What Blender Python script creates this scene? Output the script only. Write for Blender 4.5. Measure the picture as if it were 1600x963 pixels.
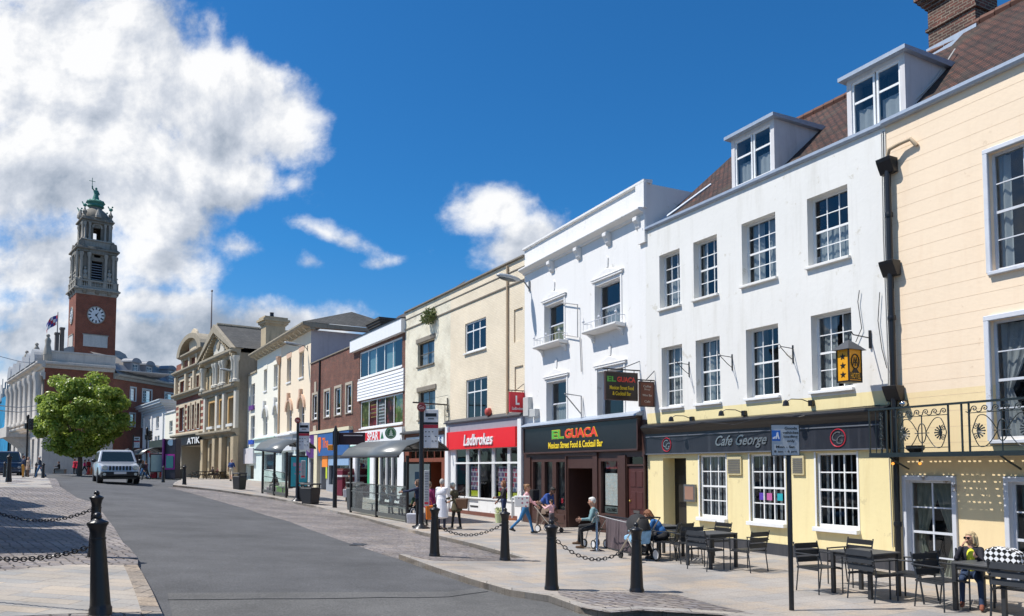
import bpy, bmesh, math, random
import numpy as np
from mathutils import Vector, Matrix, Euler
random.seed(7)
R=math.radians
for o in list(bpy.data.objects): bpy.data.objects.remove(o)
SC=bpy.context.scene; COL=SC.collection

# ------------------------------------------------------------------ camera
EZ=2.2                                   # eye height above the nominal pavement level
FPX=1180.0; PITCH=R(3.2); CYP=730-FPX*math.tan(PITCH)
cam=bpy.data.cameras.new('camera'); camo=bpy.data.objects.new('camera',cam); COL.objects.link(camo)
cam.lens=36*FPX/1600; cam.sensor_width=36; cam.shift_y=(CYP-481.5)/1600
cam.clip_start=0.1; cam.clip_end=4000
camo.location=(0,0,EZ); camo.rotation_euler=(R(90)+PITCH,0,0)
SC.camera=camo

# ------------------------------------------------------------------ exposure, sun, sky
SC.view_settings.view_transform='Standard'; SC.view_settings.look='None'
SC.view_settings.gamma=1; SC.view_settings.exposure=0.42; SC.view_settings.use_curve_mapping=False
SUN_EL=57.0; SUN_AZ=R(-97)               # azimuth measured clockwise from +Y
sl=bpy.data.lights.new('sun','SUN'); so=bpy.data.objects.new('sun',sl); COL.objects.link(so)
sl.energy=4.3; sl.angle=R(0.5); sl.color=(1,.955,.89)
sd=Vector((math.sin(SUN_AZ)*math.cos(R(SUN_EL)),math.cos(SUN_AZ)*math.cos(R(SUN_EL)),math.sin(R(SUN_EL))))
so.rotation_euler=(-sd).to_track_quat('-Z','Y').to_euler(); so.location=sd*60

W=bpy.data.worlds.new('World'); SC.world=W; W.use_nodes=True
nt=W.node_tree; nt.nodes.clear(); N=nt.nodes; L=nt.links
def nd(t,**k):
    n=N.new(t)
    for a,b in k.items(): setattr(n,a,b)
    return n
def mth(op,a,b=None,c=None,clamp=False):
    n=N.new('ShaderNodeMath'); n.operation=op; n.use_clamp=clamp
    for i,v in enumerate((a,b,c)):
        if v is None: continue
        if isinstance(v,(int,float)): n.inputs[i].default_value=v
        else: L.new(v,n.inputs[i])
    return n.outputs[0]
sky=nd('ShaderNodeTexSky',sky_type='NISHITA'); sky.sun_disc=False
sky.sun_elevation=R(SUN_EL); sky.sun_rotation=SUN_AZ%(2*math.pi); sky.altitude=50; sky.air_density=1.0; sky.dust_density=0.35; sky.ozone_density=2.5
hs=nd('ShaderNodeHueSaturation'); hs.inputs['Saturation'].default_value=1.12; hs.inputs['Value'].default_value=1.0
L.new(sky.outputs[0],hs.inputs['Color'])
tc=nd('ShaderNodeTexCoord'); sx=nd('ShaderNodeSeparateXYZ'); L.new(tc.outputs['Generated'],sx.inputs[0])
ay=mth('MAXIMUM',mth('ABSOLUTE',sx.outputs[1]),0.06)
cx=mth('DIVIDE',sx.outputs[0],ay); cz=mth('DIVIDE',sx.outputs[2],ay)
cmb=nd('ShaderNodeCombineXYZ'); L.new(cx,cmb.inputs[0]); L.new(cz,cmb.inputs[1]); L.new(mth('SIGN',sx.outputs[1]),cmb.inputs[2])
def noise(vec,scale,detail=8,rough=.55,dist=0.0,lac=2.0):
    n=nd('ShaderNodeTexNoise'); L.new(vec,n.inputs['Vector']); n.inputs['Scale'].default_value=scale
    n.inputs['Detail'].default_value=detail; n.inputs['Roughness'].default_value=rough; n.inputs['Distortion'].default_value=dist; n.inputs['Lacunarity'].default_value=lac
    return n
wn=noise(cmb.outputs[0],2.2,3,.5)
wv=nd('ShaderNodeVectorMath',operation='MULTIPLY_ADD'); L.new(wn.outputs['Color'],wv.inputs[0]); wv.inputs[1].default_value=(.12,.10,0)
vs=nd('ShaderNodeVectorMath',operation='ADD'); L.new(cmb.outputs[0],vs.inputs[0]); vs.inputs[1].default_value=(-.06,-.05,0); L.new(vs.outputs[0],wv.inputs[2])
def blobs(lst):
    acc=None
    for (x,y,rx,ry,rot,amp) in lst:
        m=nd('ShaderNodeMapping',vector_type='TEXTURE'); L.new(wv.outputs[0],m.inputs['Vector'])
        m.inputs['Location'].default_value=((x-800)/1180,(730-y)/1180,1); m.inputs['Rotation'].default_value=(0,0,R(rot)); m.inputs['Scale'].default_value=(rx/1180,ry/1180,.8)
        l=nd('ShaderNodeVectorMath',operation='LENGTH'); L.new(m.outputs[0],l.inputs[0])
        v=mth('MULTIPLY',mth('SUBTRACT',1.0,l.outputs['Value']),amp)
        acc=v if acc is None else mth('SMOOTH_MAX',acc,v,.15)
    return acc
B=blobs([(110,70,330,200,0,1.5),(330,120,200,120,-18,1.3),(440,160,110,85,0,1.0),(60,250,380,140,0,1.2),(330,250,140,75,-10,1.0),(60,390,190,120,0,.9),(240,330,110,55,0,.7),(250,400,110,70,-10,.65),
 (-250,200,300,400,0,1.3),(330,530,290,95,4,1.45),(440,505,120,60,0,1.2),(270,470,150,40,0,.9),(50,480,170,60,0,.55),(765,320,70,55,0,.75),(805,385,80,60,20,.75),(505,345,80,14,-25,.25),(600,404,45,11,8,.19),(485,400,34,16,0,.27),(465,262,30,28,0,.30),(375,375,60,32,0,.36),(40,520,140,45,0,.55),(60,600,240,70,0,.6),(870,400,55,36,0,.55)])
fb=noise(cmb.outputs[0],4.6,15,.60,.15); fb3=noise(wv.outputs[0],14.0,10,.62,.1)
D=mth('ADD',B,mth('MULTIPLY',mth('SUBTRACT',fb.outputs['Fac'],.5),1.9)); D=mth('ADD',D,mth('MULTIPLY',mth('SUBTRACT',fb3.outputs['Fac'],.5),.95))
D=mth('SUBTRACT',D,.12)
mr=nd('ShaderNodeMapRange',interpolation_type='SMOOTHSTEP'); L.new(D,mr.inputs['Value']); mr.inputs['From Min'].default_value=-.10; mr.inputs['From Max'].default_value=.46
# clouds elsewhere round the sky (behind and beside the camera)
fb2=noise(tc.outputs['Generated'],2.6,8,.6); mr2=nd('ShaderNodeMapRange',interpolation_type='SMOOTHSTEP'); L.new(fb2.outputs['Fac'],mr2.inputs['Value']); mr2.inputs['From Min'].default_value=.52; mr2.inputs['From Max'].default_value=.72
behind=nd('ShaderNodeMapRange'); L.new(sx.outputs[1],behind.inputs['Value']); behind.inputs['From Min'].default_value=.05; behind.inputs['From Max'].default_value=.35
cov=nd('ShaderNodeMix'); L.new(behind.outputs[0],cov.inputs[0]); L.new(mr2.outputs[0],cov.inputs[2]); L.new(mr.outputs[0],cov.inputs[3])
up=nd('ShaderNodeMapRange'); L.new(sx.outputs[2],up.inputs['Value']); up.inputs['From Min'].default_value=-.02; up.inputs['From Max'].default_value=.01
covf=mth('MULTIPLY',mth('MULTIPLY',cov.outputs[0],up.outputs[0]),.97)
# cloud tone: white tops, grey undersides
G_=blobs([(90,275,330,95,0,.62),(330,190,170,90,-15,.5),(120,170,190,90,0,.4),(300,300,180,70,-8,.5),(395,515,200,60,4,.55),(250,540,170,70,0,.5),(30,520,130,60,0,.45),(800,400,80,60,0,.45),(60,400,130,90,0,.45)])
sh=noise(cmb.outputs[0],3.6,12,.60,.3)
# the noise taken a little towards the sun gives the clouds lit and shaded sides
of=nd('ShaderNodeVectorMath',operation='ADD'); L.new(cmb.outputs[0],of.inputs[0]); of.inputs[1].default_value=(-.018,.030,0)
fbo=noise(of.outputs[0],4.6,15,.60,.15); rel=mth('SUBTRACT',fbo.outputs['Fac'],fb.outputs['Fac'])
tone=mth('ADD',mth('MULTIPLY',mth('MAXIMUM',G_,0.0),1.15),mth('MULTIPLY',mth('SUBTRACT',.56,sh.outputs['Fac']),1.5)); tone=mth('ADD',tone,mth('MULTIPLY',rel,3.2)); tone=mth('ADD',tone,-.03)
cr=nd('ShaderNodeValToRGB'); L.new(tone,cr.inputs[0]); e=cr.color_ramp.elements
e[0].position=0.0; e[0].color=(1.0,1.0,1.0,1); e[1].position=.85; e[1].color=(.33,.39,.48,1)
x_=e.new(.35); x_.color=(.66,.70,.77,1)
bg1=nd('ShaderNodeBackground'); blu=nd('ShaderNodeMix',data_type='RGBA',blend_type='MULTIPLY'); blu.inputs[0].default_value=1; L.new(hs.outputs[0],blu.inputs[6])
hzr=nd('ShaderNodeMapRange'); L.new(sx.outputs[2],hzr.inputs['Value']); hzr.inputs['From Min'].default_value=0; hzr.inputs['From Max'].default_value=.28
hzc=nd('ShaderNodeMix',data_type='RGBA'); L.new(hzr.outputs[0],hzc.inputs[0]); hzc.inputs[6].default_value=(.66,.88,1.12,1); hzc.inputs[7].default_value=(.30,.92,1.30,1); L.new(hzc.outputs[2],blu.inputs[7]); L.new(blu.outputs[2],bg1.inputs[0]); bg1.inputs[1].default_value=.078
bg2=nd('ShaderNodeBackground'); L.new(cr.outputs[0],bg2.inputs[0]); bg2.inputs[1].default_value=.76
ms=nd('ShaderNodeMixShader'); L.new(covf,ms.inputs[0]); L.new(bg1.outputs[0],ms.inputs[1]); L.new(bg2.outputs[0],ms.inputs[2])
out=nd('ShaderNodeOutputWorld'); L.new(ms.outputs[0],out.inputs[0])

# ------------------------------------------------------------------ projection and ground helpers (eye at origin, then shifted by EZ)
FW=np.array([0,math.cos(PITCH),math.sin(PITCH)]); UP=np.array([0,-math.sin(PITCH),math.cos(PITCH)])
def ray(x,y): return np.array([x-800.,0,0])+(CYP-y)*UP+FPX*FW
CTRL=[(8.2,16,-2.19),(4.2,23.4,-2.17),(2.1,27.8,-2.25),(.4,31.3,-2.21),(-3,37.2,-2.18),(-6.1,42.7,-2.1),(-10.6,50.6,-1.93),(-14,56.3,-1.71),(-23.8,72.9,-1.38),(-28.2,80.4,-1.35),(-39,95,-1.4),(-48,107,-1.35),
 (-4.97,9.14,-1.75),(2.16,13.07,-2.16),(.67,12.8,-2.1),(-.16,17.5,-2.16),(-1.75,17,-2.02),(.4,24,-2.14),(-2.4,26,-2.16),(-4,28.8,-2.15),(-21,40,-.82),(-30,46,-.62),(-25,51,-.9),(-22,60,-1.1),(-50,88,-.75),(-29,49,-.77),(-26,58,-1.1),(-27,52,-1.0),
 (-72,120,-1.3),(-58,130,-1.35),(-9.3,39.6,-2.0),(-7.4,34.4,-2.1),(-16.5,42.8,-1.3),(-14,50,-1.65),(-10,20,-1.6),(-14,12,-1.3),(-70,95,-.6),(-50,50,-.4),(-35,20,-.5),(10,10,-2.25),(16,0,-2.3),(14,22,-2.25),(5,38,-2.3),(-2,52,-2.2),(-9,66,-1.8),(-20,92,-1.5),(-30,115,-1.5),
 (-5,-12,-1.9),(-25,-12,-1.2),(8,-14,-2.3),(-90,150,-1.4),(-30,150,-1.6),(-100,60,-.6),(20,150,-2.4),(20,60,-2.4),(0,4,-1.98),(3,8.5,-2.2),(6,11.5,-2.22)]
_c=np.array(CTRL); _S=20.0
def _k(r2): return np.where(r2>1e-12,.5*r2*np.log(np.maximum(r2,1e-12)),0)
_X=_c[:,:2]/_S; _n=len(_X)
_K=_k(((_X[:,None]-_X[None])**2).sum(-1))+np.eye(_n)*.012
_Pm=np.hstack([np.ones((_n,1)),_X]); _A=np.block([[_K,_Pm],[_Pm.T,np.zeros((3,3))]])
_w=np.linalg.solve(_A,np.concatenate([_c[:,2],np.zeros(3)]))
def G(x,y):
    "pavement level, world z"
    x=min(max(x,-100),20); y=min(max(y,-14),150)
    p=np.array([x,y])/_S
    return float(_k(((_X-p)**2).sum(-1))@_w[:-3]+_w[-3]+p@_w[-2:])+EZ
def gp(px,py,h=0.0):
    "ground point under a picture point"
    r=ray(px,py); z=-2.0
    for i in range(60):
        q=r*(z/r[2]); z+=.7*((G(q[0],q[1])+h-EZ)-z)
    q=r*(z/r[2]); return Vector((q[0],q[1],z+EZ))
def atY(px,py,Y):
    r=ray(px,py)*1.0; r=r*(Y/r[1]); return Vector((r[0],r[1],r[2]+EZ))

class Fac:
    "vertical facade plane: u along it (away up the street), w out towards the street, z up"
    def __init__(s,p0,vx=None,d=None):
        s.p=Vector((p0[0],p0[1],0))
        if d is None:
            r=ray(vx,730); d=(r[0],r[1])
        s.d=Vector((d[0],d[1],0)).normalized(); s.n=Vector((-s.d.y,s.d.x,0))
    def P(s,u,z,w=0.0):
        v=s.p+s.d*u+s.n*w; return Vector((v.x,v.y,z))
    def hit(s,px,py,w=0.0):
        r=Vector(ray(px,py)); q0=s.p+s.n*w; t=(q0.dot(s.n))/(r.dot(s.n)); q=r*t
        return (q-s.p).dot(s.d), q.z+EZ
    def U(s,px,w=0.0): return s.hit(px,730,w)[0]
    def Z(s,px,py,w=0.0): return s.hit(px,py,w)[1]
    def rect(s,xl,xr,yt,yb,w=0.0):
        xc=(xl+xr)/2; return (s.U(xr,w),s.U(xl,w),s.Z(xc,yb,w),s.Z(xc,yt,w))
    def off(s,u,w): return Fac(tuple(s.P(u,0,w))[:2],d=tuple(s.d)[:2])

# ------------------------------------------------------------------ object helpers
ORG={}
def empty(name,loc,label=None,cat=None,group=None,rz=0):
    o=bpy.data.objects.new(name,None); COL.objects.link(o); o.location=loc; o.rotation_euler=(0,0,rz); o.empty_display_size=.3
    ORG[o.name]=Vector(loc)
    tag(o,label,cat,group); return o
def tag(o,label=None,cat=None,group=None,kind=None):
    if label: o['label']=label
    if cat: o['category']=cat
    if group: o['group']=group
    if kind: o['kind']=kind
    return o
def copy_tree(o,loc=None,rz=None,label=None,parent=None,sc=None):
    c=o.copy(); COL.objects.link(c)
    if parent is not None: c.parent=parent
    if loc is not None: c.location=loc
    if rz is not None: c.rotation_euler=(0,0,rz)
    if label: c['label']=label
    if sc: c.scale=sc
    ORG[c.name]=ORG.get(o.name,Vector((0,0,0)))
    for ch in list(o.children): copy_tree(ch,parent=c)
    return c
class MB:
    def __init__(s): s.v=[]; s.f=[]; s.m=[]; s.cur=0
    def add(s,vs,fs,m=None):
        b=len(s.v); s.v+= [Vector(v) for v in vs]
        for f in fs: s.f.append([b+i for i in f]); s.m.append(s.cur if m is None else m)
        return s
    def hexa(s,p):          # p: 4 bottom ccw, 4 top
        return s.add(p,[(3,2,1,0),(4,5,6,7),(0,1,5,4),(1,2,6,5),(2,3,7,6),(3,0,4,7)])
    def box(s,c,sz,rz=0,M=None):
        x,y,z=sz[0]/2,sz[1]/2,sz[2]/2
        p=[Vector(q) for q in ((-x,-y,-z),(x,-y,-z),(x,y,-z),(-x,y,-z),(-x,-y,z),(x,-y,z),(x,y,z),(-x,y,z))]
        if rz: M=Matrix.Rotation(rz,3,'Z')
        if M is not None: p=[M@q for q in p]
        c=Vector(c); return s.hexa([q+c for q in p])
    def fbox(s,f,u0,u1,z0,z1,w0,w1):
        if u0>u1: u0,u1=u1,u0
        if w0>w1: w0,w1=w1,w0
        if z0>z1: z0,z1=z1,z0
        P=f.P
        return s.hexa([P(u1,z0,w1),P(u1,z0,w0),P(u0,z0,w0),P(u0,z0,w1),P(u1,z1,w1),P(u1,z1,w0),P(u0,z1,w0),P(u0,z1,w1)][::1])
    def fprof(s,f,u0,u1,prof):
        "extrude a (w,z) outline along u"
        if u0>u1: u0,u1=u1,u0
        n=len(prof); vs=[f.P(u0,z,w) for w,z in prof]+[f.P(u1,z,w) for w,z in prof]
        fs=[(i,(i+1)%n,(i+1)%n+n,i+n) for i in range(n)]+[tuple(range(n))[::-1],tuple(range(n,2*n))]
        return s.add(vs,fs)
    def fpoly(s,f,pts,w0,w1):
        "extrude a (u,z) outline from w0 to w1"
        n=len(pts); vs=[f.P(u,z,w0) for u,z in pts]+[f.P(u,z,w1) for u,z in pts]
        fs=[(i,(i+1)%n,(i+1)%n+n,i+n) for i in range(n)]+[tuple(range(n))[::-1],tuple(range(n,2*n))]
        return s.add(vs,fs)
    def tube(s,pts,r,n=8,closed=False,r2=None):
        pts=[Vector(p) for p in pts]; m=len(pts); rings=[]; pn=None
        for i,p in enumerate(pts):
            if closed: t=pts[(i+1)%m]-pts[i-1]
            else: t=pts[min(i+1,m-1)]-pts[max(i-1,0)]
            t.normalize()
            if pn is None:
                a=Vector((0,0,1)) if abs(t.z)<.9 else Vector((1,0,0)); pn=t.cross(a).normalized()
            else:
                pn=(pn-t*pn.dot(t)).normalized()
            bn=t.cross(pn); rr=r if r2 is None else r+(r2-r)*i/(m-1)
            rings.append([p+pn*rr*math.cos(2*math.pi*k/n)+bn*rr*math.sin(2*math.pi*k/n) for k in range(n)])
        vs=[v for g in rings for v in g]; fs=[]
        for i in range(m if closed else m-1):
            a=i*n; b=((i+1)%m)*n
            for k in range(n): fs.append((a+k,a+(k+1)%n,b+(k+1)%n,b+k))
        if not closed: fs+= [tuple(range(n))[::-1],tuple(range((m-1)*n,m*n))]
        return s.add(vs,fs)
    def lathe(s,c,prof,n=20,M=None):
        "prof: (r,z)"
        c=Vector(c); vs=[];fs=[]
        for r,z in prof:
            for k in range(n):
                q=Vector((r*math.cos(2*math.pi*k/n),r*math.sin(2*math.pi*k/n),z)); vs.append(c+(M@q if M is not None else q))
        for i in range(len(prof)-1):
            for k in range(n): fs.append((i*n+k,i*n+(k+1)%n,(i+1)*n+(k+1)%n,(i+1)*n+k))
        fs+=[tuple(range(n))[::-1],tuple(range((len(prof)-1)*n,len(prof)*n))]
        return s.add(vs,fs)
    def ball(s,c,rad,n=10,m=6,M=None):
        if not hasattr(rad,'__len__'): rad=(rad,)*3
        c=Vector(c); vs=[];fs=[]
        for i in range(m+1):
            t=-math.pi/2+math.pi*i/m*.998+.003
            for k in range(n):
                a=2*math.pi*k/n; q=Vector((rad[0]*math.cos(t)*math.cos(a),rad[1]*math.cos(t)*math.sin(a),rad[2]*math.sin(t))); vs.append(c+(M@q if M is not None else q))
        for i in range(m):
            for k in range(n): fs.append((i*n+k,i*n+(k+1)%n,(i+1)*n+(k+1)%n,(i+1)*n+k))
        fs+=[tuple(range(n))[::-1],tuple(range(m*n,(m+1)*n))]
        return s.add(vs,fs)
    def build(s,name,mats,parent=None,smooth=None,bevel=0,loc=None):
        if not isinstance(mats,(list,tuple)): mats=[mats]
        org=ORG.get(parent.name,Vector((0,0,0))) if parent is not None else Vector(loc or (0,0,0))
        me=bpy.data.meshes.new(name); me.from_pydata([tuple(v-org) for v in s.v],[],s.f)
        for m in mats: me.materials.append(m)
        uv=me.uv_layers.new(name='UVMap').data
        for p,mi in zip(me.polygons,s.m):
            p.material_index=mi; n=p.normal
            if abs(n.z)>.93: t=Vector((1,0,0)); b=Vector((0,1,0))
            else: t=Vector((-n.y,n.x,0)).normalized(); b=n.cross(t); b=b if b.z>0 else -b
            for li in p.loop_indices:
                v=s.v[me.loops[li].vertex_index]; uv[li].uv=(v.dot(t),v.dot(b) if abs(n.z)>.2 else v.z)
        if smooth:
            for p in me.polygons: p.use_smooth=True
            me.set_sharp_from_angle(angle=R(smooth))
        me.update()
        o=bpy.data.objects.new(name,me); COL.objects.link(o)
        if parent is not None: o.parent=parent
        else: o.location=org
        ORG[o.name]=org
        if bevel:
            md=o.modifiers.new('bevel','BEVEL'); md.width=bevel; md.segments=1; md.limit_method='ANGLE'; md.angle_limit=R(50)
        return o
def one(fn,name,mats,parent=None,**k):
    b=MB(); fn(b); return b.build(name,mats,parent,**k)

# ------------------------------------------------------------------ materials
def newmat(name):
    m=bpy.data.materials.new(name); m.use_nodes=True; t=m.node_tree; p=t.nodes['Principled BSDF']; return m,t,p
def tn(t,typ,**k):
    n=t.nodes.new(typ)
    for a,b in k.items():
        if a.startswith('i_'):
            kk=a[2:]; kk=int(kk) if kk.isdigit() else kk.replace('_',' ')
            n.inputs[kk].default_value=b
        else: setattr(n,a,b)
    return n
def c4(c): return (c[0],c[1],c[2],1)
def mulc(c,k): return tuple(min(1,x*k) for x in c)
def M(name,col,rough=.65,metal=0.0,var=.12,vs=4.0,bump=0.0,bs=40.0,stain=0.0,stcol=(.25,.23,.2),blotch=0.0,blcol=None,spec=None,fine=0.0,coat=0.0):
    m,t,p=newmat(name); l=t.links
    tc=tn(t,'ShaderNodeTexCoord'); n1=tn(t,'ShaderNodeTexNoise'); l.new(tc.outputs['Object'],n1.inputs[0]); n1.inputs['Scale'].default_value=vs; n1.inputs['Detail'].default_value=6
    mx=tn(t,'ShaderNodeMix',data_type='RGBA'); mx.inputs[6].default_value=c4(mulc(col,1-var)); mx.inputs[7].default_value=c4(mulc(col,1+var)); l.new(n1.outputs[0],mx.inputs[0]); o=mx.outputs[2]
    if fine:
        nf=tn(t,'ShaderNodeTexNoise'); l.new(tc.outputs['Object'],nf.inputs[0]); nf.inputs['Scale'].default_value=vs*25; nf.inputs['Detail'].default_value=3
        mf=tn(t,'ShaderNodeMix',data_type='RGBA',blend_type='MULTIPLY'); mf.inputs[0].default_value=1; l.new(o,mf.inputs[6])
        mrr=tn(t,'ShaderNodeMapRange'); l.new(nf.outputs[0],mrr.inputs[0]); mrr.inputs[1].default_value=.3; mrr.inputs[2].default_value=.7; mrr.inputs[3].default_value=1-fine; mrr.inputs[4].default_value=1+fine
        l.new(mrr.outputs[0],mf.inputs[7]); o=mf.outputs[2]
    if stain:
        mp=tn(t,'ShaderNodeMapping'); mp.inputs['Scale'].default_value=(2.2,2.2,.22); l.new(tc.outputs['Object'],mp.inputs[0])
        n2=tn(t,'ShaderNodeTexNoise'); l.new(mp.outputs[0],n2.inputs[0]); n2.inputs['Scale'].default_value=1.6; n2.inputs['Detail'].default_value=8; n2.inputs['Roughness'].default_value=.65
        r=tn(t,'ShaderNodeMapRange'); l.new(n2.outputs[0],r.inputs[0]); r.inputs[1].default_value=.5; r.inputs[2].default_value=.8; r.inputs[4].default_value=stain
        m2=tn(t,'ShaderNodeMix',data_type='RGBA'); l.new(r.outputs[0],m2.inputs[0]); l.new(o,m2.inputs[6]); m2.inputs[7].default_value=c4(stcol); o=m2.outputs[2]
    if blotch:
        n3=tn(t,'ShaderNodeTexNoise'); l.new(tc.outputs['Object'],n3.inputs[0]); n3.inputs['Scale'].default_value=2.3; n3.inputs['Detail'].default_value=12; n3.inputs['Roughness'].default_value=.72
        r=tn(t,'ShaderNodeMapRange'); l.new(n3.outputs[0],r.inputs[0]); r.inputs[1].default_value=.66-.1*blotch; r.inputs[2].default_value=.70-.1*blotch
        m2=tn(t,'ShaderNodeMix',data_type='RGBA'); l.new(r.outputs[0],m2.inputs[0]); l.new(o,m2.inputs[6]); m2.inputs[7].default_value=c4(blcol or mulc(col,.55)); o=m2.outputs[2]
    l.new(o,p.inputs['Base Color']); p.inputs['Roughness'].default_value=rough; p.inputs['Metallic'].default_value=metal
    if coat: p.inputs['Coat Weight'].default_value=coat; p.inputs['Coat Roughness'].default_value=.05
    if spec is not None: p.inputs['Specular IOR Level'].default_value=spec
    if bump:
        nb=tn(t,'ShaderNodeTexNoise'); l.new(tc.outputs['Object'],nb.inputs[0]); nb.inputs['Scale'].default_value=bs; nb.inputs['Detail'].default_value=5
        b=tn(t,'ShaderNodeBump'); b.inputs['Strength'].default_value=bump; b.inputs['Distance'].default_value=.02; l.new(nb.outputs[0],b.inputs['Height']); l.new(b.outputs[0],p.inputs['Normal'])
    return m
def BR(name,c1,c2,mortar,bw,bh,ms=.012,rough=.85,rot=0,bump=.6,bdist=.01,off=.5,squash=1,var=.3,patch=None,patchamt=.5,bias=0,vscale=.6,warp=0.0,jit=.25):
    "brick / slab / sett / tile pattern on metre UVs"
    m,t,p=newmat(name); l=t.links
    tc=tn(t,'ShaderNodeTexCoord'); mp=tn(t,'ShaderNodeMapping'); mp.inputs['Rotation'].default_value=(0,0,rot); l.new(tc.outputs['UV'],mp.inputs[0]); vec=mp.outputs[0]
    if warp:
        nw=tn(t,'ShaderNodeTexNoise'); l.new(vec,nw.inputs[0]); nw.inputs['Scale'].default_value=3.5; nw.inputs['Detail'].default_value=3
        va=tn(t,'ShaderNodeVectorMath',operation='MULTIPLY_ADD'); l.new(nw.outputs['Color'],va.inputs[0]); va.inputs[1].default_value=(warp,warp,0); l.new(vec,va.inputs[2]); vec=va.outputs[0]
    br=tn(t,'ShaderNodeTexBrick'); l.new(vec,br.inputs['Vector']); br.offset=off; br.squash=squash; br.squash_frequency=3
    for k,v in (('Color1',c4(c1)),('Color2',c4(c2)),('Mortar',c4(mortar)),('Scale',1.0),('Mortar Size',ms),('Mortar Smooth',.3),('Bias',bias),('Brick Width',bw),('Row Height',bh)): br.inputs[k].default_value=v
    n1=tn(t,'ShaderNodeTexNoise'); l.new(tc.outputs['UV'],n1.inputs[0]); n1.inputs['Scale'].default_value=vscale; n1.inputs['Detail'].default_value=8; n1.inputs['Roughness'].default_value=.6
    mrr=tn(t,'ShaderNodeMapRange'); l.new(n1.outputs[0],mrr.inputs[0]); mrr.inputs[1].default_value=.3; mrr.inputs[2].default_value=.7; mrr.inputs[3].default_value=1-var; mrr.inputs[4].default_value=1+var
    mx=tn(t,'ShaderNodeMix',data_type='RGBA',blend_type='MULTIPLY'); mx.inputs[0].default_value=1; l.new(br.outputs[0],mx.inputs[6]); l.new(mrr.outputs[0],mx.inputs[7]); o=mx.outputs[2]
    if patch:
        n2=tn(t,'ShaderNodeTexNoise'); l.new(tc.outputs['UV'],n2.inputs[0]); n2.inputs['Scale'].default_value=.9; n2.inputs['Detail'].default_value=9; n2.inputs['Roughness'].default_value=.7
        r=tn(t,'ShaderNodeMapRange'); l.new(n2.outputs[0],r.inputs[0]); r.inputs[1].default_value=.5; r.inputs[2].default_value=.66; r.inputs[4].default_value=patchamt
        m2=tn(t,'ShaderNodeMix',data_type='RGBA'); l.new(r.outputs[0],m2.inputs[0]); l.new(o,m2.inputs[6]); m2.inputs[7].default_value=c4(patch); o=m2.outputs[2]
    nf=tn(t,'ShaderNodeTexNoise'); l.new(tc.outputs['UV'],nf.inputs[0]); nf.inputs['Scale'].default_value=28; nf.inputs['Detail'].default_value=4
    mf=tn(t,'ShaderNodeMix',data_type='RGBA',blend_type='MULTIPLY'); mf.inputs[0].default_value=1; l.new(o,mf.inputs[6])
    r3=tn(t,'ShaderNodeMapRange'); l.new(nf.outputs[0],r3.inputs[0]); r3.inputs[1].default_value=.3; r3.inputs[2].default_value=.7; r3.inputs[3].default_value=1-jit; r3.inputs[4].default_value=1+jit
    l.new(r3.outputs[0],mf.inputs[7]); l.new(mf.outputs[2],p.inputs['Base Color']); p.inputs['Roughness'].default_value=rough
    if bump:
        b=tn(t,'ShaderNodeBump'); b.invert=True; b.inputs['Strength'].default_value=bump; b.inputs['Distance'].default_value=bdist
        ad=tn(t,'ShaderNodeMath',operation='MULTIPLY_ADD'); l.new(nf.outputs[0],ad.inputs[0]); ad.inputs[1].default_value=-.5; l.new(br.outputs['Fac'],ad.inputs[2]); l.new(ad.outputs[0],b.inputs['Height']); l.new(b.outputs[0],p.inputs['Normal'])
    return m
def GLASS(name,tint=(.75,.8,.82),refl=.16,rough=.02):
    m=bpy.data.materials.new(name); m.use_nodes=True; t=m.node_tree; t.nodes.clear(); l=t.links
    tr=tn(t,'ShaderNodeBsdfTransparent'); tr.inputs[0].default_value=c4(tint); gl=tn(t,'ShaderNodeBsdfGlossy'); gl.inputs['Roughness'].default_value=rough; gl.inputs[0].default_value=(.9,.95,1,1)
    fr=tn(t,'ShaderNodeLayerWeight'); fr.inputs[0].default_value=.5; pw=tn(t,'ShaderNodeMath',operation='POWER'); l.new(fr.outputs['Facing'],pw.inputs[0]); pw.inputs[1].default_value=5
    ad=tn(t,'ShaderNodeMath',operation='MULTIPLY_ADD',use_clamp=True); l.new(pw.outputs[0],ad.inputs[0]); ad.inputs[1].default_value=.95; ad.inputs[2].default_value=refl+.03
    tc=tn(t,'ShaderNodeTexCoord'); nz=tn(t,'ShaderNodeTexNoise'); nz.inputs['Scale'].default_value=1.3; l.new(tc.outputs['Object'],nz.inputs[0]); bp=tn(t,'ShaderNodeBump'); bp.inputs['Strength'].default_value=.25; bp.inputs['Distance'].default_value=.02; l.new(nz.outputs[0],bp.inputs['Height']); l.new(bp.outputs[0],gl.inputs['Normal'])
    mx=tn(t,'ShaderNodeMixShader'); l.new(ad.outputs[0],mx.inputs[0]); l.new(tr.outputs[0],mx.inputs[1]); l.new(gl.outputs[0],mx.inputs[2]); o=tn(t,'ShaderNodeOutputMaterial'); l.new(mx.outputs[0],o.inputs[0])
    return m
K={}
K['cream_low']=M('cream_yellow_stucco',(.80,.63,.36),.8,var=.06,vs=.6,stain=.3,stcol=(.62,.42,.24),blotch=.25,blcol=(.68,.52,.32),bump=.18,bs=9)
K['white']=M('white_stucco',(.73,.715,.675),.8,var=.08,vs=.5,stain=.65,stcol=(.56,.54,.48),blotch=.55,blcol=(.60,.57,.50),bump=.18,bs=9)
K['white2']=M('white_stucco_bright',(.77,.755,.73),.8,var=.03,vs=.9,stain=.45,stcol=(.62,.61,.58),blotch=.45,blcol=(.60,.58,.54),bump=.18,bs=10)
K['wpaint']=M('white_joinery_paint',(.78,.78,.77),.45,var=.06,vs=6,stain=.2,stcol=(.5,.49,.46))
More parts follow.
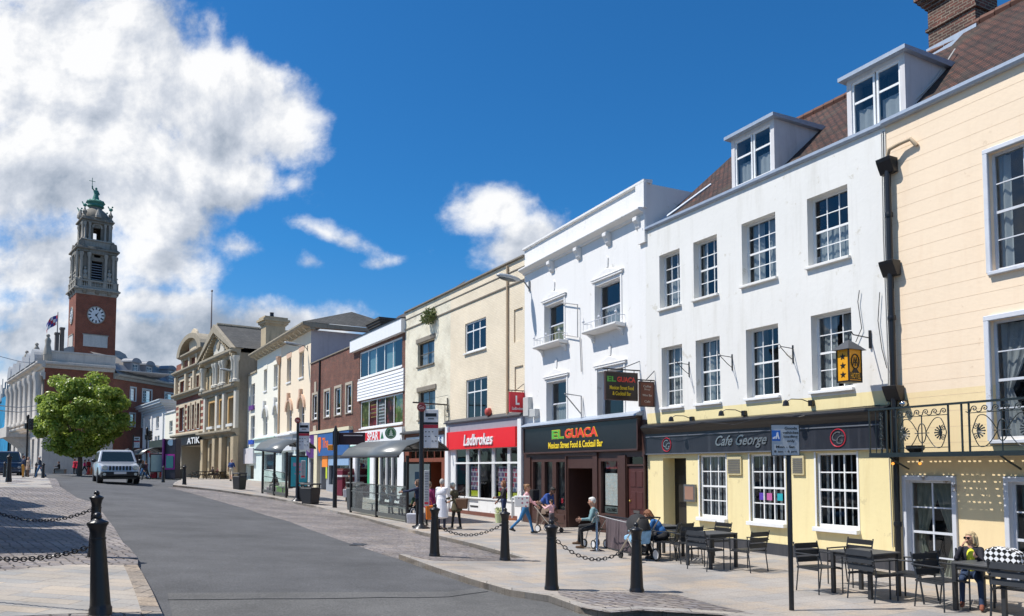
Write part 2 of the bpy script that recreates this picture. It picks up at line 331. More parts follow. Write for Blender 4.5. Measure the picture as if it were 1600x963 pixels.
K['gpaint']=M('grey_white_joinery_paint',(.58,.60,.64),.55,var=.12,vs=5,stain=.5,stcol=(.35,.34,.33),blotch=.5,blcol=(.3,.26,.22))
K['yellow']=M('pale_yellow_stucco',(.80,.68,.37),.8,var=.08,vs=.7,stain=.5,stcol=(.60,.46,.22),blotch=.45,blcol=(.66,.55,.30),bump=.2,bs=10)
K['cream']=M('cream_stucco',(.83,.665,.485),.8,var=.06,vs=.6,stain=.3,stcol=(.66,.45,.28),blotch=.25,blcol=(.72,.56,.40),bump=.18,bs=9)
K['plinth']=M('dark_grey_plinth_paint',(.045,.047,.055),.5,var=.25,vs=4,stain=.5,stcol=(.12,.11,.1))
K['lead']=M('lead_flashing',(.36,.41,.48),.5,metal=.3,var=.2,vs=6,fine=.12)
K['black']=M('black_gloss_paint',(.012,.012,.014),.35,var=.3,vs=8,fine=.25)
K['iron']=M('black_cast_iron',(.010,.010,.012),.34,var=.3,vs=10,fine=.2,bump=.15,bs=50)
K['ironblue']=M('blue_black_railing_paint',(.012,.022,.026),.45,var=.3,vs=10)
K['chair']=M('anthracite_aluminium',(.035,.038,.043),.45,metal=.2,var=.15,vs=6,fine=.1)
K['tile']=BR('red_clay_roof_tiles',(.115,.042,.026),(.042,.024,.019),(.014,.009,.008),.19,.13,.02,bump=1,bdist=.04,var=.55,vscale=1.6,patch=(.06,.055,.04),patchamt=.6,jit=.45)
K['slate']=BR('grey_slate',(.10,.095,.085),(.07,.068,.062),(.03,.03,.03),.3,.22,.01,bump=.6,var=.25)
K['brick']=BR('old_red_brick',(.19,.055,.032),(.10,.035,.025),(.16,.12,.09),.225,.075,.012,bump=.6,var=.3,vscale=1.0,jit=.3)
K['brickorange']=BR('orange_red_brick',(.30,.075,.035),(.20,.05,.028),(.20,.13,.09),.225,.075,.010,bump=.4,var=.2,vscale=.7)
K['brickcream']=BR('cream_painted_brick',(.80,.69,.52),(.76,.65,.48),(.66,.56,.42),.225,.075,.008,bump=.8,bdist=.006,var=.1,vscale=.5,jit=.06)
K['brickpeel']=BR('peeling_cream_painted_brick',(.80,.75,.60),(.76,.70,.54),(.64,.57,.45),.225,.075,.008,bump=.8,bdist=.006,var=.12,vscale=.5,patch=(.40,.34,.24),patchamt=.55,jit=.08)
K['chimney']=BR('weathered_chimney_brick',(.15,.045,.028),(.05,.026,.02),(.20,.16,.12),.225,.075,.014,bump=.8,var=.4,vscale=2)
K['flag']=BR('sandstone_flagstones',(.37,.315,.26),(.285,.275,.265),(.15,.135,.12),.85,.42,.005,rough=.8,rot=R(-30),bump=.35,bdist=.006,var=.24,vscale=.5,patch=(.44,.33,.22),patchamt=.6,jit=.16,squash=.7,warp=.02)
K['flag2']=BR('sandstone_flagstones_across',(.42,.36,.29),(.29,.29,.285),(.13,.12,.11),.7,.30,.006,rough=.8,rot=R(4),bump=.35,bdist=.006,var=.22,vscale=.6,patch=(.46,.38,.30),patchamt=.5,jit=.12,squash=1.3,warp=.012)
def SETT(name,cols,cell=.13,rot=-28):
    m,t,p=newmat(name); l=t.links; tc=tn(t,'ShaderNodeTexCoord'); mp=tn(t,'ShaderNodeMapping'); mp.inputs['Rotation'].default_value=(0,0,R(rot)); mp.inputs['Scale'].default_value=(.62,1,1); l.new(tc.outputs['UV'],mp.inputs[0])
    v=tn(t,'ShaderNodeTexVoronoi',feature='F1'); v.inputs['Scale'].default_value=1/cell; v.inputs['Randomness'].default_value=.42; l.new(mp.outputs[0],v.inputs[0])
    e=tn(t,'ShaderNodeTexVoronoi',feature='DISTANCE_TO_EDGE'); e.inputs['Scale'].default_value=1/cell; e.inputs['Randomness'].default_value=.42; l.new(mp.outputs[0],e.inputs[0])
    sp=tn(t,'ShaderNodeSeparateColor'); l.new(v.outputs['Color'],sp.inputs[0]); cr=tn(t,'ShaderNodeValToRGB'); l.new(sp.outputs[0],cr.inputs[0]); els=cr.color_ramp.elements; els[0].color=c4(cols[0]); els[1].color=c4(cols[-1])
    for i,c in enumerate(cols[1:-1]): q=els.new((i+1)/(len(cols)-1)); q.color=c4(c)
    n=tn(t,'ShaderNodeTexNoise'); l.new(tc.outputs['UV'],n.inputs[0]); n.inputs['Scale'].default_value=.5; n.inputs['Detail'].default_value=9; n.inputs['Roughness'].default_value=.62
    r=tn(t,'ShaderNodeMapRange'); l.new(n.outputs[0],r.inputs[0]); r.inputs[1].default_value=.3; r.inputs[2].default_value=.7; r.inputs[3].default_value=.62; r.inputs[4].default_value=1.4
    mx=tn(t,'ShaderNodeMix',data_type='RGBA',blend_type='MULTIPLY'); mx.inputs[0].default_value=1; l.new(cr.outputs[0],mx.inputs[6]); l.new(r.outputs[0],mx.inputs[7])
    j=tn(t,'ShaderNodeMapRange'); l.new(e.outputs['Distance'],j.inputs[0]); j.inputs[1].default_value=.02; j.inputs[2].default_value=.10
    m2=tn(t,'ShaderNodeMix',data_type='RGBA'); l.new(j.outputs[0],m2.inputs[0]); m2.inputs[6].default_value=(.085,.07,.06,1); l.new(mx.outputs[2],m2.inputs[7]); l.new(m2.outputs[2],p.inputs['Base Color']); p.inputs['Roughness'].default_value=.75
    nb=tn(t,'ShaderNodeTexNoise'); l.new(tc.outputs['UV'],nb.inputs[0]); nb.inputs['Scale'].default_value=22; am=tn(t,'ShaderNodeMath',operation='MULTIPLY_ADD'); l.new(nb.outputs[0],am.inputs[0]); am.inputs[1].default_value=.35; l.new(j.outputs[0],am.inputs[2])
    b=tn(t,'ShaderNodeBump'); b.inputs['Strength'].default_value=.9; b.inputs['Distance'].default_value=.025; l.new(am.outputs[0],b.inputs['Height']); l.new(b.outputs[0],p.inputs['Normal']); return m
K['sett']=SETT('granite_setts',[(.17,.15,.15),(.25,.22,.205),(.21,.195,.20),(.31,.27,.235),(.22,.185,.17)])
K['kerb']=BR('granite_kerbstone',(.36,.32,.27),(.29,.27,.25),(.1,.09,.08),.9,.6,.008,bump=.3,var=.2,vscale=2,jit=.2)
def asphalt(name,c):
    m,t,p=newmat(name); l=t.links; tc=tn(t,'ShaderNodeTexCoord')
    n1=tn(t,'ShaderNodeTexNoise'); l.new(tc.outputs['Object'],n1.inputs[0]); n1.inputs['Scale'].default_value=.45; n1.inputs['Detail'].default_value=11; n1.inputs['Roughness'].default_value=.72
    n2=tn(t,'ShaderNodeTexNoise'); l.new(tc.outputs['Object'],n2.inputs[0]); n2.inputs['Scale'].default_value=34; n2.inputs['Detail'].default_value=5; n2.inputs['Roughness'].default_value=.8
    n4=tn(t,'ShaderNodeTexVoronoi'); l.new(tc.outputs['Object'],n4.inputs[0]); n4.inputs['Scale'].default_value=2.2; n4.inputs['Randomness'].default_value=1
    cr=tn(t,'ShaderNodeValToRGB'); l.new(n1.outputs[0],cr.inputs[0]); cr.color_ramp.elements[0].position=.3; cr.color_ramp.elements[0].color=c4(mulc(c,.66)); cr.color_ramp.elements[1].position=.7; cr.color_ramp.elements[1].color=c4(mulc(c,1.3))
    r=tn(t,'ShaderNodeMapRange'); l.new(n2.outputs[0],r.inputs[0]); r.inputs[1].default_value=.25; r.inputs[2].default_value=.75; r.inputs[3].default_value=.35; r.inputs[4].default_value=1.75
    mx=tn(t,'ShaderNodeMix',data_type='RGBA',blend_type='MULTIPLY'); mx.inputs[0].default_value=1; l.new(cr.outputs[0],mx.inputs[6]); l.new(r.outputs[0],mx.inputs[7])
    sp=tn(t,'ShaderNodeMath',operation='LESS_THAN'); l.new(n4.outputs['Distance'],sp.inputs[0]); sp.inputs[1].default_value=.035
    m3=tn(t,'ShaderNodeMix',data_type='RGBA'); l.new(sp.outputs[0],m3.inputs[0]); l.new(mx.outputs[2],m3.inputs[6]); m3.inputs[7].default_value=(.24,.23,.22,1)
    l.new(m3.outputs[2],p.inputs['Base Color']); p.inputs['Roughness'].default_value=.9
    b=tn(t,'ShaderNodeBump'); b.inputs['Strength'].default_value=.7; b.inputs['Distance'].default_value=.01; l.new(n2.outputs[0],b.inputs['Height']); l.new(b.outputs[0],p.inputs['Normal']); return m
K['road']=asphalt('asphalt',(.086,.086,.088))
K['glass']=GLASS('window_glass',(.70,.75,.77),.04); K['glassd']=GLASS('dark_window_glass',(.66,.70,.72),.04); K['glassc']=GLASS('shelter_glass',(.80,.86,.84),.04)
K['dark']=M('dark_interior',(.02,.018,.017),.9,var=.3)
K['net']=M('net_curtain',(.40,.41,.41),.9,var=.1,vs=9); K['drape']=M('grey_green_drape',(.30,.30,.23),.9,var=.2,vs=8); K['drapeg']=M('grey_drape',(.38,.38,.38),.9,var=.2,vs=8)
K['blind']=M('olive_blind',(.30,.27,.10),.9,var=.1)
def P_(name,c,rough=.6,**k):
    if name not in K: K[name]=M(name,c,rough,**k)
    return K[name]
P_('hood_peach',(.62,.42,.30),.8); P_('hood_grey',(.62,.62,.60),.8); P_('letter_white',(.82,.82,.82),.4); P_('coping_grey',(.22,.19,.15),.8,var=.3)
# ------------------------------------------------------------------ architectural helpers
def wall(mb,f,u0,u1,z0,z1,ops,w=0.0,rev=.2,m=None):
    us=sorted({u0,u1,*[min(max(o[i],u0),u1) for o in ops for i in (0,1)]}); zs=sorted({z0,z1,*[min(max(o[i],z0),z1) for o in ops for i in (2,3)]})
    for a,b in zip(us,us[1:]):
        if b-a<1e-5: continue
        for c,d in zip(zs,zs[1:]):
            if d-c<1e-5: continue
            uc,zc=(a+b)/2,(c+d)/2
            if any(o[0]<uc<o[1] and o[2]<zc<o[3] for o in ops): continue
            mb.add([f.P(b,c,w),f.P(a,c,w),f.P(a,d,w),f.P(b,d,w)],[(0,1,2,3)],m)
    for o in ops:
        a,b,c,d=max(o[0],u0),min(o[1],u1),max(o[2],z0),min(o[3],z1)
        if b<=a or d<=c: continue
        r=o[4] if len(o)>4 else rev
        for (p,q) in (((a,c),(b,c)),((b,c),(b,d)),((b,d),(a,d)),((a,d),(a,c))):
            if p[1]==q[1] and ((p[1]==c and o[2]<z0-1e-6) or (p[1]==d and o[3]>z1+1e-6)): continue
            mb.add([f.P(p[0],p[1],w),f.P(q[0],q[1],w),f.P(q[0],q[1],w-r),f.P(p[0],p[1],w-r)],[(3,2,1,0)],m)
def shell(mb,f,u0,u1,z0,z1,depth,top=True,m=None,w=0.0):
    a,b=u0+.012,u1-.012; P=f.P; D=w-depth
    mb.add([P(a,z0,w),P(a,z0,D),P(a,z1,D),P(a,z1,w)],[(3,2,1,0)],m); mb.add([P(b,z0,w),P(b,z0,D),P(b,z1,D),P(b,z1,w)],[(0,1,2,3)],m); mb.add([P(a,z0,D),P(b,z0,D),P(b,z1,D),P(a,z1,D)],[(0,1,2,3)],m)
    if top: mb.add([P(a,z1-.05,w),P(b,z1-.05,w),P(b,z1-.05,D),P(a,z1-.05,D)],[(0,1,2,3)],m)
def curtainmesh(mb,f,u0,u1,z0,z1,w,amp=.03,n=None,tieu=None,tiez=None):
    ph=random.uniform(0,6); fq=random.uniform(1.2,2.3); n=n or max(6,int(abs(u1-u0)/.045)); rows=[z0,z1] if tieu is None else [z0,(z0+tiez)/2,tiez,(tiez+z1)/2,z1]
    vs=[]
    for z in rows:
        for i in range(n+1):
            u=u0+(u1-u0)*i/n
            if tieu is not None:
                k={0:.45,1:.7,2:1,3:.45,4:0}[rows.index(z)]; u=u+(tieu-u)*k*.78
            vs.append(f.P(u,z,w+amp*math.sin(i*fq+ph)*(1 if i%2 else .6)))
    fs=[(j*(n+1)+i,j*(n+1)+i+1,(j+1)*(n+1)+i+1,(j+1)*(n+1)+i) for j in range(len(rows)-1) for i in range(n)]
    mb.add(vs,fs)
def window(f,par,Rc,cols=3,rows=4,fm='wpaint',rev=.15,fw=.06,bar=.022,curtain='net',gl='glass',sill=True,sash=True,label=None,sm=None,low=0.0,name='window',rowz=None,sillh=.07,sillp=.09,cz=None,w=0.0):
    u0,u1,z0,z1=Rc; mb=MB(); a=w-rev-.05; b=w-rev+.0
    mb.fbox(f,u0,u0+fw,z0,z1,a,b); mb.fbox(f,u1-fw,u1,z0,z1,a,b); mb.fbox(f,u0+fw,u1-fw,z1-fw,z1,a,b); mb.fbox(f,u0+fw,u1-fw,z0,z0+fw*1.3,a,b)
    zm=(z0+z1)/2
    iu0,iu1,iz0,iz1=u0+fw,u1-fw,z0+fw*1.3,z1-fw
    if sash: mb.fbox(f,iu0,iu1,zm-.025,zm+.025,a+.002,b-.008)
    for i in range(1,cols):
        u=iu0+(iu1-iu0)*i/cols; mb.fbox(f,u-bar/2,u+bar/2,iz0,iz1,a+.006,b-.014)
    zz=rowz if rowz else [iz0+(iz1-iz0)*j/rows for j in range(1,rows)]
    for z in zz:
        if sash and abs(z-zm)<.04: continue
        mb.fbox(f,iu0,iu1,z-bar/2,z+bar/2,a+.007,b-.015)
    fr=mb.build(name,K[fm] if isinstance(fm,str) else fm,par)
    if label: fr['label']=label
    p=MB(); p.add([f.P(iu1,iz0+low,a+.025),f.P(iu0,iz0+low,a+.025),f.P(iu0,iz1,a+.025),f.P(iu1,iz1,a+.025)],[(0,1,2,3)]); p.build('pane',K[gl],fr)
    if curtain:
        c=MB(); wc=a-.09
        if curtain=='net': curtainmesh(c,f,iu0,iu0+(iu1-iu0)*.42,iz0,iz1,wc); curtainmesh(c,f,iu1-(iu1-iu0)*.42,iu1,iz0,iz1,wc)
        elif curtain=='full': curtainmesh(c,f,iu0,iu1,iz0,iz1,wc,.02)
        elif curtain=='side': curtainmesh(c,f,iu0,iu0+(iu1-iu0)*.2,iz0,iz1,wc); curtainmesh(c,f,iu1-(iu1-iu0)*.2,iu1,iz0,iz1,wc)
        elif curtain=='strips':
            for k in range(6):
                uu=iu0+(iu1-iu0)*(k+.25)/6; curtainmesh(c,f,uu,uu+(iu1-iu0)*.07,iz0,iz1,wc,n=3)
        elif curtain=='low': curtainmesh(c,f,iu0,iu1,iz0,iz0+(iz1-iz0)*.5,wc,.02)
        elif curtain=='tied':
            curtainmesh(c,f,iu0,iu0+(iu1-iu0)*.6,iz0,iz1,wc,tieu=iu0+.03,tiez=iz0+(iz1-iz0)*.42); curtainmesh(c,f,iu1-(iu1-iu0)*.6,iu1,iz0,iz1,wc-.03,tieu=iu1-.03,tiez=iz0+(iz1-iz0)*.42)
        elif curtain=='blind': c.fbox(f,iu0,iu1,iz0+(iz1-iz0)*.0,iz0+(iz1-iz0)*.5,wc,wc+.01)
        c.build('curtain',K[cz or {'tied':'drape','strips':'drapeg','blind':'blind'}.get(curtain,'net')],fr)
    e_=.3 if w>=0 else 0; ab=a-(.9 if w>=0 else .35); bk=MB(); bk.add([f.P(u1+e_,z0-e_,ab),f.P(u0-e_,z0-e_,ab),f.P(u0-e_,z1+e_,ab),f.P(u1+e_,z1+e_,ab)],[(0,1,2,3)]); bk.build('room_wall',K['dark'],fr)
    if sill: one(lambda s:s.fbox(f,u0-.05,u1+.05,z0-sillh,z0-.001,a+.03,w+sillp),'sill',K[sm or 'wpaint'],fr,bevel=.008)
    return fr
def textmesh(txt,shear=0,bold=0,ext=.01,spacing=1.0,align='CENTER',line=1.0):
    c=bpy.data.curves.new('t','FONT'); c.body=txt; c.size=1; c.shear=shear; c.offset=bold; c.extrude=ext; c.align_x=align; c.space_character=spacing; c.resolution_u=3; c.space_line=line
    o=bpy.data.objects.new('t',c); COL.objects.link(o); dg=bpy.context.evaluated_depsgraph_get(); me=bpy.data.meshes.new_from_object(o.evaluated_get(dg))
    vs=[v.co.copy() for v in me.vertices]; fs=[tuple(p.vertices) for p in me.polygons]
    bpy.data.objects.remove(o); bpy.data.curves.remove(c); bpy.data.meshes.remove(me); return vs,fs
def text(txt,par,mat,cen,xd,yd,wid=None,hei=None,depth=.01,name='lettering',mb=None,lift=.004,**k):
    "lettering centred on cen; xd reading direction, yd up; raised along xd x yd"
    vs,fs=textmesh(txt,**k)
    xs=[v.x for v in vs]; ys=[v.y for v in vs]; zs=[v.z for v in vs]
    x0,x1,y0,y1=min(xs),max(xs),min(ys),max(ys)
    sx_=(wid/(x1-x0)) if wid else (hei/(y1-y0)); sy_=(hei/(y1-y0)) if hei else sx_
    xd=Vector(xd).normalized(); yd=Vector(yd).normalized(); nn=xd.cross(yd); cen=Vector(cen)
    P=[cen+xd*((v.x-(x0+x1)/2)*sx_)+yd*((v.y-(y0+y1)/2)*sy_)+nn*(lift+(v.z-min(zs))/max(1e-6,max(zs)-min(zs))*depth) for v in vs]
    if mb is not None: mb.add(P,fs); return None
    b=MB(); b.add(P,fs); return b.build(name,mat if not isinstance(mat,str) else K[mat],par)
def ftext(txt,f,par,mat,u,z,w,**k): return text(txt,par,mat,f.P(u,z,w),-f.d,(0,0,1),**k)
# ------------------------------------------------------------------ ground, road, pavements
def sheet(name,pts,h,mat,label_kind='structure',cell=1.2,skirt=.16,kerbmat=None):
    "polygon (plan points) draped over the ground at height h above pavement level, with a skirt"
    bm=bmesh.new(); vs=[bm.verts.new((p[0],p[1],0)) for p in pts]; bm.faces.new(vs); bmesh.ops.triangulate(bm,faces=bm.faces[:])
    xs=[p[0] for p in pts]; ys=[p[1] for p in pts]
    def cuts(lo,hi,ax):
        c=lo+cell
        while c<hi:
            co=(c,0,0) if ax==0 else (0,c,0); no=(1,0,0) if ax==0 else (0,1,0)
            bmesh.ops.bisect_plane(bm,geom=bm.verts[:]+bm.edges[:]+bm.faces[:],plane_co=co,plane_no=no,dist=1e-4)
            d=(abs(c)+20)/30; c+=cell*max(1,d if ax==1 else 1)
    cuts(min(xs),max(xs),0); cuts(min(ys),max(ys),1)
    for v in bm.verts: v.co.z=G(v.co.x,v.co.y)+h
    if skirt:
        be=[e for e in bm.edges if len(e.link_faces)==1]
        r=bmesh.ops.extrude_edge_only(bm,edges=be); nv=[g for g in r['geom'] if isinstance(g,bmesh.types.BMVert)]
        for v in nv: v.co.z-=skirt
    bm.normal_update()
    me=bpy.data.meshes.new(name); bm.to_mesh(me); bm.free(); me.materials.append(mat)
    uv=me.uv_layers.new(name='UVMap').data
    for l in me.loops: v=me.vertices[l.vertex_index].co; uv[l.index].uv=(v.x,v.y)
    o=bpy.data.objects.new(name,me); COL.objects.link(o); o['kind']=label_kind; return o
def g2(x,y,h=0): p=gp(x,y,h); return (p.x,p.y)
# one ground sheet out to the horizon (asphalt)
def axis(a,b,st,far):
    l=list(np.arange(a,b+.1,st)); k=st*2
    lo,hi=[],[]; x=a
    while x>-far: x-=k; lo.append(x); k*=1.6
    k=st*2; x=b
    while x<far: x+=k; hi.append(x); k*=1.6
    return sorted(lo)+l+hi
gx=axis(-75,15,1.5,1500); gy=axis(-10,140,1.5,1500)
vs=[(x,y,G(x,y)-.11) for y in gy for x in gx]; nx=len(gx)
fs=[(j*nx+i,j*nx+i+1,(j+1)*nx+i+1,(j+1)*nx+i) for j in range(len(gy)-1) for i in range(nx-1)]
mb=MB(); mb.add(vs,fs); o=mb.build('road',K['road'],smooth=40); o['kind']='structure'
# --- the far end of the right pavement kerb, in plan
RK=[g2(*p) for p in ((796,922),(736,905),(678,886),(623,866))]
lay_in=[g2(*p) for p in ((818,872),(780,861),(736,849),(670,834),(560,806),(490,790),(430,778),(380,771),(345,766),(300,761),(270,758))]
lay_out=[g2(*p) for p in ((623,866),(600,860),(530,838),(450,810),(380,790),(300,768),(262,759))]
farK=[(-26.5,60),(-30.5,70),(-36,82),(-43,95),(-52,108),(-60,118)]
near=[g2(*p) for p in ((857,931),(796,922))]
crn=[g2(*p) for p in ((871,936),(904,948),(953,956),(1000,952),(1116,959),(1180,965))]
bk=[(-56,128),(-46,112),(-38,100),(-27.5,80.5),(-15.5,61),(-5.5,43.5),(1.2,31.6),(4.9,24),(8.8,16.4),(11.5,10),(14,2),(16,-12)]
pave=lay_in[::-1]; # far -> near
right=[(6,9.2),(9,4),(11,-12)]
poly=farK[::-1]+pave+RK[::-1][0:1]+RK[::-1][1:]+near[:1]+crn+right+bk[::-1]
sheet('pavement',poly,0,K['flag'])
lay=lay_out+lay_in[::-1]
sheet('parking_bay_setts',[g2(262,759)]+[tuple(p) for p in lay_in[::-1]]+[g2(840,878),g2(678,876)]+lay_out[0:-1],-.104,K['sett'],cell=1.0,skirt=.02)
# flag crossing between the two sett islands lies in the pavement sheet; sett islands on top
ins=[g2(*p) for p in ((871,924),(940,925),(1000,926),(1059,930),(1118,946),(1179,960),(1190,963))]
outs=[g2(*p) for p in ((1170,966),(1116,960.5),(1000,954),(953,957.5),(908,949.5),(880,938))]
sheet('sett_island',ins+outs,.004,K['sett'],cell=.8,skirt=.004)
sheet('sett_island_far',[g2(*p) for p in ((632,866),(700,863),(760,866),(812,873),(838,878),(760,877),(680,876.5),(655,872))],.004,K['sett'],cell=.8,skirt=.004)
LE=[g2(*p) for p in ((258,962),(252,953),(238,922),(223,894),(215,881))]
LS=[g2(*p) for p in ((216,871),(202,854),(192,846),(177,821),(159,798),(141,783),(121,768),(95,753.5),(71,744))]
l0=g2(258,962)
polyL=[(-3.7,7.5),(-2.6,3),(-2.3,-12),(-30,-12)]+[(-40,20),(-44,44)]+[g2(0,741.5)]+LS[::-1]+LE[::-1]
sheet('pavement_left',polyL,-.03,K['sett'],skirt=.10)
fl=[g2(0,890),g2(60,884),g2(108,880),g2(213,881),g2(222,894),g2(237,922),g2(250,952),g2(120,955),g2(0,960),(-9.5,9),(-14,11)]
sheet('flagstone_strip',fl,-.026,K['flag2'],cell=.8,skirt=.003)
sheet('flagstone_corner',[g2(95,754),g2(71,744.6),g2(0,742.5),g2(0,752)],-.024,K['flag2'],cell=2,skirt=.003)
def strip(name,pts,wd,h,mat,side=1,skirt=.15):
    n=len(pts); L_=[];
    for i,p in enumerate(pts):
        a=Vector(pts[max(i-1,0)]); b=Vector(pts[min(i+1,n-1)]); t=(b-a).normalized(); nn=Vector((-t.y,t.x))*side; L_.append(Vector(p)+nn*wd)
    mb=MB(); vs=[];D=0
    for i,(p,q) in enumerate(zip(pts,L_)):
        vs+=[(p[0],p[1],G(*p)+h),(q.x,q.y,G(q.x,q.y)+h),(p[0],p[1],G(*p)+h-skirt),(q.x,q.y,G(q.x,q.y)+h-skirt)]
    fs=[]
    for i in range(n-1):
        a=4*i;b=a+4; fs+=[(a,b,b+1,a+1),(a,a+2,b+2,b),(a+1,b+1,b+3,a+3)]
    mb.add(vs,fs); o=mb.build(name,mat); o['kind']='structure'; return o
def dens(pts,st=.8):
    r=[pts[0]]
    for a,b in zip(pts,pts[1:]):
        k=max(1,int(math.dist(a,b)/st)); r+=[(a[0]+(b[0]-a[0])*i/k,a[1]+(b[1]-a[1])*i/k) for i in range(1,k+1)]
    return r
strip('kerb',dens(farK[::-1]+lay_in[::-1]),.16,.006,K['kerb'],side=1)
strip('kerb',dens(RK[::-1]+near[:1]),.16,.006,K['kerb'],side=1)
strip('kerb',dens([near[0]]+crn+right[:1]),.2,.008,K['kerb'],side=1)
strip('kerb',dens(LE[::-1][:1]+LE[::-1][1:]+[(-3.7,7.5),(-2.6,3)]),.22,-.022,BR('sett_edging',(.34,.27,.20),(.22,.20,.18),(.08,.07,.06),.5,.3,.01,bump=.8,bdist=.015,var=.3,vscale=2,jit=.3),side=-1)
strip('kerb',dens(LS[::-1]),.35,-.022,K['sett'],side=-1)
# dark joint lines across the asphalt: surface repair patch
pp=[g2(*p,-.1) for p in ((262,926),(700,924),(760,917),(790,923),(858,934),(905,952),(960,966),(270,966))]
sheet('asphalt_patch',pp,-.106,asphalt('asphalt_patch',(.112,.110,.106)),cell=1.5,skirt=0)
for i,(x,y,w_,h_,nm) in enumerate(((560,851,.18,.3,'drain_grate'),)):
    q=gp(x,y,-.1); sheet(nm,[(q.x-w_,q.y-h_),(q.x+w_,q.y-h_),(q.x+w_,q.y+h_),(q.x-w_,q.y+h_)],-.095,K['chair'],cell=1,skirt=.01)
def seam(pts,w_):
    pts=dens([g2(*p) for p in pts],.5); rg=random.Random(len(pts)); pts=[(x+rg.uniform(-.03,.03),y+rg.uniform(-.03,.03)) for x,y in pts]; strip('tar_seam',pts,w_,-.098,P_('tar',(.055,.055,.057),.7),skirt=.005)
seam([(262,926),(480,925),(700,923),(762,915)],.018)
# ------------------------------------------------------------------ facade chain
P0=(8.146,16.1)
fH=Fac(P0,169); fC=Fac(P0,230)
def nxt(f,px): u=f.U(px); v=f.P(u,0); return u,(v.x,v.y)
uH,q=nxt(fH,1012); fG=Fac(q,225); uG,q=nxt(fG,820); fL=Fac(q,130); uL,q=nxt(fL,632); fS=Fac(q,115); uS,q=nxt(fS,551); fB=Fac(q,111); uB,q=nxt(fB,483); fV=Fac(q,100); uV,q=nxt(fV,399); fA=Fac(q,100); uA,q=nxt(fA,385)
def base(f,u): p=f.P(u,0); return G(p.x,p.y)
def bempty(name,f,u,label,cat,group=None):
    p=f.P(u,0); return empty(name,(p.x,p.y,G(p.x,p.y)),label,cat,group)
GB=-.8     # walls go below the pavement

# ================================================================ cream building (far right)
bC=bempty('cream_building',fC,-4,'cream rendered building with tall sash windows and French doors at the right edge','building')
ez=fC.Z(1388,195)
c_top=[(-3.35,-2.2,fC.Z(1547,426),fC.Z(1547,240)),(-7.1,-5.95,fC.Z(1547,426),fC.Z(1547,240))]
zmt=fC.Z(1547,502); zmb=fC.Z(1547,688)
c_mid=[(-3.35,-2.12,zmb,zmt),(-7.1,-5.85,zmb,zmt)]
gt=fC.Z(1411,743); gb=fC.Z(1411,918)
c_gnd=[(-1.36,-.19,gb,gt),(-3.5,-2.28,gb,gt),(-5.6,-4.4,gb,gt),(-7.8,-6.6,gb,gt)]
mb=MB(); bz=base(fC,-2)
wall(mb,fC,-9,0,1.55+EZ,ez,c_top+c_mid,rev=.12); shell(mb,fC,-9,0,bz+GB,ez-.02,8.0,top=False); mb.build('upper_wall',K['cream'],bC); mb=MB(); wall(mb,fC,-9,0,bz+GB,1.55+EZ,c_mid+c_gnd,rev=.12); mb.build('lower_wall',K['cream_low'],bC)
jo=MB()
for i in range(24):
    z=gt+.35+i*.315
    if z>ez-.3: break
    # scored joint lines of the render, set 2 mm proud, broken at the openings
    segs=[(-9,0)]
    for o in c_top+c_mid+c_gnd:
        if o[2]-.12<z<o[3]+.12:
            ns=[]
            for a,b in segs:
                if o[1]<a or o[0]>b: ns.append((a,b)); continue
                if a<o[0]-.14: ns.append((a,o[0]-.14))
                if b>o[1]+.14: ns.append((o[1]+.14,b))
            segs=ns
    for a,b in segs: jo.fbox(fC,a,b-.05,z-.003,z+.003,0,.0022)
jo.build('scored_joint',P_('joint_line',(.68,.52,.36),.9),bC)
for Rc in c_top:
    fr=window(fC,bC,Rc,2,4,'gpaint',rev=.10,fw=.05,curtain='side',sill=True,sm='gpaint')
    for uu in (Rc[0]-.09,Rc[1]+.0): one(lambda s:s.fbox(fC,uu,uu+.09,Rc[2]-.02,Rc[3]+.09,-.02,.06),'architrave',K['gpaint'],fr,bevel=.01)
    one(lambda s:s.fbox(fC,Rc[0]-.09,Rc[1]+.09,Rc[3],Rc[3]+.09,-.02,.065),'architrave',K['gpaint'],fr,bevel=.01)
for Rc in c_mid:
    fr=window(fC,bC,Rc,2,4,'gpaint',rev=.10,fw=.05,curtain='tied',sill=True,sm='gpaint',cz='drapeg')
    for uu in (Rc[0]-.1,Rc[1]+.0): one(lambda s:s.fbox(fC,uu,uu+.1,Rc[2]-.02,Rc[3]+.1,-.02,.06),'architrave',K['gpaint'],fr,bevel=.01)
    one(lambda s:s.fbox(fC,Rc[0]-.1,Rc[1]+.1,Rc[3],Rc[3]+.1,-.02,.065),'architrave',K['gpaint'],fr,bevel=.01)
for Rc in c_gnd:
    r2=(Rc[0]+.09,Rc[1]-.09,Rc[2]+.12,Rc[3]-.1)
    fr=window(fC,bC,r2,2,4,'gpaint',rev=.08,fw=.05,bar=.03,curtain='tied',sill=False)
    a=MB(); a.fbox(fC,Rc[0],r2[0],Rc[2],Rc[3],-.09,.055); a.fbox(fC,r2[1],Rc[1],Rc[2],Rc[3],-.09,.055); a.fbox(fC,r2[0],r2[1],r2[3],Rc[3],-.09,.057); a.build('architrave',K['gpaint'],fr,bevel=.008)
    one(lambda s:s.fbox(fC,Rc[0]-.08,Rc[1]+.08,Rc[2]-.03,Rc[2]+.11,-.1,.14),'sill',K['wpaint'],fr,bevel=.01)
one(lambda s:s.fbox(fC,-9,-.0,bz+GB,gb-.04,0,.035),'plinth',K['plinth'],bC)
one(lambda s:s.fprof(fC,-9,0.02,[(-.3,ez-.02),(.10,ez-.02),(.13,ez+.03),(.13,ez+.1),(.02,ez+.13),(-.3,ez+.16)]),'lead_flashing',K['lead'],bC)
RZ=10.34+EZ
